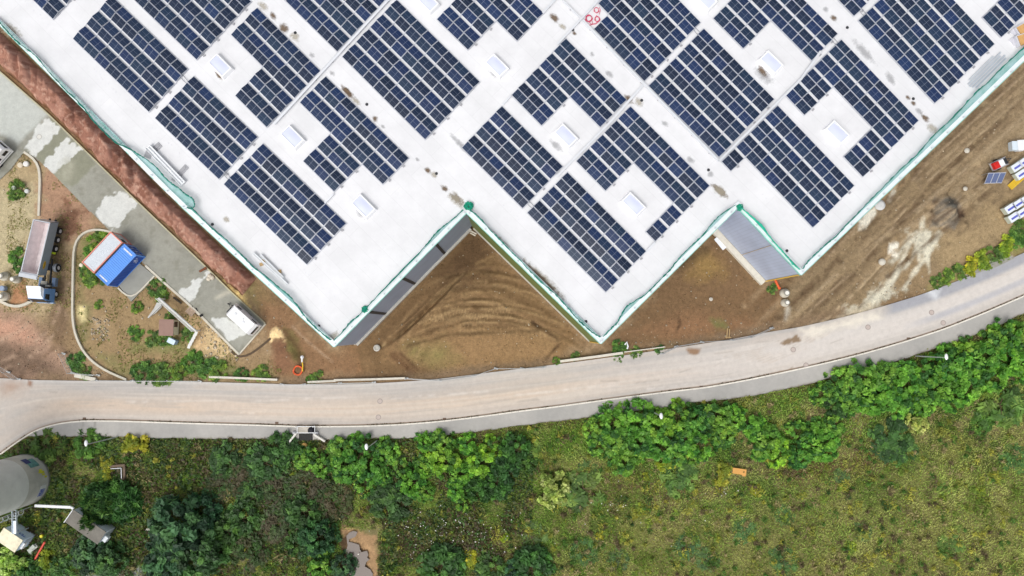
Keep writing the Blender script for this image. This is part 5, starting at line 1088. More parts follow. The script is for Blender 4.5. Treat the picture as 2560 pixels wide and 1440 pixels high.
# brown-roofed shed, cabinet, pallet
p = P(432, 819); root = thing('shed', 'small shed with brown roof and cream side beside the steel frame', 'shed', (p.x, p.y, 0), R(-1))
q = MB(); q.box((-.05, 0, .85), (1.9, 2.15, 1.7)); q.build('wall', mk('cream_wall', (222, 214, 186), .7, var=.08), root)
q = MB(); q.box((-.1, 0, 1.74), (2.12, 2.4, .1)); q.build('roof', mk('brown_roof', (150, 120, 108), .7, var=.1), root)
q = MB(); q.box((.91, .5, .95), (.05, .8, 1.0)); q.build('door', mk('shed_door', (78, 58, 48), .6), root)
p = P(437, 853); root = thing('utility_cabinet', 'small pale blue utility cabinet below the brown-roofed shed', 'cabinet', (p.x, p.y, 0), R(-25))
q = MB(); q.box((0, 0, .5), (1.05, .62, 1.0)); q.build('body', mk('cabinet_blue', (142, 170, 202), .5, var=.06), root); q = MB(); q.box((-.02, 0, 1.04), (1.15, .72, .08)); q.build('lid', mk('cabinet_lid', (206, 224, 240), .45), root); q = MB(); q.box((.53, 0, .55), (.03, .5, .8)); q.build('door', mk('cabinet_door', (160, 182, 208), .5), root)
p = P(477, 779); q = MB()
for k in range(6): q.box((0, -.42 + k * .17, .16), (1.25, .12, .03))
for k in range(3): q.box((-.52 + k * .52, 0, .09), (.12, .96, .1)); q.box((-.52 + k * .52, 0, .02), (.14, .96, .025))
tag(q.build('pallet', mk('pallet_wood', (196, 172, 150), .85, var=.15, scale=5), None, (p.x, p.y, .0), R(-40)), 'wooden pallet lying on the edge of the yard by black cables', 'pallet')
q = MB(); q.tube([P(480, 765, .08), P(485, 772, .05), P(490, 770, .1), P(494, 778, .06), P(488, 784, .05), P(494, 790, .08), P(500, 786, .05), P(508, 796, .06)], .06, 6); q.box(P(503, 789, .15), (.4, .3, .3), .6); tag(q.build('black_cable', M_black), 'tangle of black cable with a box beside the wooden pallet', 'cable')
q = MB(); q.box((0, 0, .1), (1.5, .22, .2)); q.box((0, .05, .22), (1.3, .1, .06)); p = P(444, 751); tag(q.build('dark_beam', mk('dark_wood', (72, 62, 52), .85), None, (p.x, p.y, 0), R(-36)), 'dark timber beam lying in the earth beside the yard kerb', 'beam')
q = MB(); q.tube([(0, 0, .16), (.8, 0, .16)], .16, 10); q.box((1.0, 0, .16), (.3, .34, .3)); p = P(500, 679); tag(q.build('rust_drum', mk('rust', (128, 78, 52), .85, var=.25, scale=4), None, (p.x, p.y, 0), R(28)), 'rust brown drum lying on the yard near the soil bank', 'drum')
for k, (x, y) in enumerate(((526, 690), (532, 694), (523, 697))):
    q = MB(); q.lathe([(.12, 0), (.34, .05), (.38, .2), (.3, .36), (.1, .45)], 8); p = P(x, y); tag(q.build('rubble_lump', mk('pale_rubble_%d' % k, (206, 196, 178), .9, var=.25, scale=4), None, (p.x, p.y, .0), k), ['largest pale rubble lump on the yard edge by the soil bank', 'right-hand pale rubble lump on the yard edge by the soil bank', 'lowest pale rubble lump on the yard edge by the soil bank'][k], 'rubble', 'rubble on the yard')

# white steel frame with stepped end
M_sf = mk('frame_white', (216, 216, 212), .5, .1, var=.1)
root = thing('barrier_frame', 'long white steel rail frame with braced ends standing beside the shed', 'steel frame', tuple(P(440, 800)))
o = P(440, 800); q = MB(); hz = 1.5
e0, e1 = P(397, 745, hz), P(490, 828, hz)
q.tube([e0 - o, e1 - o], .16, 10); q.build('top_beam', M_sf, root)
for px in (((389, 746), (480, 829)), ((393, 746), (484, 829))): q = MB(); q.tube([P(*px[0], hz - .3) - o, P(*px[1], hz - .3) - o], .06, 8); q.build('rail', M_sf, root)
for f in (.02, .98):
    p = e0.lerp(e1, f) - o; q = MB(); q.box((p.x, p.y, hz / 2), (.2, .2, hz)); q.build('post', M_sf, root)
q = MB(); a0, a1, b0 = P(408, 758, .9) - o, P(392, 756, .9) - o, P(371, 794, .25) - o
q.add([a1, a0, P(404, 768, .7) - o, P(389, 783, .4) - o, b0, P(369, 793, .2) - o, P(385, 771, .6) - o], [(0, 1, 2, 3, 4, 5, 6)[::-1]]); q.bar(P(404, 762, 1.0) - o, b0, .2, .25); q.build('brace', mk('brace_grey', (182, 182, 178), .6, var=.12), root)
for k in range(5):
    f = k / 4; a = P(491 - 17 * f, 830 + 32 * f, 1.3 - .7 * f) - o; b = a + (P(481 - 16 * f, 840 + 24 * f, 1.2 - .7 * f) - o - a) ; q = MB(); d = Vector((P(480, 862).x - P(491, 830).x, P(480, 862).y - P(491, 830).y, 0)).normalized(); q.bar(a - d * .1, a + d * .55, .42, .05); q.build('step_plate', M_sf, root)
q = MB(); q.bar(P(491, 829, 1.2) - o, P(471, 864, .3) - o, .14, .2); q.build('stringer', M_sf, root)

# kerb of the earth island and of the pad behind the containers
def ribbon(name, label, cat, px, wd, ht, mat, z0=0, kind=None, seg=.9, closed=False):
    pts = [Vector(p) for p in PP(px)]; dn = np.r_[0, np.cumsum([(b - a).length for a, b in zip(pts[:-1], pts[1:])])]; n = max(2, int(dn[-1] / seg)); t = np.linspace(0, dn[-1], n + 1); xs = np.interp(t, dn, [p.x for p in pts]); ys = np.interp(t, dn, [p.y for p in pts])
    for _ in range(4): xs[1:-1] = .25 * xs[:-2] + .5 * xs[1:-1] + .25 * xs[2:]; ys[1:-1] = .25 * ys[:-2] + .5 * ys[1:-1] + .25 * ys[2:]
    q = MB(); ctr = Vector((xs[0], ys[0], 0)); L_, R_ = [], []
    for i in range(n + 1):
        d = Vector((xs[min(i + 1, n)] - xs[max(i - 1, 0)], ys[min(i + 1, n)] - ys[max(i - 1, 0)], 0)).normalized(); m_ = Vector((-d.y, d.x, 0)) * (wd / 2); p = Vector((xs[i], ys[i], 0)) - ctr; L_.append(p + m_); R_.append(p - m_)
    for i in range(n):
        q.add([L_[i] + Vector((0, 0, -.4)), L_[i + 1] + Vector((0, 0, -.4)), R_[i + 1] + Vector((0, 0, -.4)), R_[i] + Vector((0, 0, -.4)), L_[i] + Vector((0, 0, ht)), L_[i + 1] + Vector((0, 0, ht)), R_[i + 1] + Vector((0, 0, ht)), R_[i] + Vector((0, 0, ht))], [(4, 7, 6, 5), (0, 4, 5, 1), (2, 6, 7, 3)] + ([(0, 3, 7, 4)] if i == 0 else []) + ([(1, 5, 6, 2)] if i == n - 1 else []))
    o = q.build(name, mat, None, ctr); tag(o, label, cat, None, kind); return o
M_krb = mk('pale_kerb', (204, 198, 182), .85, var=.12, scale=1.2, bump=.2)
ribbon('kerb_of_island', None, None, [(281, 581), (262, 574), (240, 571), (218, 574), (200, 583), (188, 598), (184, 622), (183, 660), (182, 720), (181, 800), (186, 832), (198, 862), (214, 888), (236, 910), (270, 930), (316, 949)], .3, .12, M_krb, kind='structure')
ribbon('kerb_of_yard', None, None, [(60, 380), (92, 398), (99, 412), (101, 432), (99, 480), (97, 540)], .34, .1, M_krb, kind='structure')
ribbon('kerb_of_turning_loop', None, None, [(-6, 748), (0, 752), (12, 764), (30, 770), (52, 770), (70, 762), (80, 752)], .4, .12, M_krb, kind='structure')
ribbon('yard_edge_stones', None, None, [(364, 664), (420, 715), (467, 755), (510, 797), (556, 844), (598, 886)], .32, .12, M_krb, kind='structure')
ribbon('yard_end_stones', None, None, [(664, 810), (598, 886)], .2, .12, M_krb, kind='structure')
ribbon('yard_inner_stones', None, None, [(0, 179), (120, 284), (317, 479), (517, 669), (576, 728), (663, 808)], .18, .12, mk('thin_edge', (186, 180, 150), .85, var=.2, scale=1), kind='structure')
padp = [(305, 730), (350, 690), (386, 690), (330, 750)]
q = MB(); q.prism([tuple(p)[:2] for p in PP([(296, 712), (345, 655), (387, 690), (328, 754)])], -.3, .05); tag(q.build('concrete_pad', mk('pad_concrete', (150, 150, 142), .9, var=.15, scale=.6), None), kind='structure')
ribbon('pad_kerb', None, None, [(296, 720), (327, 754), (387, 690)], .22, .16, M_krb, kind='structure')
# muddy pipe trench edge round the yard end
ribbon('drain_channel', None, None, [(572, 868), (576, 886), (586, 897), (606, 898), (625, 888), (650, 868), (676, 846)], .3, -.04, mk('dark_channel', (92, 76, 60), .9), kind='structure')

# concrete shaft cones and manholes
M_cone = mk('cone_concrete', (206, 200, 184), .85, var=.14, scale=2, bump=.2); M_lid = mk('cone_lid', (240, 236, 226), .7, var=.05)
def shaft(label, px, s=1.0):
    p = P(*px); root = thing('manhole_shaft', label, 'concrete shaft', (p.x, p.y, 0), 0, 'concrete shaft cones')
    s *= .72; q = MB(); q.lathe([(.95 * s, -.2), (.95 * s, .25), (.6 * s, .75), (.6 * s, .95)], 22); q.build('cone', M_cone, root); q = MB(); q.lathe([(.62 * s, .95), (.62 * s, 1.0), (.42 * s, 1.02)], 20, cap=False); q.build('ring', M_concd, root); q = MB(); q.lathe([(.40 * s, .96), (.40 * s, 1.06)], 18); q.build('lid', M_lid, root)
shaft('upper left concrete shaft cone below the truck trailer', (12, 691)); shaft('concrete shaft cone right under the front of the tipping trailer', (42, 699), .85); shaft('lowest concrete shaft cone on the small earth loop', (12, 741))
shaft('upper concrete shaft cone near the right tip of the warehouse', (1961, 733)); shaft('lower concrete shaft cone near the right tip of the warehouse', (1962, 757), .85)
q = MB(); q.lathe([(.4, 0), (.42, .6), (.36, .7), (.3, .72)], 14); p = P(11, 721); tag(q.build('barrel', mk('barrel_blue', (150, 166, 190), .5, var=.1), None, (p.x, p.y, -.1)), 'pale blue barrel between two concrete shaft cones', 'barrel')
for px, r, c, lb in (((52, 413), .42, (214, 200, 176), 'beige concrete disc left of the white one near the kerb'), ((66, 410), .42, (226, 224, 220), 'white concrete disc near the curved yard kerb'), ((36, 470), .34, (186, 188, 180), 'grey disc at the left side of the green weeds'), ((68, 478), .34, (206, 208, 204), 'pale disc at the right side of the green weeds'), ((204, 663), .3, (232, 222, 200), 'small cream disc at the corner of the white cabin')):
    q = MB(); q.lathe([(r, -.1), (r, .16), (r * .8, .24), (r * .3, .26)], 16); p = P(*px); tag(q.build('concrete_disc', mk('disc_%d' % int(px[0]), c, .8, var=.08), None, (p.x, p.y, 0)), lb, 'concrete disc', 'loose concrete discs')
def cover(label, px, z, r=.42, col=(150, 146, 142)):
    p = P(*px, z); root = thing('manhole_cover', label, 'manhole cover', (p.x, p.y, z), 0, 'manhole covers'); q = MB(); q.lathe([(r, 0), (r, .012)], 22); q.build('frame', mk('cover_frame_%d' % int(px[0]), tuple(int(v * .86) for v in col), .8), root); q = MB(); q.lathe([(r * .74, .012), (r * .74, .02)], 20); q.build('lid', mk('cover_lid_%d' % int(px[0]), col, .7, var=.12, scale=9), root)
cover('pale round cover on the light patch of the paved yard', (98, 342), .03, .42, (214, 212, 204))
for px, lb in (((950, 1003), 'manhole cover on the upper lane, left of the road middle'), ((946, 1043), 'manhole cover near the kerb, left of the road middle'), ((2329, 781), 'dark manhole cover on the right part of the road, upper lane'), ((2358, 807), 'dark manhole cover on the right part of the road near the kerb'), ((1983, 874), 'manhole cover on the road below the shaft cones'), ((2015, 913), 'manhole cover by the mud patch near the kerb'), ((2170, 818), 'flat manhole cover at the edge of the pale dusty lane')): cover(lb, px, .024, .4, (190, 176, 168))
for px, lb in (((211, 1047), 'drain grate at the start of the kerb curve'), ((692, 1058), 'drain grate at the kerb left of the inlet'), ((1111, 1048), 'drain grate at the kerb above the bushes'), ((1299, 1028), 'drain grate at the kerb left of the second lamp'), ((1753, 968), 'drain grate at the kerb in the middle right'), ((2271, 847), 'drain grate at the kerb near the far right lamp')):
    p = P(*px, .024); q = MB(); q.box((0, 0, .006), (.5, .4, .012))
    for k in range(5): q.box((-.18 + k * .09, 0, .016), (.04, .34, .012))
    tag(q.build('drain_grate', mk('grate_brown_%d' % px[0], (112, 92, 78), .8), None, (p.x, p.y, .022), 0), lb, 'drain grate', 'drain grates along the kerb')
# ================================================================ right-hand building site
M_pk = mk('foil_white', (226, 232, 240), .35, var=.06); M_pks = mk('foil_stripe', (96, 104, 190), .4, var=.15, scale=5); M_pkb = mk('foil_side', (190, 196, 180), .5, var=.1)
def pack(label, px, rz, hgt=.95):
    p = P(*px, hgt); root = thing('wrapped_pallet', label, 'wrapped pallet', (p.x, p.y, 0), rz, 'white wrapped pallets')
    q = MB(); q.box((0, 0, hgt / 2 + .08), (1.62, 1.12, hgt - .16)); q.build('wrapping', M_pkb, root); q = MB(); q.box((0, 0, hgt + .02), (1.56, 1.06, .05)); q.build('top_sheet', M_pk, root)
    q = MB(); q.box((.05, -.06, hgt + .05), (1.1, .3, .012)); q.build('print', M_pks, root); q = MB(); q.box((0, 0, .06), (1.5, 1.1, .1)); q.build('base', M_wood, root)
aP = R(33)
pack('foil-wrapped pallet, nearest of the upper stack to the red machine', (2542, 417), aP); pack('foil-wrapped pallet behind the nearest one of the upper stack at the right edge', (2562, 404), aP); pack('foil-wrapped pallet below the nearest one of the upper stack', (2553, 436), aP, .8)
pack('foil-wrapped pallet at the left corner of the lower stack', (2526, 521), aP); pack('foil-wrapped pallet in the back row middle of the lower stack', (2546, 510), aP); pack('foil-wrapped pallet in the back row of the lower stack cut by the right edge', (2566, 498), aP)
pack('foil-wrapped pallet at the front corner of the lower stack', (2535, 543), aP); pack('foil-wrapped pallet in the front row of the lower stack cut by the right edge', (2556, 532), aP)
p = P(2541, 364, .8); q = MB(); q.box((0, 0, .4), (1.3, 1.3, .8)); q.box((0, 0, .83), (1.36, 1.36, .06)); tag(q.build('pale_crate', mk('crate_pale', (214, 226, 234), .4, var=.04), None, (p.x, p.y, 0), .02), 'pale blue crate left of a white sheet at the right edge', 'crate')
p = P(2555, 363, .9); q = MB(); q.box((0, 0, .45), (1.0, 1.5, .9)); q.box((0, 0, .92), (1.3, 1.6, .05)); tag(q.build('white_crate', M_white, None, (p.x, p.y, 0), .05), 'bright white covered crate cut by the right picture edge', 'crate')
# yellow boards
a, b = P(2524, 469, .15), P(2575, 424, .15); d = b - a; ang = math.atan2(d.y, d.x)
for k in range(4):
    q = MB(); q.box((d.length / 2, 0, 0), (d.length, .2, .06)); q.box((d.length / 2, 0, -.06), (d.length * .9, .08, .06)); n = Vector((-d.y, d.x, 0)).normalized() * (.36 - .24 * k); p = a + n
    tag(q.build('yellow_board', M_yellow, None, p, ang), ['uppermost yellow board of four lying by the right edge', 'second yellow board from the top by the right edge', 'third yellow board from the top by the right edge', 'lowest yellow board of four lying by the right edge'][k], 'board', 'yellow boards')
# red and white machine
p = P(2500, 409, .8); root = thing('trailer_generator', 'small red and white trailer machine beside the tilted solar panel stand', 'machine', (p.x, p.y, 0), R(24))
q = MB(); q.box((0, 0, .45), (2.5, 1.15, .12)); q.box((0, .6, .6), (2.6, .06, .25)); q.box((0, -.6, .6), (2.6, .06, .25)); q.box((-1.3, 0, .6), (.06, 1.2, .25)); q.build('frame', M_alu, root)
q = MB(); q.box((-.82, 0, .85), (.86, 1.0, .75)); q.lathe([(.28, 0), (.22, .1)], 12, (-.82, .05, 1.22)); q.build('hood', M_red, root)
q = MB(); q.box((.1, 0, .75), (.9, 1.0, .55)); q.build('white_case', M_white, root); q = MB(); q.box((.85, 0, .7), (.55, .9, .4)); q.box((.7, .1, .95), (.2, .4, .2)); q.box((1.0, -.25, .95), (.2, .25, .2)); q.build('engine', M_dark, root)
q = MB(); q.bar((1.25, .3, .5), (2.1, 0, .5), .07, .07); q.bar((1.25, -.3, .5), (2.1, 0, .5), .07, .07); q.build('drawbar', M_dark, root)
for s in (-1, 1):
    q = MB(); q.lathe([(.28, -.09), (.3, 0), (.28, .09)], 14); o = q.build('wheel', M_black, root); o.location = (-.1, s * .72, .3); o.rotation_euler = (R(90), 0, 0)
# tilted solar stand
c0, c1, c2, c3 = P(2461, 459, .35), P(2504.5, 457.5, .35), P(2516, 431, 1.5), P(2471, 432.5, 1.5); o0 = (c0 + c1) / 2; root = thing('solar_stand', 'tilted stand of three solar panels on the bare earth at right', 'solar stand', (o0.x, o0.y, 0))
M_spc = mk('stand_cells', (92, 104, 140), .3, var=.08, scale=3)
for k in range(3):
    f0_, f1_ = k / 3 + .008, (k + 1) / 3 - .008; q = MB(); A1, B1, C1, D1 = c0.lerp(c1, f0_), c0.lerp(c1, f1_), c3.lerp(c2, f1_), c3.lerp(c2, f0_); nrm = (B1 - A1).cross(D1 - A1).normalized() * .05
    vv = [v - Vector((o0.x, o0.y, 0)) for v in (A1, B1, C1, D1)]; q.add([v - nrm for v in vv] + vv, [(3, 2, 1, 0), (4, 5, 6, 7), (0, 1, 5, 4), (1, 2, 6, 5), (2, 3, 7, 6), (3, 0, 4, 7)])
    m_ = sum(vv, Vector()) / 4; q.add([m_ + (v - m_) * .91 + nrm * .1 for v in vv], [(0, 1, 2, 3)], 1); q.build('solar_panel', [M_pfr, M_spc], root)
for c, z in ((c2, 1.5), (c3, 1.5)): q = MB(); v = c - o0; q.tube([(v.x, v.y, 0), (v.x, v.y, z - .35 - .05 + .35)], .04, 6); q.build('leg', M_steel, root)
for c in (c0, c1): q = MB(); v = c - o0; q.tube([(v.x, v.y, 0), (v.x, v.y, .32)], .04, 6); q.build('leg', M_steel, root)
# orange pipe, hoses
q = MB(); q.tube([(0, 0, .3), (.9, -1.05, .2)], .17, 12); q.lathe([(.2, 0), (.2, .2)], 12, (.9, -1.05, .08)); p = P(1936, 700); tag(q.build('orange_pipe', M_orange, None, (p.x, p.y, 0), R(-14)), 'orange drain pipe sticking out under the right tip of the warehouse', 'pipe')
h = MB(); c = P(745, 926)
for r_, z in ((.72, .05), (.64, .1), (.7, .15), (.58, .08)): h.tube([Vector((c.x + r_ * 1.0 * math.cos(a) + .05 * math.sin(3 * a), c.y + r_ * math.sin(a), z + .02 * math.sin(5 * a))) for a in np.linspace(0, 6.28, 26)[:-1]], .05, 6, 0, True)
tag(h.build('orange_hose', M_orange), 'coil of orange hose lying on the earth beside a yellow standpipe', 'hose')
root = thing('standpipe', 'yellow and white standpipe leaning beside the orange hose coil', 'standpipe', tuple(P(757, 928))); q = MB(); q.tube([(0, 0, .1), (.1, .9, .4), (.05, 1.4, .5)], .09, 8); q.build('pipe', M_yellow, root); q = MB(); q.lathe([(.22, 0), (.26, .2), (.12, .4)], 10, (0, 2.1, .3)); q.box((0, 1.6, .5), (.18, .5, .14)); q.build('valve', M_white, root)
q = MB(); q.box((0, 0, .08), (1.1, .22, .06)); q.box((.1, -.3, .08), (.9, .18, .06)); p = P(1183, 581); tag(q.build('plank_pair', mk('plank_pale', (214, 206, 190), .8), None, (p.x, p.y, 0), R(-28)), 'two short pale planks lying in the inner corner of the first notch', 'planks')
q = MB(); q.lathe([(.5, -.1), (.5, .12), (.3, .2), (.25, .1)], 16); p = P(942, 870); tag(q.build('concrete_ring', M_conc, None, (p.x, p.y, 0)), 'small concrete ring sunk in the orange earth by the left notch wall', 'concrete ring')
q = MB(); q.lathe([(.75, -.1), (.8, .15), (.5, .45), (.3, .5)], 18); p = P(2199, 513); tag(q.build('white_sack', mk('sack_white', (206, 206, 204), .7, var=.1), None, (p.x, p.y, 0)), 'round white sack heap against the foot of the right warehouse wall', 'sack')
for k, (px, r, lb) in enumerate((((2416, 377), .42, 'round pale boulder alone on the right building site'), ((1777, 748), .3, 'largest pale stone lying in the second notch'), ((2204, 655), .55, 'white chalky lump left of the slurry stream'), ((2412, 472), .35, 'pale lump at the top of the dug hole'))):
    q = MB(); q.lathe([(r * .6, -.1), (r, .1), (r * .85, r * .6), (r * .3, r * .85)], 9); p = P(*px); tag(q.build('boulder', mk('boulder_%d' % k, (206, 200, 186), .9, var=.2, scale=5, bump=.4), None, (p.x, p.y, 0), k), lb, 'boulder', 'pale boulders')

# ---------------------------------------------------------------- fences and low walls along the road
M_fen = mk('fence_zinc', (178, 180, 180), .45, .4, var=.1)
def fence(label, px, hgt=1.1, grp='site fences along the road', wires=4):
    pts = PP(px); o = pts[0]; root = thing('site_fence', label, 'fence', (o.x, o.y, 0), 0, grp)
    for a, b in zip(pts[:-1], pts[1:]):
        a, b = a - o, b - o; d = (b - a); q = MB()
        for z in np.linspace(.12, hgt, wires): q.tube([a + Vector((0, 0, z)), b + Vector((0, 0, z))], .028 if z in (.12, hgt) else .014, 5)
        n = max(2, int(d.length / .45))
        for k in range(n + 1): p = a + d * (k / n); q.tube([p + Vector((0, 0, .12)), p + Vector((0, 0, hgt))], .012, 4)
        q.build('mesh_panel', M_fen, root)
    for p in pts: p = p - o; q = MB(); q.tube([p, p + Vector((0, 0, hgt + .08))], .045, 7); q.box(p + Vector((0, 0, .07)), (.6, .24, .14), random.uniform(-.3, .3)); q.build('post', M_fen, root)
fence('site fence in front of the earth island, left of the low white walls', [(240, 951), (330, 952), (420, 952), (500, 953)])
fence('site fence beside the curved island kerb by the left shrub', [(160, 884), (182, 932), (246, 938)], 1.3)
fence('site fence at the far left end by the dirt entrance', [(-8, 912), (22, 930), (48, 948)], 1.3)
fence('site fence with a white barrier bar in the middle of the road edge', [(1016, 946), (1100, 951), (1186, 939), (1240, 921), (1305, 921), (1360, 918)])
fence('site fence bending away from the road at the second notch', [(1655, 884), (1690, 866), (1755, 855), (1830, 850), (1875, 843), (1928, 820)], 1.3)
fence('site fence by the low white wall below the left tip', [(705, 961), (760, 961), (850, 958), (935, 956)])
def lowwall(label, px, wd, ht):
    o = ribbon('low_wall', label, 'low wall', px, wd, ht, mk('low_wall_white', (214, 208, 194), .85, var=.12, bump=.2), seg=1.2); o['group'] = 'low white walls along the road'
lowwall('low white wall at the road edge left of the orange hose', [(525, 942), (610, 945), (695, 949)], .3, .4)
lowwall('low white wall at the road edge right of the orange hose', [(770, 955), (840, 952)], .3, .3); lowwall('low white wall at the road edge below the left tip of the warehouse', [(836, 950), (930, 948), (1013, 945)], .3, .45)
lowwall('long low white wall in the weeds below the middle tip', [(1400, 903), (1480, 893), (1556, 882)], .36, .5); lowwall('thin low white wall continuing right of the long one below the middle tip', [(1560, 880), (1610, 874), (1662, 867)], .14, .3)
lowwall('short white retaining strip at the corner of the island kerb', [(188, 938), (205, 943), (240, 949)], .55, .2)
q = MB(); q.bar((0, 0, .3), (.15, 1.5, .3), .12, .1); q.bar((.35, 0, .3), (.5, 1.4, .3), .1, .1); q.bar((-.2, .2, .2), (.7, .15, .2), .14, .1); p = P(1815, 846); tag(q.build('stacked_boards', M_wood, None, (p.x, p.y, 0)), 'short wooden boards standing by the bent fence near the road', 'boards')
q = MB(); q.tube([P(1562, 862, .05), P(1567, 855, .3), P(1570, 866, .25), P(1568, 872, .1)], .12, 7); tag(q.build('white_pipe', M_white), 'short curved white pipe beside the round bush at the road edge', 'pipe')
p = P(2524, 638, 0); q = MB(); q.prism([(x - p.x, y - p.y) for x, y, _ in PP([(2420, 690), (2450, 668), (2524, 640), (2536, 646), (2490, 668)])], -.2, .04); tag(q.build('concrete_strip', M_concd, None, (p.x, p.y, 0)), kind='structure')

# ---------------------------------------------------------------- street lamps
def lamp(label, base, head):
    b = P(*base); hd = P(*head, 6.9); root = thing('street_lamp', label, 'street lamp', tuple(b), 0, 'street lamps along the pavement'); e = hd - b
    q = MB(); q.tube([(0, 0, -.1), (0, 0, 1.0), (e.x * .15, e.y * .15, 4.0), (e.x * .3, e.y * .3, 6.6)], [.09, .085, .065, .05], 10); q.build('pole', mk('lamp_pole', (176, 184, 182), .5, .2), root)
    q = MB(); q.tube([(e.x * .3, e.y * .3, 6.6), (e.x * .75, e.y * .75, 6.88)], .045, 8); q.build('arm', M_alu, root)
    q = MB(); q.lathe([(.05, -.12), (.26, -.09), (.31, 0), (.24, .09), (.05, .14)], 16); o = q.build('lamp_head', M_white, root, None, smooth=True); o.location = (e.x, e.y, 6.9); o.scale = (.8, 1.45, 1); o.rotation_euler = (0, 0, .05)
lamp('leftmost street lamp, by the bushes right of the round silo', (293, 1092), (215, 1108)); lamp('street lamp above the bushes right of the inlet', (943, 1101), (916, 1117)); lamp('street lamp in the middle of the dense kerbside bushes', (1632, 1029), (1653, 1040)); lamp('rightmost street lamp with its pole leaning far over dark bushes', (2290, 890), (2366, 892))

# ---------------------------------------------------------------- inlet with headwall below the pavement
o = P(766, 1085); root = thing('culvert_inlet', 'concrete culvert inlet with white railings and dark grate cutting into the pavement', 'culvert inlet', tuple(o))
def at(px, z): return P(*px, z) - o
q = MB(); q.prism([tuple(at(p, 0))[:2] for p in ((744, 1066), (788, 1066), (788, 1081), (744, 1081))], -.1, .2); q.build('headwall', mk('inlet_concrete', (206, 198, 186), .85, var=.15), root)
q = MB(); q.prism([tuple(at(p, 0))[:2] for p in ((748, 1083.5), (782, 1083.5), (782, 1101), (748, 1101))], -.3, .14)
q.build('basin', mk('basin_dark', (62, 60, 56), .9), root)
q = MB()
for k in range(9): q.bar(at((749 + 4 * k, 1083.5), .2), at((749 + 4 * k, 1101), .2), .05, .04)
q.build('grate', M_dark, root)
for a, b, lb in (((743, 1066), (743, 1082), None), ((787, 1065), (787, 1080), None), ((740, 1082), (792, 1082), None), ((744, 1066), (787, 1066), None)):
    q = MB()
    for z in (.55, 1.0): q.tube([at(a, z), at(b, z)], .05, 6)
    for f in (0, 1): v = at(a, 0).lerp(at(b, 0), f); q.tube([v, v + Vector((0, 0, 1.0))], .05, 6)
    q.build('railing', M_white, root)
for a, b in (((741, 1083), (718, 1112)), ((784, 1085), (813, 1103))): q = MB(); q.bar(at(a, .5), at(b, .35), .26, .5); q.build('wing_wall', mk('wing_pale', (218, 214, 206), .8, var=.08), root)
for px in ((736, 1082), (792, 1083)): q = MB(); q.box(at(px, .25), (.5, .4, .3)); q.build('corner_block', M_blst, root)
q = MB(); q.lathe([(.2, 0), (.5, .12), (.48, .4), (.25, .55), (.1, .6)], 10); p = P(779, 1075, .2); o_ = q.build('black_bag', mk('bag_black', (24, 24, 34), .6, var=.3, scale=5), None, (p.x, p.y, .2), .4); tag(o_, 'black bag lying on the headwall of the culvert inlet', 'bag')
for k, px in enumerate(((743, 1120), (762, 1113))): q = MB(); q.lathe([(.1, 0), (.45, .05), (.4, .25), (.2, .38)], 8); p = P(*px); tag(q.build('sandy_lump', mk('sandy_%d' % k, (184, 146, 86), .9, var=.25, scale=5), None, (p.x, p.y, 0), k), ['left sandy lump in the brown earth below the culvert inlet', 'right sandy lump in the brown earth below the culvert inlet'][k], 'lump', 'sandy lumps below the inlet')

# ---------------------------------------------------------------- silo and huts at the lower left
sc_ = P(62, 1199); RS = 3.72; HS = 13.0; root = thing('silo', 'tall round concrete silo with painted graffiti at the lower left edge', 'silo', (sc_.x, sc_.y, 0))
q = MB(); q.lathe([(RS, -.3), (RS, 4.4)], 56, cap=False); q.build('lower_shell', mk('silo_low', (184, 183, 174), .9, var=.28, scale=.35, bump=.2), root, smooth=True)
q = MB(); q.lathe([(RS + .02, 4.4), (RS + .02, HS)], 56, cap=False); q.build('upper_shell', mk('silo_high', (208, 210, 206), .9, var=.16, scale=.4, bump=.15), root, smooth=True)
q = MB(); q.lathe([(RS + .2, HS), (RS + .2, HS + .3), (RS * .5, HS + .9), (.4, HS + 1.2)], 40); q.build('cap', M_conc, root)
q = MB(); q.lathe([(RS + .06, -.2), (RS + .08, .35)], 56, cap=False); q.build('base_band', mk('base_band', (140, 142, 128), .9, var=.3, scale=.6), root)
def curved(name, a0, a1, z0, z1, mat, off_=.03, n=8):
    q = MB(); vv = []
    for k in range(n + 1):
        a = R(a0 + (a1 - a0) * k / n); vv += [((RS + off_) * math.cos(a), (RS + off_) * math.sin(a), z0), ((RS + off_) * math.cos(a), (RS + off_) * math.sin(a), z1)]
    q.add(vv, [(2 * k, 2 * k + 2, 2 * k + 3, 2 * k + 1) for k in range(n)]); return q.build(name, mat, root)
curved('graffiti_panel', 38, 62, 1.2, 3.1, mk('graffiti_teal', (96, 140, 138), .7, var=.5, scale=1.6)); curved('graffiti_panel', 50, 66, 2.2, 3.3, mk('graffiti_indigo', (66, 72, 118), .7, var=.5, scale=1.8), .045)
Myg = mk('graffiti_yellow', (196, 196, 62), .7, var=.2)
for a0, z0, da, dz in ((24, 1.3, 5, .7), (19, 1.0, 5, .8), (14, 1.0, 4, .6), (8, .7, 4, .5), (21, 1.8, 3, .4)): curved('graffiti_letter', a0, a0 + da, z0, z0 + dz, Myg, .045, 3)
Mbg = mk('graffiti_blue', (44, 76, 170), .7, var=.15); Mwg = mk('graffiti_white', (206, 208, 206), .7, var=.1)
curved('graffiti_band', -34, -8, .75, 2.0, Mwg, .035)
for k, a0 in enumerate((-33, -28.5, -24, -19.5)):
    for da, z0, z1 in ((0, .8, 1.9), (2.4, .8, 1.9), (1.2, 1.2 + .2 * (k % 2), 1.5 + .2 * (k % 2))): curved('graffiti_letter', a0 + da, a0 + da + 1.1, z0, z1, Mbg, .055, 2)
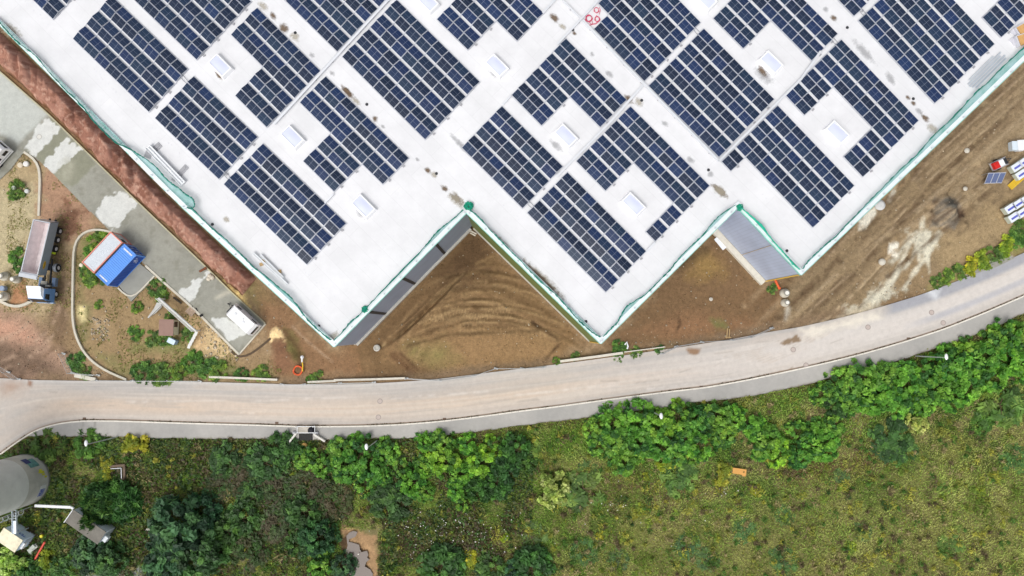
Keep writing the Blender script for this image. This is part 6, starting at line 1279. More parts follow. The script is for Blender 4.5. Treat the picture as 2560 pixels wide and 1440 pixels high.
for k, a0 in enumerate((-14, -11, -8, -5)): curved('graffiti_letter', a0, a0 + .8, 1.0, 1.7, Mwg, .05, 2)
# caged ladder on the south side
la = R(-72); lp = Vector(((RS + .35) * math.cos(la), (RS + .35) * math.sin(la), 0)); tx = Vector((-math.sin(la), math.cos(la), 0)); rad = Vector((math.cos(la), math.sin(la), 0))
q = MB()
for s in (-1, 1): q.tube([lp + tx * (.28 * s) + Vector((0, 0, .3)), lp + tx * (.28 * s) + Vector((0, 0, HS))], .04, 6)
for k in range(40): q.tube([lp - tx * .28 + Vector((0, 0, .5 + k * .31)), lp + tx * .28 + Vector((0, 0, .5 + k * .31))], .022, 5)
for k in range(11):
    z = 2.4 + k; q.tube([lp + tx * (.42 * math.cos(a)) + rad * (.62 * math.sin(a)) + Vector((0, 0, z)) for a in np.linspace(0, math.pi, 9)], .03, 5)
for a in np.linspace(.3, 2.84, 5): q.tube([lp + tx * (.42 * math.cos(a)) + rad * (.62 * math.sin(a)) + Vector((0, 0, 2.4)), lp + tx * (.42 * math.cos(a)) + rad * (.62 * math.sin(a)) + Vector((0, 0, 12.4))], .022, 5)
q.build('caged_ladder', mk('ladder_zinc', (206, 212, 216), .45, .3), root)
# white tube from the silo to the grey-roofed hut
q = MB(); pts = [P(88, 1264, 1.3), P(178, 1268, 1.9)]; q.bar(pts[0], pts[1], .36, .26); q.bar(pts[1], P(184, 1272, 1.9), .3, .26); tag(q.build('white_duct', M_white), 'straight white duct from the silo foot to the grey-roofed hut', 'duct')
# white hut with graffiti
hz = 2.75; wA, wB, wC = P(11, 1319, hz), P(58, 1351, hz), P(37, 1381, hz); d = wB - wA; ang = math.atan2(d.y, d.x); lx, ly = d.length, (wC - wB).length; ctr = wA + d / 2 + (wC - wB) / 2
root = thing('white_hut', 'white hut with stained cream roof and blue scribbles below the silo', 'hut', (ctr.x, ctr.y, 0), ang)
q = MB(); q.box((0, 0, hz / 2 - .05), (lx - .12, ly - .12, hz)); q.build('wall', mk('hut_white', (206, 222, 240), .6, var=.06), root); q = MB(); q.box((0, 0, hz + .03), (lx, ly, .1)); q.build('roof', mk('hut_cream_roof', (232, 224, 196), .8, var=.28, scale=1.2), root)
q = MB(); r_ = random.Random(5)
for k in range(16):
    x = -lx / 2 + .5 + k * .15; pts = [Vector((x + r_.uniform(-.05, .12), ly / 2 - .045, 1.5 + r_.uniform(-.35, .35) + .02 * k)) for _ in range(4)]; q.tube(pts, .026, 4)
q.build('scribble', mk('scribble_blue', (70, 110, 190), .7), root)
q = MB(); q.box((lx / 2 + .1, -.1, 1.9), (.35, .9, .5)); q.build('air_unit', M_white, root); q = MB(); q.box((lx / 2 - .04, .3, 1.0), (.06, .8, 1.9)); q.build('door', mk('hut_door', (186, 198, 214), .5), root)
# conveyor between silo and hut
q = MB(); a, b = P(36, 1276, 3.3), P(37, 1334, 3.0); sd2 = Vector((.28, 0, 0))
for s in (-1, 1): q.bar(a + sd2 * s, b + sd2 * s, .05, .3)
for k in range(9): v = a.lerp(b, k / 8.5); q.bar(v - sd2, v + sd2, .05, .05)
v = a.lerp(b, .45); q.bar(v, b, .5, .06); q.bar(b, Vector((b.x, b.y, .0)), .12, .12); o_ = Vector((a.x, a.y, 0)); q.v = [tuple(Vector(p) - o_) for p in q.v]; tag(q.build('walkway', mk('walkway_zinc', (206, 216, 226), .45, .2), None, o_), 'narrow metal walkway from the silo ladder to the white hut roof', 'walkway')
# grey-roofed hut
hz = 2.5; wA, wB, wC = P(183.3, 1273, hz), P(265.6, 1330, hz), P(244.4, 1361, hz); d = wB - wA; ang = math.atan2(d.y, d.x); lx, ly = d.length, (wC - wB).length; ctr = wA + d / 2 + (wC - wB) / 2
root = thing('long_hut', 'long hut with weathered grey felt roof half under a green willow', 'hut', (ctr.x, ctr.y, 0), ang)
q = MB(); q.box((0, 0, hz / 2 - .05), (lx - .16, ly - .16, hz)); q.build('wall', mk('hut2_wall', (206, 214, 222), .6, var=.06), root); q = MB(); q.box((0, 0, hz + .03), (lx, ly, .1)); q.build('roof', mk('felt_roof', (122, 118, 110), .9, var=.25, scale=1.0, bump=.3), root)
q = MB(); q.box((-lx / 2 + .03, -.1, hz + .12), (.1, ly, .1)); q.build('roof_trim', M_white, root)
q = MB(); q.box((lx / 2 + .3, -.15, 1.7), (.55, .8, .7)); q.build('air_unit', mk('air_unit', (216, 222, 226), .5), root)
# chamber, markers and debris
p = P(297, 1180); root = thing('brick_chamber', 'old square brick chamber with metal frame half overgrown by yellow shrubs', 'chamber', (p.x, p.y, 0), R(4))
q = MB()
for c, s in (((0, .95, .1), (2.2, .35, .5)), ((.95, -.1, .1), (.35, 1.7, .5)), ((-.95, -.1, .05), (.3, 1.6, .4)), ((0, -1.0, .05), (1.9, .3, .4))): q.box(c, s)
q.build('wall', mk('chamber_brick', (112, 96, 82), .9, var=.3, scale=3), root); q = MB(); q.lathe([(.75, 0), (.7, .1)], 20, (-.2, 0, -.05)); q.build('lid', mk('chamber_lid', (96, 88, 74), .9, var=.2), root)
q = MB(); q.bar((-.9, .62, .45), (.62, .62, .45), .07, .06); q.bar((.62, .62, .45), (.62, -.9, .45), .07, .06); q.build('frame', M_alu, root)
q = MB(); q.tube([P(112, 1355, .5), P(77, 1417, .3)], .15, 8); tag(q.build('red_pole', mk('red_pole', (222, 88, 72), .5, var=.15)), 'red pole lying slanted in the grass below the white hut', 'pole')
p = P(86, 1369); q = MB(); q.box((0, 0, .25), (1.5, .6, .4), 0); q.box((.25, .1, .55), (.7, .5, .25), .1); q.box((-.6, -.25, .15), (.5, .5, .25), .3); tag(q.build('concrete_block', mk('block_pale', (186, 190, 182), .9, var=.2, scale=2), None, (p.x, p.y, 0), R(38)), 'pale concrete block between the white hut and the red pole', 'block')
q = MB(); q.lathe([(.22, 0), (.24, .5), (.2, .6)], 10); p = P(109, 1338); tag(q.build('yellow_marker', mk('marker_yellow', (226, 216, 50), .5), None, (p.x, p.y, 0)), 'small yellow marker post in the grass right of the white hut', 'marker')
for px, s, rz, lb in (((426, 1246), (1.9, .7, .25), 1.05, 'uppermost pale broken slab in the row beside the dark trees'), ((408, 1274), (.8, .6, .22), .7, 'second and smallest pale broken slab beside the dark trees'), ((388, 1306), (2.6, .9, .26), 1.0, 'largest pale broken slab in the row beside the dark trees'), ((374, 1322), (.9, .6, .2), .5, 'lowest pale broken slab in the row beside the dark trees'), ((402, 1314), (.9, .5, .2), .6, 'pale broken slab right of the largest one beside the dark trees')):
    q = MB(); r_ = random.Random(int(px[0])); n = 11; po = [((s[0] / 2) * math.cos(2 * math.pi * k / n) * r_.uniform(.75, 1.1), (s[1] / 2) * math.sin(2 * math.pi * k / n) * r_.uniform(.7, 1.15)) for k in range(n)]; q.prism(po, -.1, s[2]); p = P(*px); tag(q.build('broken_slab', M_conc, None, (p.x, p.y, .1), rz), lb, 'slab', 'broken slabs beside the dark trees')
# orange board in the meadow
p = P(1846, 1177); q = MB(); x0, x1, y0, y1 = -1.0, 1.0, -.42, .42
q.box((-.38, 0, .2), (1.24, .84, .08)); q.box((.62, .27, .2), (.76, .3, .08)); q.box((.62, -.27, .2), (.76, .3, .08)); q.box((.88, 0, .2), (.24, .24, .08)); q.box((.4, 0, .2), (.32, .24, .08)); q.box((.72, -.5, .2), (.5, .18, .08)); tag(q.build('orange_board', mk('orange_plate', (214, 158, 84), .6, var=.1), None, (p.x, p.y, .25), R(-8)), 'orange plate with a hole lying in the meadow by an olive shrub', 'plate')

# ================================================================ vegetation
def inside(poly, x, y):
    r = np.zeros(len(x), bool)
    for k in range(len(poly)):
        ax, ay = poly[k]; bx, by = poly[(k + 1) % len(poly)]; cr = (ay > y) != (by > y); r ^= cr & (x < ax + (y - ay) * (bx - ax) / (by - ay + 1e-12))
    return r

def leaf_quads(P0, size, cols, up=.55, asp=1.7):
    """one bent leaf (two triangles folded into a rhombus) at every point"""
    n = len(P0); nz = rng.normal(0, 1, (n, 3)); nz[:, 2] = np.abs(nz[:, 2]) + up * 2; nz /= np.linalg.norm(nz, axis=1)[:, None]
    a = rng.normal(0, 1, (n, 3)); a -= nz * (a * nz).sum(1)[:, None]; a /= np.linalg.norm(a, axis=1)[:, None]; b = np.cross(nz, a); s = size[:, None]
    Vv = np.stack([P0 - a * s * asp * .5, P0 + b * s * .5 + nz * s * .12, P0 + a * s * asp * .5, P0 - b * s * .5 + nz * s * .12], 1).reshape(-1, 3)
    F_ = np.arange(4 * n).reshape(n, 4); return Vv, F_, np.repeat(cols, 4, 0)
M_leaf = vc('foliage', .55, .0, 1, 1, 0, .42, .48, True); M_grass = vc('meadow_blades', .8, .0, 1, 1, 0, .25, .15); M_bark = mk('bark', (92, 76, 58), .9, var=.3, scale=6)
def crown(name, K, M_, leaf, pal, flat=.6, spread=.8, cl=.34, asp=1.7, holes=.0, up=.55):
    """unit-radius crown: K leaf clumps of M_ leaves through a dome; pal = clump colours (sRGB)"""
    pts, cs, sz = [], [], []; pal = np.array([lin(c) for c in pal])
    for k in range(K):
        r = math.sqrt(rng.random()) * spread; a = rng.random() * 6.283; hmax = math.sqrt(max(0, 1 - r * r)); z = flat * hmax * (1 - .55 * rng.random() ** 1.6) + .05
        c = np.array([r * math.cos(a), r * math.sin(a), z]); rr = cl * (.6 + .7 * rng.random()); m = int(M_ * (.6 + .8 * rng.random()))
        q = rng.normal(0, 1, (m, 3)); q /= np.linalg.norm(q, axis=1)[:, None]; q *= (rng.random((m, 1)) ** .4) * rr; q[:, 2] *= .7
        base = pal[int(rng.integers(len(pal)))] * (.75 + .5 * rng.random()); pts.append(c + q); cs.append(base * (.7 + .6 * rng.random((m, 1)))); sz.append(leaf * (.6 + .8 * rng.random(m)))
    P0 = np.vstack(pts); P0[:, 2] = np.maximum(P0[:, 2], .03); Vv, F_, C_2 = leaf_quads(P0, np.concatenate(sz), np.vstack(cs), up, asp); return npmesh(name, Vv, F_, M_leaf, C_2)
BR = [(126, 178, 70), (104, 158, 62), (144, 196, 76), (80, 134, 56), (68, 116, 52), (158, 206, 84), (114, 168, 64)]
DK = [(66, 108, 70), (78, 124, 78), (56, 92, 60), (94, 140, 84), (52, 84, 58)]
KINDS = {
 'bright': [crown('crown_bright', nk, 40, .12, BR, .8, 1.05, .18, 1.9) for nk in (44, 54, 38, 60, 48)],
 'dark': [crown('crown_dark', nk, 54, .09, DK, .9, 1.05, .18, 2.0) for nk in (64, 74, 56)],
 'mid': [crown('crown_mid', 44, 40, .12, [(78, 120, 58), (64, 102, 50), (94, 138, 64), (58, 90, 46)], .6, 1.0, .22, 2.4) for _ in range(2)],
 'yellow': [crown('crown_yellow', 26, 34, .13, [(168, 178, 58), (186, 188, 66), (144, 164, 56), (128, 152, 58)], .6, .95, .26, 2.2)],
 'pale': [crown('crown_pale', 44, 40, .13, [(196, 214, 118), (176, 200, 104), (156, 184, 92), (206, 220, 138)], .6, .95, .18, 1.4)],
 'weed': [crown('crown_weed', 30, 30, .12, [(112, 152, 68), (96, 136, 60), (134, 168, 78), (84, 120, 56)], .35, 1.0, .24, 3.0) for _ in range(3)],
 'willow': [crown('crown_willow', 90, 46, .10, [(84, 128, 62), (68, 110, 54), (112, 152, 72), (58, 96, 50)], .7, 1.0, .2, 3.6, up=.2) for _ in range(2)],
 'bramble': [crown('crown_bramble', 50, 46, .09, [(80, 98, 54), (88, 86, 58), (72, 94, 50), (98, 94, 66), (84, 118, 58)], .35, 1.0, .24, 2.6) for _ in range(2)],
 'herb': [crown('crown_herb', 16, 16, .2, [(166, 172, 62), (150, 162, 66), (132, 150, 64)], .4, .95, .3, 2.6) for _ in range(3)],
 'cushion': [crown('crown_cushion', 30, 22, .13, [(96, 132, 76), (108, 144, 82), (86, 120, 68), (120, 142, 80)], .25, 1.05, .24, 3.0) for _ in range(2)]}
def trunk_mesh(k):
    q = MB(); r_ = random.Random(k)
    q.tube([(0, 0, -.1), (.02, .01, .2), (.03, -.02, .45)], [.06, .045, .03], 7)
    for i in range(5):
        a = 6.28 * i / 5 + r_.random(); q.tube([(.02, 0, .15 + .04 * i), (.25 * math.cos(a), .25 * math.sin(a), .35 + .05 * i), (.5 * math.cos(a), .5 * math.sin(a), .5 + .03 * i)], [.03, .02, .01], 5)
    o = q.build('trunk', M_bark); m = o.data; bpy.data.objects.remove(o); return m
TR = [trunk_mesh(1), trunk_mesh(2)]
nplant = [0]
def plant(kind, px, rpx, label, cat='shrub', group=None, hf=1.0, name=None):
    p = P(*px); r = rpx * .0598 * (.84 + .12 * math.sin(px[0] * 1.3) if kind == 'bright' else 1); nplant[0] += 1; k = nplant[0]; r_ = random.Random(k * 7)
    hgt = r * hf; p2 = P(px[0], px[1], hgt * .5); root = thing(name or ('tree' if cat == 'tree' else 'shrub'), label, cat, (p2.x, p2.y, gz(p2.x, p2.y)), r_.uniform(0, 6.28), group); ms = KINDS[kind]
    c = obj('crown', ms[k % len(ms)], root); c.scale = (r * r_.uniform(.92, 1.12), r * r_.uniform(.92, 1.12), hgt * r_.uniform(.9, 1.15))
    t = obj('trunk', TR[k % 2], root); t.scale = (r * .8, r * .8, hgt * .8)
ORD = ['first', 'second', 'third', 'fourth', 'fifth', 'sixth', 'seventh', 'eighth', 'ninth', 'tenth', 'eleventh', 'twelfth', 'thirteenth', 'fourteenth', 'fifteenth', 'sixteenth', 'seventeenth', 'eighteenth']
def row(items, kind, txt, group, hf=.95):
    for i, (x, y, r) in enumerate(sorted(items)): plant(kind, (x, y), r, '%s from the left %s' % (ORD[i], txt), 'shrub', group, hf)
gA, gB, gC = 'bright green shrubs right of the inlet', 'bright green shrubs in the middle of the pavement edge', 'green shrubs along the right part of the pavement'
row([(850, 1120, 42), (905, 1132, 44), (965, 1128, 42), (1062, 1105, 36), (1105, 1108, 40), (1168, 1112, 38), (1230, 1122, 38)], 'bright', 'leafy shrub along the pavement edge right of the inlet', gA)
row([(762, 1146, 40), (806, 1166, 42), (862, 1168, 42), (928, 1178, 44), (998, 1175, 30), (1062, 1165, 40), (1108, 1150, 44), (1150, 1190, 40), (1200, 1160, 38)], 'bright', 'leafy shrub in the second row right of the inlet', gA)
row([(916, 1214, 36), (955, 1196, 30), (1030, 1205, 40), (1062, 1232, 36), (1140, 1228, 34), (1158, 1256, 26)], 'bright', 'bright shrub lobe reaching into the meadow right of the inlet', gA, 1.0)
row([(1260, 1180, 38), (1288, 1128, 36), (1244, 1212, 36), (1318, 1160, 24), (1200, 1225, 34)], 'mid', 'dull green shrub left of the bare grass gap', 'dull shrubs left of the grass gap')
row([(1492, 1078, 42), (1538, 1060, 46), (1596, 1050, 46), (1650, 1066, 46), (1702, 1042, 44), (1748, 1056, 46), (1795, 1042, 42), (1836, 1034, 32), (1872, 1060, 36)], 'bright', 'shrub at the kerb around the middle street lamp', gB, 1.0)
row([(1503, 1112, 36), (1550, 1108, 50), (1600, 1100, 46), (1660, 1110, 50), (1710, 1102, 48), (1756, 1108, 42), (1805, 1082, 40)], 'bright', 'shrub in the second row below the middle street lamp', gB, .95)
row([(1562, 1148, 38), (1590, 1138, 32), (1690, 1145, 34), (1740, 1140, 30)], 'bright', 'shrub at the meadow side below the middle street lamp', gB)
row([(1898, 1076, 38), (1920, 1104, 42), (1948, 1128, 40), (1995, 1086, 44), (2000, 1138, 44), (2048, 1082, 42), (2060, 1112, 42), (2088, 1064, 32), (1902, 1138, 20)], 'bright', 'shrub of the bright round clump right of the middle', gB, .9)
row([(2062, 985, 40), (2108, 966, 46), (2162, 950, 48), (2222, 936, 46), (2272, 948, 46), (2322, 926, 46), (2384, 914, 48), (2424, 878, 46), (2462, 898, 46), (2492, 856, 46), (2524, 828, 42), (2552, 846, 44)], 'bright', 'shrub at the pavement around the rightmost street lamp', gC, 1.0)
row([(2124, 1006, 38), (2186, 990, 46), (2240, 1004, 42), (2272, 985, 46), (2306, 1006, 40), (2342, 972, 48), (2382, 996, 42), (2422, 958, 48), (2482, 936, 46), (2534, 890, 46), (2562, 918, 40)], 'bright', 'shrub in the meadow-side row near the rightmost street lamp', gC, .95)
plant('mid', (2098, 1018, ), 30, 'lower dull shrub between the two right-hand shrub groups')
# dark trees and others at the lower left
for kd, px, r, lb, ct, hf in (('dark', (452, 1322), 74, 'largest dark green tree right of the broken slabs', 'tree', 1.0), ('dark', (504, 1288), 48, 'dark tree at the upper right of the largest one', 'tree', .95), ('dark', (492, 1378), 66, 'dark tree below the largest one, near the bottom', 'tree', .95), ('dark', (408, 1402), 52, 'dark tree at the bottom, left of the others', 'tree', .95), ('mid', (428, 1440), 34, 'mid green shrub at the bottom edge under the dark trees', 'shrub', 1.2), ('mid', (560, 1330), 40, 'dull green shrub right of the dark trees', 'shrub', 1.1),
                          ('willow', (246, 1262), 50, 'bright willow hanging over the grey-roofed hut', 'tree', .95), ('willow', (296, 1256), 46, 'darker willow right of the one over the hut', 'tree', .9), ('willow', (226, 1305), 28, 'small willow branch cluster over the hut roof', 'tree', 2.4), ('dark', (226, 1388), 50, 'dark tree below the grey-roofed hut, left one', 'tree', .9), ('dark', (266, 1400), 42, 'dark tree below the grey-roofed hut, right one', 'tree', .9),
                          ('pale', (24, 1408), 40, 'light green bush below the white hut at the left edge', 'shrub', 1.1), ('mid', (56, 1432), 34, 'mid green bush at the bottom left corner', 'shrub', 1), ('yellow', (112, 1400), 24, 'yellowish bush right of the red pole', 'shrub', 1), ('weed', (90, 1432), 30, 'green bush at the bottom below the red pole', 'shrub', .9), ('weed', (150, 1425), 34, 'wide green bush at the bottom between pole and dark trees', 'shrub', .8),
                          ('yellow', (336, 1112), 30, 'yellow-green shrub at the pavement right of the leftmost lamp', 'shrub', .9), ('weed', (212, 1112), 36, 'yellowish weeds under the leftmost lamp head', 'shrub', .7), ('yellow', (266, 1160), 16, 'bright yellow shrub left above the brick chamber', 'shrub', 1), ('yellow', (268, 1190), 18, 'bright yellow shrub left below the brick chamber', 'shrub', 1), ('weed', (110, 1118), 40, 'low green weeds between kerb curve and silo', 'shrub', .5), ('weed', (60, 1128), 26, 'low green weeds left in the corner of the kerb curve', 'shrub', .5),
                          ('dark', (790, 1348), 44, 'dark bush left of the muddy pond', 'shrub', 1.1), ('mid', (748, 1362), 32, 'mid green bush left of the dark one by the pond', 'shrub', 1), ('bright', (800, 1412), 40, 'bright green bush at the bottom left of the pond', 'shrub', 1), ('dark', (856, 1420), 30, 'dark bush at the pond edge at the bottom', 'shrub', 1), ('yellow', (768, 1336), 9, 'tiny yellow sprout on the bush left of the pond', 'shrub', 3), ('yellow', (731, 1186), 9, 'tiny yellow-green sprout below the inlet', 'shrub', 1),
                          ('mid', (625, 1232), 34, 'mid green bush amid the dark brambles, upper left', 'shrub', .9), ('mid', (752, 1282), 40, 'mid green bush amid the dark brambles, right', 'shrub', .9), ('mid', (700, 1125), 40, 'mid green bush left of the culvert inlet', 'shrub', .8), ('mid', (660, 1160), 44, 'mid green bush at the upper edge of the brambles', 'shrub', .7), ('mid', (560, 1150), 38, 'mid green bush below the pavement left of the inlet', 'shrub', .7), ('mid', (600, 1300), 40, 'mid green bush right of the dark trees in the brambles', 'shrub', .7), ('mid', (975, 1260), 46, 'dull bush below the second bush row near the pond', 'shrub', .7),
                          ('bramble', (610, 1200), 46, 'brown bramble patch right of the green strip', 'shrub', .6), ('bramble', (690, 1235), 52, 'largest brown bramble patch below the inlet', 'shrub', .6), ('bramble', (770, 1225), 48, 'brown bramble patch right below the inlet', 'shrub', .6), ('bramble', (700, 1310), 50, 'brown bramble patch left of the pond', 'shrub', .6), ('bramble', (830, 1260), 44, 'brown bramble patch nearest the bright shrubs', 'shrub', .6), ('bramble', (620, 1380), 44, 'lower brown bramble patch right of the dark trees', 'shrub', .6), ('bramble', (545, 1215), 34, 'brown bramble patch nearest the green strip', 'shrub', .6),
                          ('pale', (1382, 1226), 42, 'pale large-leaved young tree standing alone in the meadow', 'tree', 1.2), ('weed', (1460, 1225), 56, 'low dull green thicket right of the pale young tree', 'shrub', .5), ('yellow', (1666, 1160), 22, 'yellow shrub below the middle street lamp group', 'shrub', 1), ('weed', (1700, 1195), 40, 'low green thicket right below the yellow shrub', 'shrub', .5), ('yellow', (1808, 1188), 27, 'olive yellow shrub beside the orange plate', 'shrub', .9), ('yellow', (1616, 1192), 11, 'small yellow sprout left of the yellow shrub', 'shrub', 1), ('bright', (1892, 1136), 18, 'small bright shrub left of the bright round clump', 'shrub', 1),
                          ('pale', (2299, 1057), 27, 'pale speckled shrub alone below the right shrub rows', 'shrub', 1.2), ('mid', (2232, 1100), 48, 'dark low bush left of the pale speckled shrub', 'shrub', .35), ('weed', (2258, 1128), 36, 'olive grassy bush at the right side of the dark low bush', 'shrub', .5), ('weed', (2506, 1014), 58, 'feathery grey-green bush near the right edge', 'shrub', .5), ('weed', (2460, 1062), 26, 'green weeds left below the feathery bush', 'shrub', .5), ('weed', (1325, 1130), 26, 'low weeds in the bare grass gap', 'shrub', .5),
                          ('mid', (1330, 1420), 50, 'green thicket at the bottom right of the pond', 'shrub', .8), ('dark', (1290, 1430), 30, 'dark thicket at the bottom between two green ones', 'shrub', .8), ('mid', (1105, 1415), 48, 'green thicket at the bottom just right of the pond', 'shrub', .8), ('yellow', (1180, 1400), 24, 'yellow-green bush at the bottom right of the pond', 'shrub', .8), ('mid', (1225, 1425), 36, 'dull bush at the bottom right of the yellow-green one', 'shrub', .7), ('yellow', (1262, 1345), 12, 'small yellow tuft right of the white flowers', 'shrub', .8)):
    plant(kd, px, r, lb, ct, None, hf)
# plants on the building site
for px, r, lb in (((238, 602), 28, 'dark green weeds left of the white cabin roof'), ((225, 625), 20, 'weeds below the first ones beside the white cabin'), ((232, 690), 28, 'bright weeds in front of the white cabin corner'), ((208, 680), 18, 'small weeds left of the cabin corner by the kerb'), ((388, 722), 24, 'green bush in the corner of the concrete pad'), ((400, 740), 16, 'small green bush at the upper end of the steel frame'), ((244, 762), 11, 'small green tuft left on the earth island'), ((337, 768), 15, 'round green tuft in the middle of the earth island'), ((334, 832), 18, 'round green tuft left of the brown-roofed shed'), ((378, 845), 22, 'bright green weeds left below the brown-roofed shed'), ((405, 850), 20, 'green weeds between shed and pale blue cabinet'), ((424, 790), 14, 'dark weeds between the steel frame and the shed'), ((465, 840), 18, 'dark weeds right of the shed under the frame'), ((40, 470), 22, 'green weeds with pale discs at the upper left'), ((28, 482), 16, 'small weeds left of the ones with pale discs'), ((36, 640), 20, 'green weeds left of the tipping trailer'), ((46, 665), 16, 'green weeds under the trailer hood'), ((185, 905), 22, 'green bush by the fence at the island kerb'), ((208, 930), 20, 'smaller bush by the low white strip at the island kerb'),
                  ((480, 905), 28, 'yellowish weeds left of the wheel-cut earth by the road'), ((512, 918), 26, 'dark green weeds below the sandy earth'), ((545, 930), 24, 'weeds above the left end of the low wall'), ((356, 932), 28, 'low weeds near the road below the island'), ((402, 938), 26, 'low dark weeds near the fence below the island'), ((446, 932), 22, 'low weeds near the road left of the low wall'), ((600, 936), 18, 'weeds behind the middle of the left low wall'), ((650, 934), 20, 'weeds behind the right end of the left low wall'), ((792, 944), 16, 'green weeds right of the orange hose'), ((775, 948), 10, 'tiny weeds by the orange hose'), ((1550, 868), 19, 'round dark bush beside the curved white pipe'), ((1440, 892), 12, 'small weeds behind the long low wall'), ((1392, 904), 10, 'small weeds at the left end of the long low wall'), ((1590, 882), 16, 'weeds along the middle of the thin low wall'), ((1650, 876), 12, 'weeds at the right end of the thin low wall'), ((1548, 892), 13, 'yellowish weeds in front of the round dark bush'), ((1934, 722), 13, 'green tuft below the orange pipe'), ((2292, 855), 8, 'tiny weed at the pavement by the rightmost lamp')):
    plant('weed', px, r, lb, 'weeds', 'green weeds on the building site', .7, 'weed_clump')
for k, (px, r) in enumerate((((2345, 704), 16), ((2370, 692), 20), ((2400, 682), 20), ((2432, 664), 24), ((2462, 650), 24), ((2492, 636), 26), ((2522, 614), 26), ((2548, 596), 26), ((2562, 572), 26))):
    plant('yellow' if k in (3, 4, 6) else 'weed', px, r, ORD[k] + ' clump from the left in the weed strip above the right end of the road', 'weeds', 'weed strip above the road', .6, 'weed_clump')
# single herbs that stand out of the meadow
hb_ = [(1500, 1340), (1560, 1345), (1600, 1275), (1590, 1285), (1612, 1278), (1690, 1280), (1735, 1266), (1770, 1275), (1645, 1295), (1622, 1308), (1320, 1330), (1385, 1370), (1512, 1336), (1555, 1350), (1795, 1345), (1620, 1425), (1590, 1435), (1890, 1225), (1840, 1250), (1870, 1275), (2105, 1220), (2060, 1250), (2010, 1240), (1965, 1295), (2360, 1245), (2455, 1230), (2510, 1310), (2395, 1320), (2200, 1355), (2160, 1335), (2375, 1405), (2130, 1370), (1710, 1390), (1440, 1250), (2490, 1195), (1880, 1345)]
hl_ = sorted(hb_)
for k, px in enumerate(hl_): plant('herb', px, random.uniform(8, 16), '%s yellow-green herb clump standing out of the meadow, counted from the left' % (ORD[k] if k < 18 else ORD[35 - k] + ' from last'), 'herb', 'yellow-green herbs in the meadow', .7, 'herb_clump')
for k, (px, r) in enumerate((((1860, 1330), 26), ((1720, 1370), 30), ((1770, 1400), 26), ((1460, 1385), 28), ((1965, 1290), 22), ((2160, 1330), 20), ((2380, 1370), 30), ((1960, 1405), 32), ((2105, 1190), 18), ((1330, 1350), 34), ((2540, 1150), 30), ((1545, 1400), 24))):
    plant('cushion', px, r, 'low blue-green herb cushion in the meadow, ' + ['right of centre', 'lower centre', 'lower centre right of another', 'left of centre', 'below the dry brown patch', 'below the dark low bush', 'lower right', 'at the bottom right of centre', 'on the dry brown patch', 'far left near the flowers', 'at the right edge', 'bottom centre-left'][k], 'herb', 'blue-green herb cushions', .35, 'herb_cushion')

# ---------------------------------------------------------------- grass, flowers, stones: what nobody could count
def veg_points(n, x0, x1, y0, y1):
    a = P(x0, y1); b = P(x1, y0); x = rng.uniform(a.x, b.x, n); y = rng.uniform(a.y, b.y, n); i = np.zeros(n, bool)
    px_ = np.array(vpts); ins = np.zeros(n, bool)
    for k in range(len(px_)):
        ax, ay = px_[k]; bx, by = px_[(k + 1) % len(px_)]; cr = (ay > y) != (by > y); ins ^= cr & (x < ax + (y - ay) * (bx - ax) / (by - ay + 1e-12))
    return x[ins], y[ins]
def ground_col(x, y):
    ix = np.clip(np.searchsorted(gx, x) - 1, 0, len(gx) - 2); iy = np.clip(np.searchsorted(gy, y) - 1, 0, len(gy) - 2); return G.C[iy * len(gx) + ix]
x, y = veg_points(330000, -60, 2620, 745, 1500)
pond_pts = [tuple(p)[:2] for p in PP([(852, 1325), (945, 1335), (950, 1480), (848, 1480)])]
kp_ = ~((x > pond_pts[0][0]) & (x < pond_pts[1][0]) & (y < pond_pts[0][1])); kp_ &= np.hypot(x - sc_.x, y - sc_.y) > RS + .1; x, y = x[kp_], y[kp_]; n = len(x)
g1 = fbm(x, y, 5, 4, 101); g2 = fbm(x, y, 1.1, 3, 102); c = ground_col(x, y)
dry = np.clip((fbm(x, y, 2.4, 4, 103) - .5) * 5 + (x - 20) / 90, 0, 1)[:, None]
base = np.array(lin((114, 144, 60))) * (1 - dry) + np.array(lin((156, 164, 92))) * dry
colr = (.84 * base + .62 * c) * (.85 + .8 * rng.random((n, 1)) ** 1.3) * (.7 + .6 * g2[:, None])
pick = rng.random(n); colr[pick < .035] = np.array(lin((172, 168, 66))) * .9; colr[(pick > .035) & (pick < .10)] = np.array(lin((176, 164, 122))) * .9; colr[(pick > .1) & (pick < .16)] = np.array(lin((72, 94, 42)))
ln_ = .16 + .42 * rng.random(n) * (.5 + g1); ang_ = rng.uniform(0, 6.28, n); wind = .9 + .5 * fbm(x, y, 8, 2, 104) * 6; ang_ = np.where(rng.random(n) < .55, wind + rng.normal(0, .5, n), ang_)
lean = ln_ * (.5 + .5 * rng.random(n)); hh_ = ln_ * (.35 + .5 * rng.random(n)); wd_ = .025 + .035 * rng.random(n); z0 = gz(x, y) - .02
dx, dy = np.cos(ang_), np.sin(ang_); b0 = np.stack([x - dy * wd_, y + dx * wd_, z0], 1); b1 = np.stack([x + dy * wd_, y - dx * wd_, z0], 1); mid_ = np.stack([x + dx * lean * .5 + dy * wd_ * .9, y + dy * lean * .5 - dx * wd_ * .9, z0 + hh_ * .75], 1); tp = np.stack([x + dx * lean, y + dy * lean, z0 + hh_], 1)
gm = npmesh('meadow_grass', np.stack([b0, b1, mid_, tp], 1).reshape(-1, 3), np.arange(4 * n).reshape(n, 4), M_grass, np.repeat(colr, 4, 0)); tag(obj('meadow_grass', gm), kind='stuff')
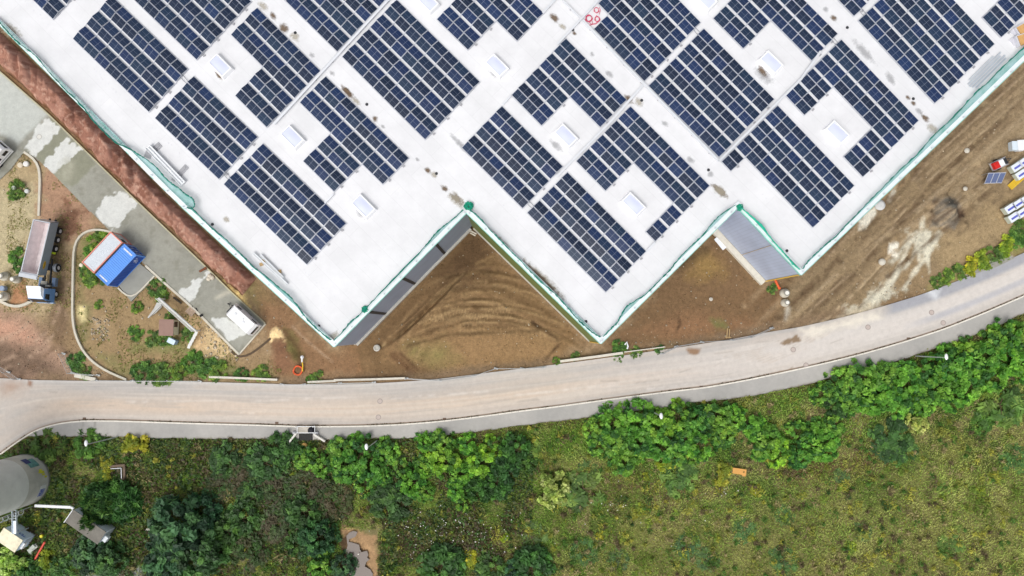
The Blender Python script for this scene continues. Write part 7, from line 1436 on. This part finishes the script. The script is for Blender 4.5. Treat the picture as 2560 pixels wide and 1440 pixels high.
# coarse tufts of other grasses standing in it
tx_, ty_ = veg_points(2600, -60, 2620, 760, 1500); kp_ = ~((tx_ > pond_pts[0][0]) & (tx_ < pond_pts[1][0]) & (ty_ < pond_pts[0][1])); kp_ &= np.hypot(tx_ - sc_.x, ty_ - sc_.y) > RS + .9; tx_, ty_ = tx_[kp_], ty_[kp_]; nt_ = len(tx_)
tp_ = np.array([lin(q_) for q_ in ((126, 150, 66), (158, 162, 78), (170, 158, 112), (92, 130, 60), (120, 108, 80), (186, 184, 84), (76, 104, 56), (140, 140, 84))]); ti_ = np.clip((fbm(tx_, ty_, 5, 3, 141) * 11 - 2).astype(int) + rng.integers(-1, 2, nt_), 0, 7); tr_ = .2 + .75 * rng.random(nt_) ** 2
rep = 30; x = np.repeat(tx_, rep) + rng.normal(0, 1, nt_ * rep) * np.repeat(tr_, rep) * .55; y = np.repeat(ty_, rep) + rng.normal(0, 1, nt_ * rep) * np.repeat(tr_, rep) * .55
cc = tp_[np.repeat(ti_, rep)] * (.6 + .7 * rng.random((len(x), 1))); V_, F_, C_2 = leaf_quads(np.stack([x, y, gz(x, y) + .15 + .35 * rng.random(len(x))], 1), .07 + .1 * rng.random(len(x)), cc, .15, 4.2); tag(obj('meadow_tufts', npmesh('meadow_tufts', V_, F_, M_grass, C_2)), kind='stuff')
# low leafy undergrowth of the dark left half
x, y = veg_points(52000, -40, 1330, 1095, 1500); kp_ = ~((x > pond_pts[0][0]) & (x < pond_pts[1][0]) & (y < pond_pts[0][1])); kp_ &= np.hypot(x - sc_.x, y - sc_.y) > RS + .2; kp_ &= fbm(x, y, 4, 4, 111) + .12 * (x < -5) > .5; x, y = x[kp_], y[kp_]; n = len(x)
pal = np.array([lin(q_) for q_ in ((86, 126, 58), (72, 108, 52), (104, 136, 62), (64, 92, 48), (110, 124, 64), (96, 88, 62))]); hue = np.clip((fbm(x, y, 2, 3, 112) * 8).astype(int), 0, 5)
cc = pal[(hue + rng.integers(0, 2, n)) % 6] * (.6 + .7 * rng.random((n, 1))); pz = gz(x, y) + rng.random(n) * .7 * fbm(x, y, 3, 3, 113)
V_, F_, C_2 = leaf_quads(np.stack([x, y, pz], 1), .14 + .2 * rng.random(n), cc, .4, 2.2); tag(obj('undergrowth', npmesh('undergrowth', V_, F_, M_leaf, C_2)), kind='stuff')
# sparse grass on the building site
xs1, ys1 = rng.uniform(P(0, 900).x, P(720, 900).x, 16000), rng.uniform(P(0, 955).y, P(0, 560).y, 16000); ok = np.zeros(len(xs1), bool)
ip_ = [tuple(p)[:2] for p in PP(ISL)]
for k in range(len(ip_)):
    ax, ay = ip_[k]; bx, by = ip_[(k + 1) % len(ip_)]; cr = (ay > ys1) != (by > ys1); ok ^= cr & (xs1 < ax + (ys1 - ay) * (bx - ax) / (by - ay + 1e-12))
ok &= fbm(xs1, ys1, 2.5, 4, 121) > .52; x, y = xs1[ok], ys1[ok]; n = len(x)
cc = np.array(lin((122, 130, 70))) * (.9 + .7 * rng.random((n, 1))); cc[rng.random(n) < .3] = np.array(lin((150, 138, 88)))
V_, F_, C_2 = leaf_quads(np.stack([x, y, gz(x, y) + .08 * rng.random(n)], 1), .07 + .1 * rng.random(n), cc, .1, 3.2); tag(obj('sparse_grass', npmesh('sparse_grass', V_, F_, M_grass, C_2)), kind='stuff')
xs1, ys1 = rng.uniform(P(0, 900).x, P(190, 900).x, 7000), rng.uniform(P(0, 780).y, P(0, 370).y, 7000); ok = (fbm(xs1, ys1, 2.0, 4, 122) > .5) & ~inside(yp, xs1, ys1); x, y = xs1[ok], ys1[ok]; n = len(x)
cc = np.array(lin((132, 136, 78))) * (.9 + .7 * rng.random((n, 1))); cc[rng.random(n) < .45] = np.array(lin((170, 156, 108)))
V_, F_, C_2 = leaf_quads(np.stack([x, y, gz(x, y) + .08 * rng.random(n)], 1), .06 + .09 * rng.random(n), cc, .1, 3.2); tag(obj('dry_grass', npmesh('dry_grass', V_, F_, M_grass, C_2)), kind='stuff')
# white flowers
fl = [(1000 + random.gauss(130, 75), 1330 + random.gauss(0, 32)) for _ in range(210)] + [(1540 + random.gauss(0, 16), 1264 + random.gauss(0, 5)) for _ in range(18)] + [(random.uniform(1250, 1900), random.uniform(1200, 1420)) for _ in range(30)] + [(1810 + random.gauss(0, 30), 1225 + random.gauss(0, 12)) for _ in range(12)]
fp = np.array([tuple(P(*p, .4)) for p in fl]); s_ = .05 + .13 * rng.random(len(fp)) ** 2; V_, F_, C_2 = leaf_quads(fp, s_ * 1.3, np.tile(np.array(lin((232, 230, 220))), (len(fp), 1)), 1.2, 1.1); tag(obj('white_flowers', npmesh('white_flowers', V_, F_, M_grass, C_2)), kind='stuff')
# loose stones on the bare soil
st = []
for n_, x0, x1, y0, y1, big_ in ((420, 900, 2000, 580, 940, 1), (300, 180, 720, 700, 950, 1.2), (260, 2000, 2560, 250, 760, 1.1), (90, 0, 180, 420, 940, 1), (90, 225, 275, 795, 850, 1.6), (160, 500, 610, 800, 900, 1.9), (120, 1500, 1930, 800, 870, 1.2), (60, 2170, 2330, 690, 790, 1.4)):
    for _ in range(n_): st.append((random.uniform(x0, x1), random.uniform(y0, y1), (.04 + .13 * random.random() ** 3) * big_))
SP = np.array([tuple(P(a, b))[:2] for a, b, _ in st]); SR = np.array([s for *_, s in st])
okp = np.ones(len(st), bool)
okp &= ~inside([tuple(v) for v in outline], SP[:, 0], SP[:, 1]) & ~inside(yp, SP[:, 0], SP[:, 1]) & ~inside([tuple(p)[:2] for p in PP(NORTH + PAVE[::-1])], SP[:, 0], SP[:, 1]); SP, SR = SP[okp], SR[okp]; n = len(SP)
ico = np.array([(0, 0, 1), (.9, 0, .1), (.3, .85, .15), (-.75, .5, .05), (-.7, -.55, .1), (.25, -.9, .1), (.1, 0, -.5)]); fi_ = np.array([(0, 1, 2), (0, 2, 3), (0, 3, 4), (0, 4, 5), (0, 5, 1), (6, 2, 1), (6, 3, 2), (6, 4, 3), (6, 5, 4), (6, 1, 5)])
rot = rng.uniform(0, 6.28, n); ca, sa = np.cos(rot), np.sin(rot); jit = 1 + rng.uniform(-.25, .25, (n, 7, 3)); loc = ico[None] * jit * SR[:, None, None]; loc[:, :, 2] *= .7
V_ = np.stack([loc[:, :, 0] * ca[:, None] - loc[:, :, 1] * sa[:, None] + SP[:, 0:1], loc[:, :, 0] * sa[:, None] + loc[:, :, 1] * ca[:, None] + SP[:, 1:2], loc[:, :, 2] + gz(SP[:, 0], SP[:, 1])[:, None]], 2).reshape(-1, 3)
F_ = (fi_[None] + 7 * np.arange(n)[:, None, None]).reshape(-1, 3); cc = np.array(lin((196, 182, 158))) * (.55 + .6 * rng.random((n, 1))); tag(obj('loose_stones', npmesh('loose_stones', V_, F_, vc('stone', .9, .15, 4, 12, .2), np.repeat(cc, 7, 0))), kind='stuff')
# clods of soil
cx_, cy_ = rng.uniform(P(0, 500).x, P(2560, 500).x, 60000), rng.uniform(P(0, 955).y, P(0, 150).y, 60000)
ok_ = ~inside([tuple(v) for v in outline], cx_, cy_) & ~inside(yp, cx_, cy_) & ~inside([tuple(p)[:2] for p in PP(NORTH + PAVE[::-1])], cx_, cy_) & ~inside(vpts, cx_, cy_) & ~inside([tuple(p) for p in np.vstack([bl, br[::-1]])], cx_, cy_) & (fbm(cx_, cy_, 3, 4, 151) > .44)
cx_, cy_ = cx_[ok_][:16000], cy_[ok_][:16000]; n = len(cx_); SR = .03 + .09 * rng.random(n) ** 3; rot = rng.uniform(0, 6.28, n); ca, sa = np.cos(rot), np.sin(rot); jit = 1 + rng.uniform(-.3, .3, (n, 7, 3)); loc = ico[None] * jit * SR[:, None, None]; loc[:, :, 2] *= .5
V_ = np.stack([loc[:, :, 0] * ca[:, None] - loc[:, :, 1] * sa[:, None] + cx_[:, None], loc[:, :, 0] * sa[:, None] + loc[:, :, 1] * ca[:, None] + cy_[:, None], loc[:, :, 2] + gz(cx_, cy_)[:, None]], 2).reshape(-1, 3)
F_ = (fi_[None] + 7 * np.arange(n)[:, None, None]).reshape(-1, 3); cc = ground_col(cx_, cy_) * (.75 + .6 * rng.random((n, 1))); tag(obj('soil_clods', npmesh('soil_clods', V_, F_, vc('clod', .95, .15, 4, 12, .2), np.repeat(cc, 7, 0))), kind='stuff')
# gutter weeds and dirt along the kerb
n = 2600; t_ = rng.uniform(0, 1, n); xk = xs_[0] + (xs_[-1] - xs_[0]) * t_; dens = fbm(xk, xk * 0, 4, 3, 131); kk = dens > .44; xk = xk[kk]; n = len(xk); yk_ = np.interp(xk, xs_, yk) + rng.normal(.02, .07, n)
cc = np.array(lin((98, 88, 62))) * (.5 + .8 * rng.random((n, 1))); V_, F_, C_2 = leaf_quads(np.stack([xk, yk_, .04 + .06 * rng.random(n)], 1), .06 + .09 * rng.random(n), cc, 1.0, 2); tag(obj('gutter_weeds', npmesh('gutter_weeds', V_, F_, M_grass, C_2)), kind='stuff')
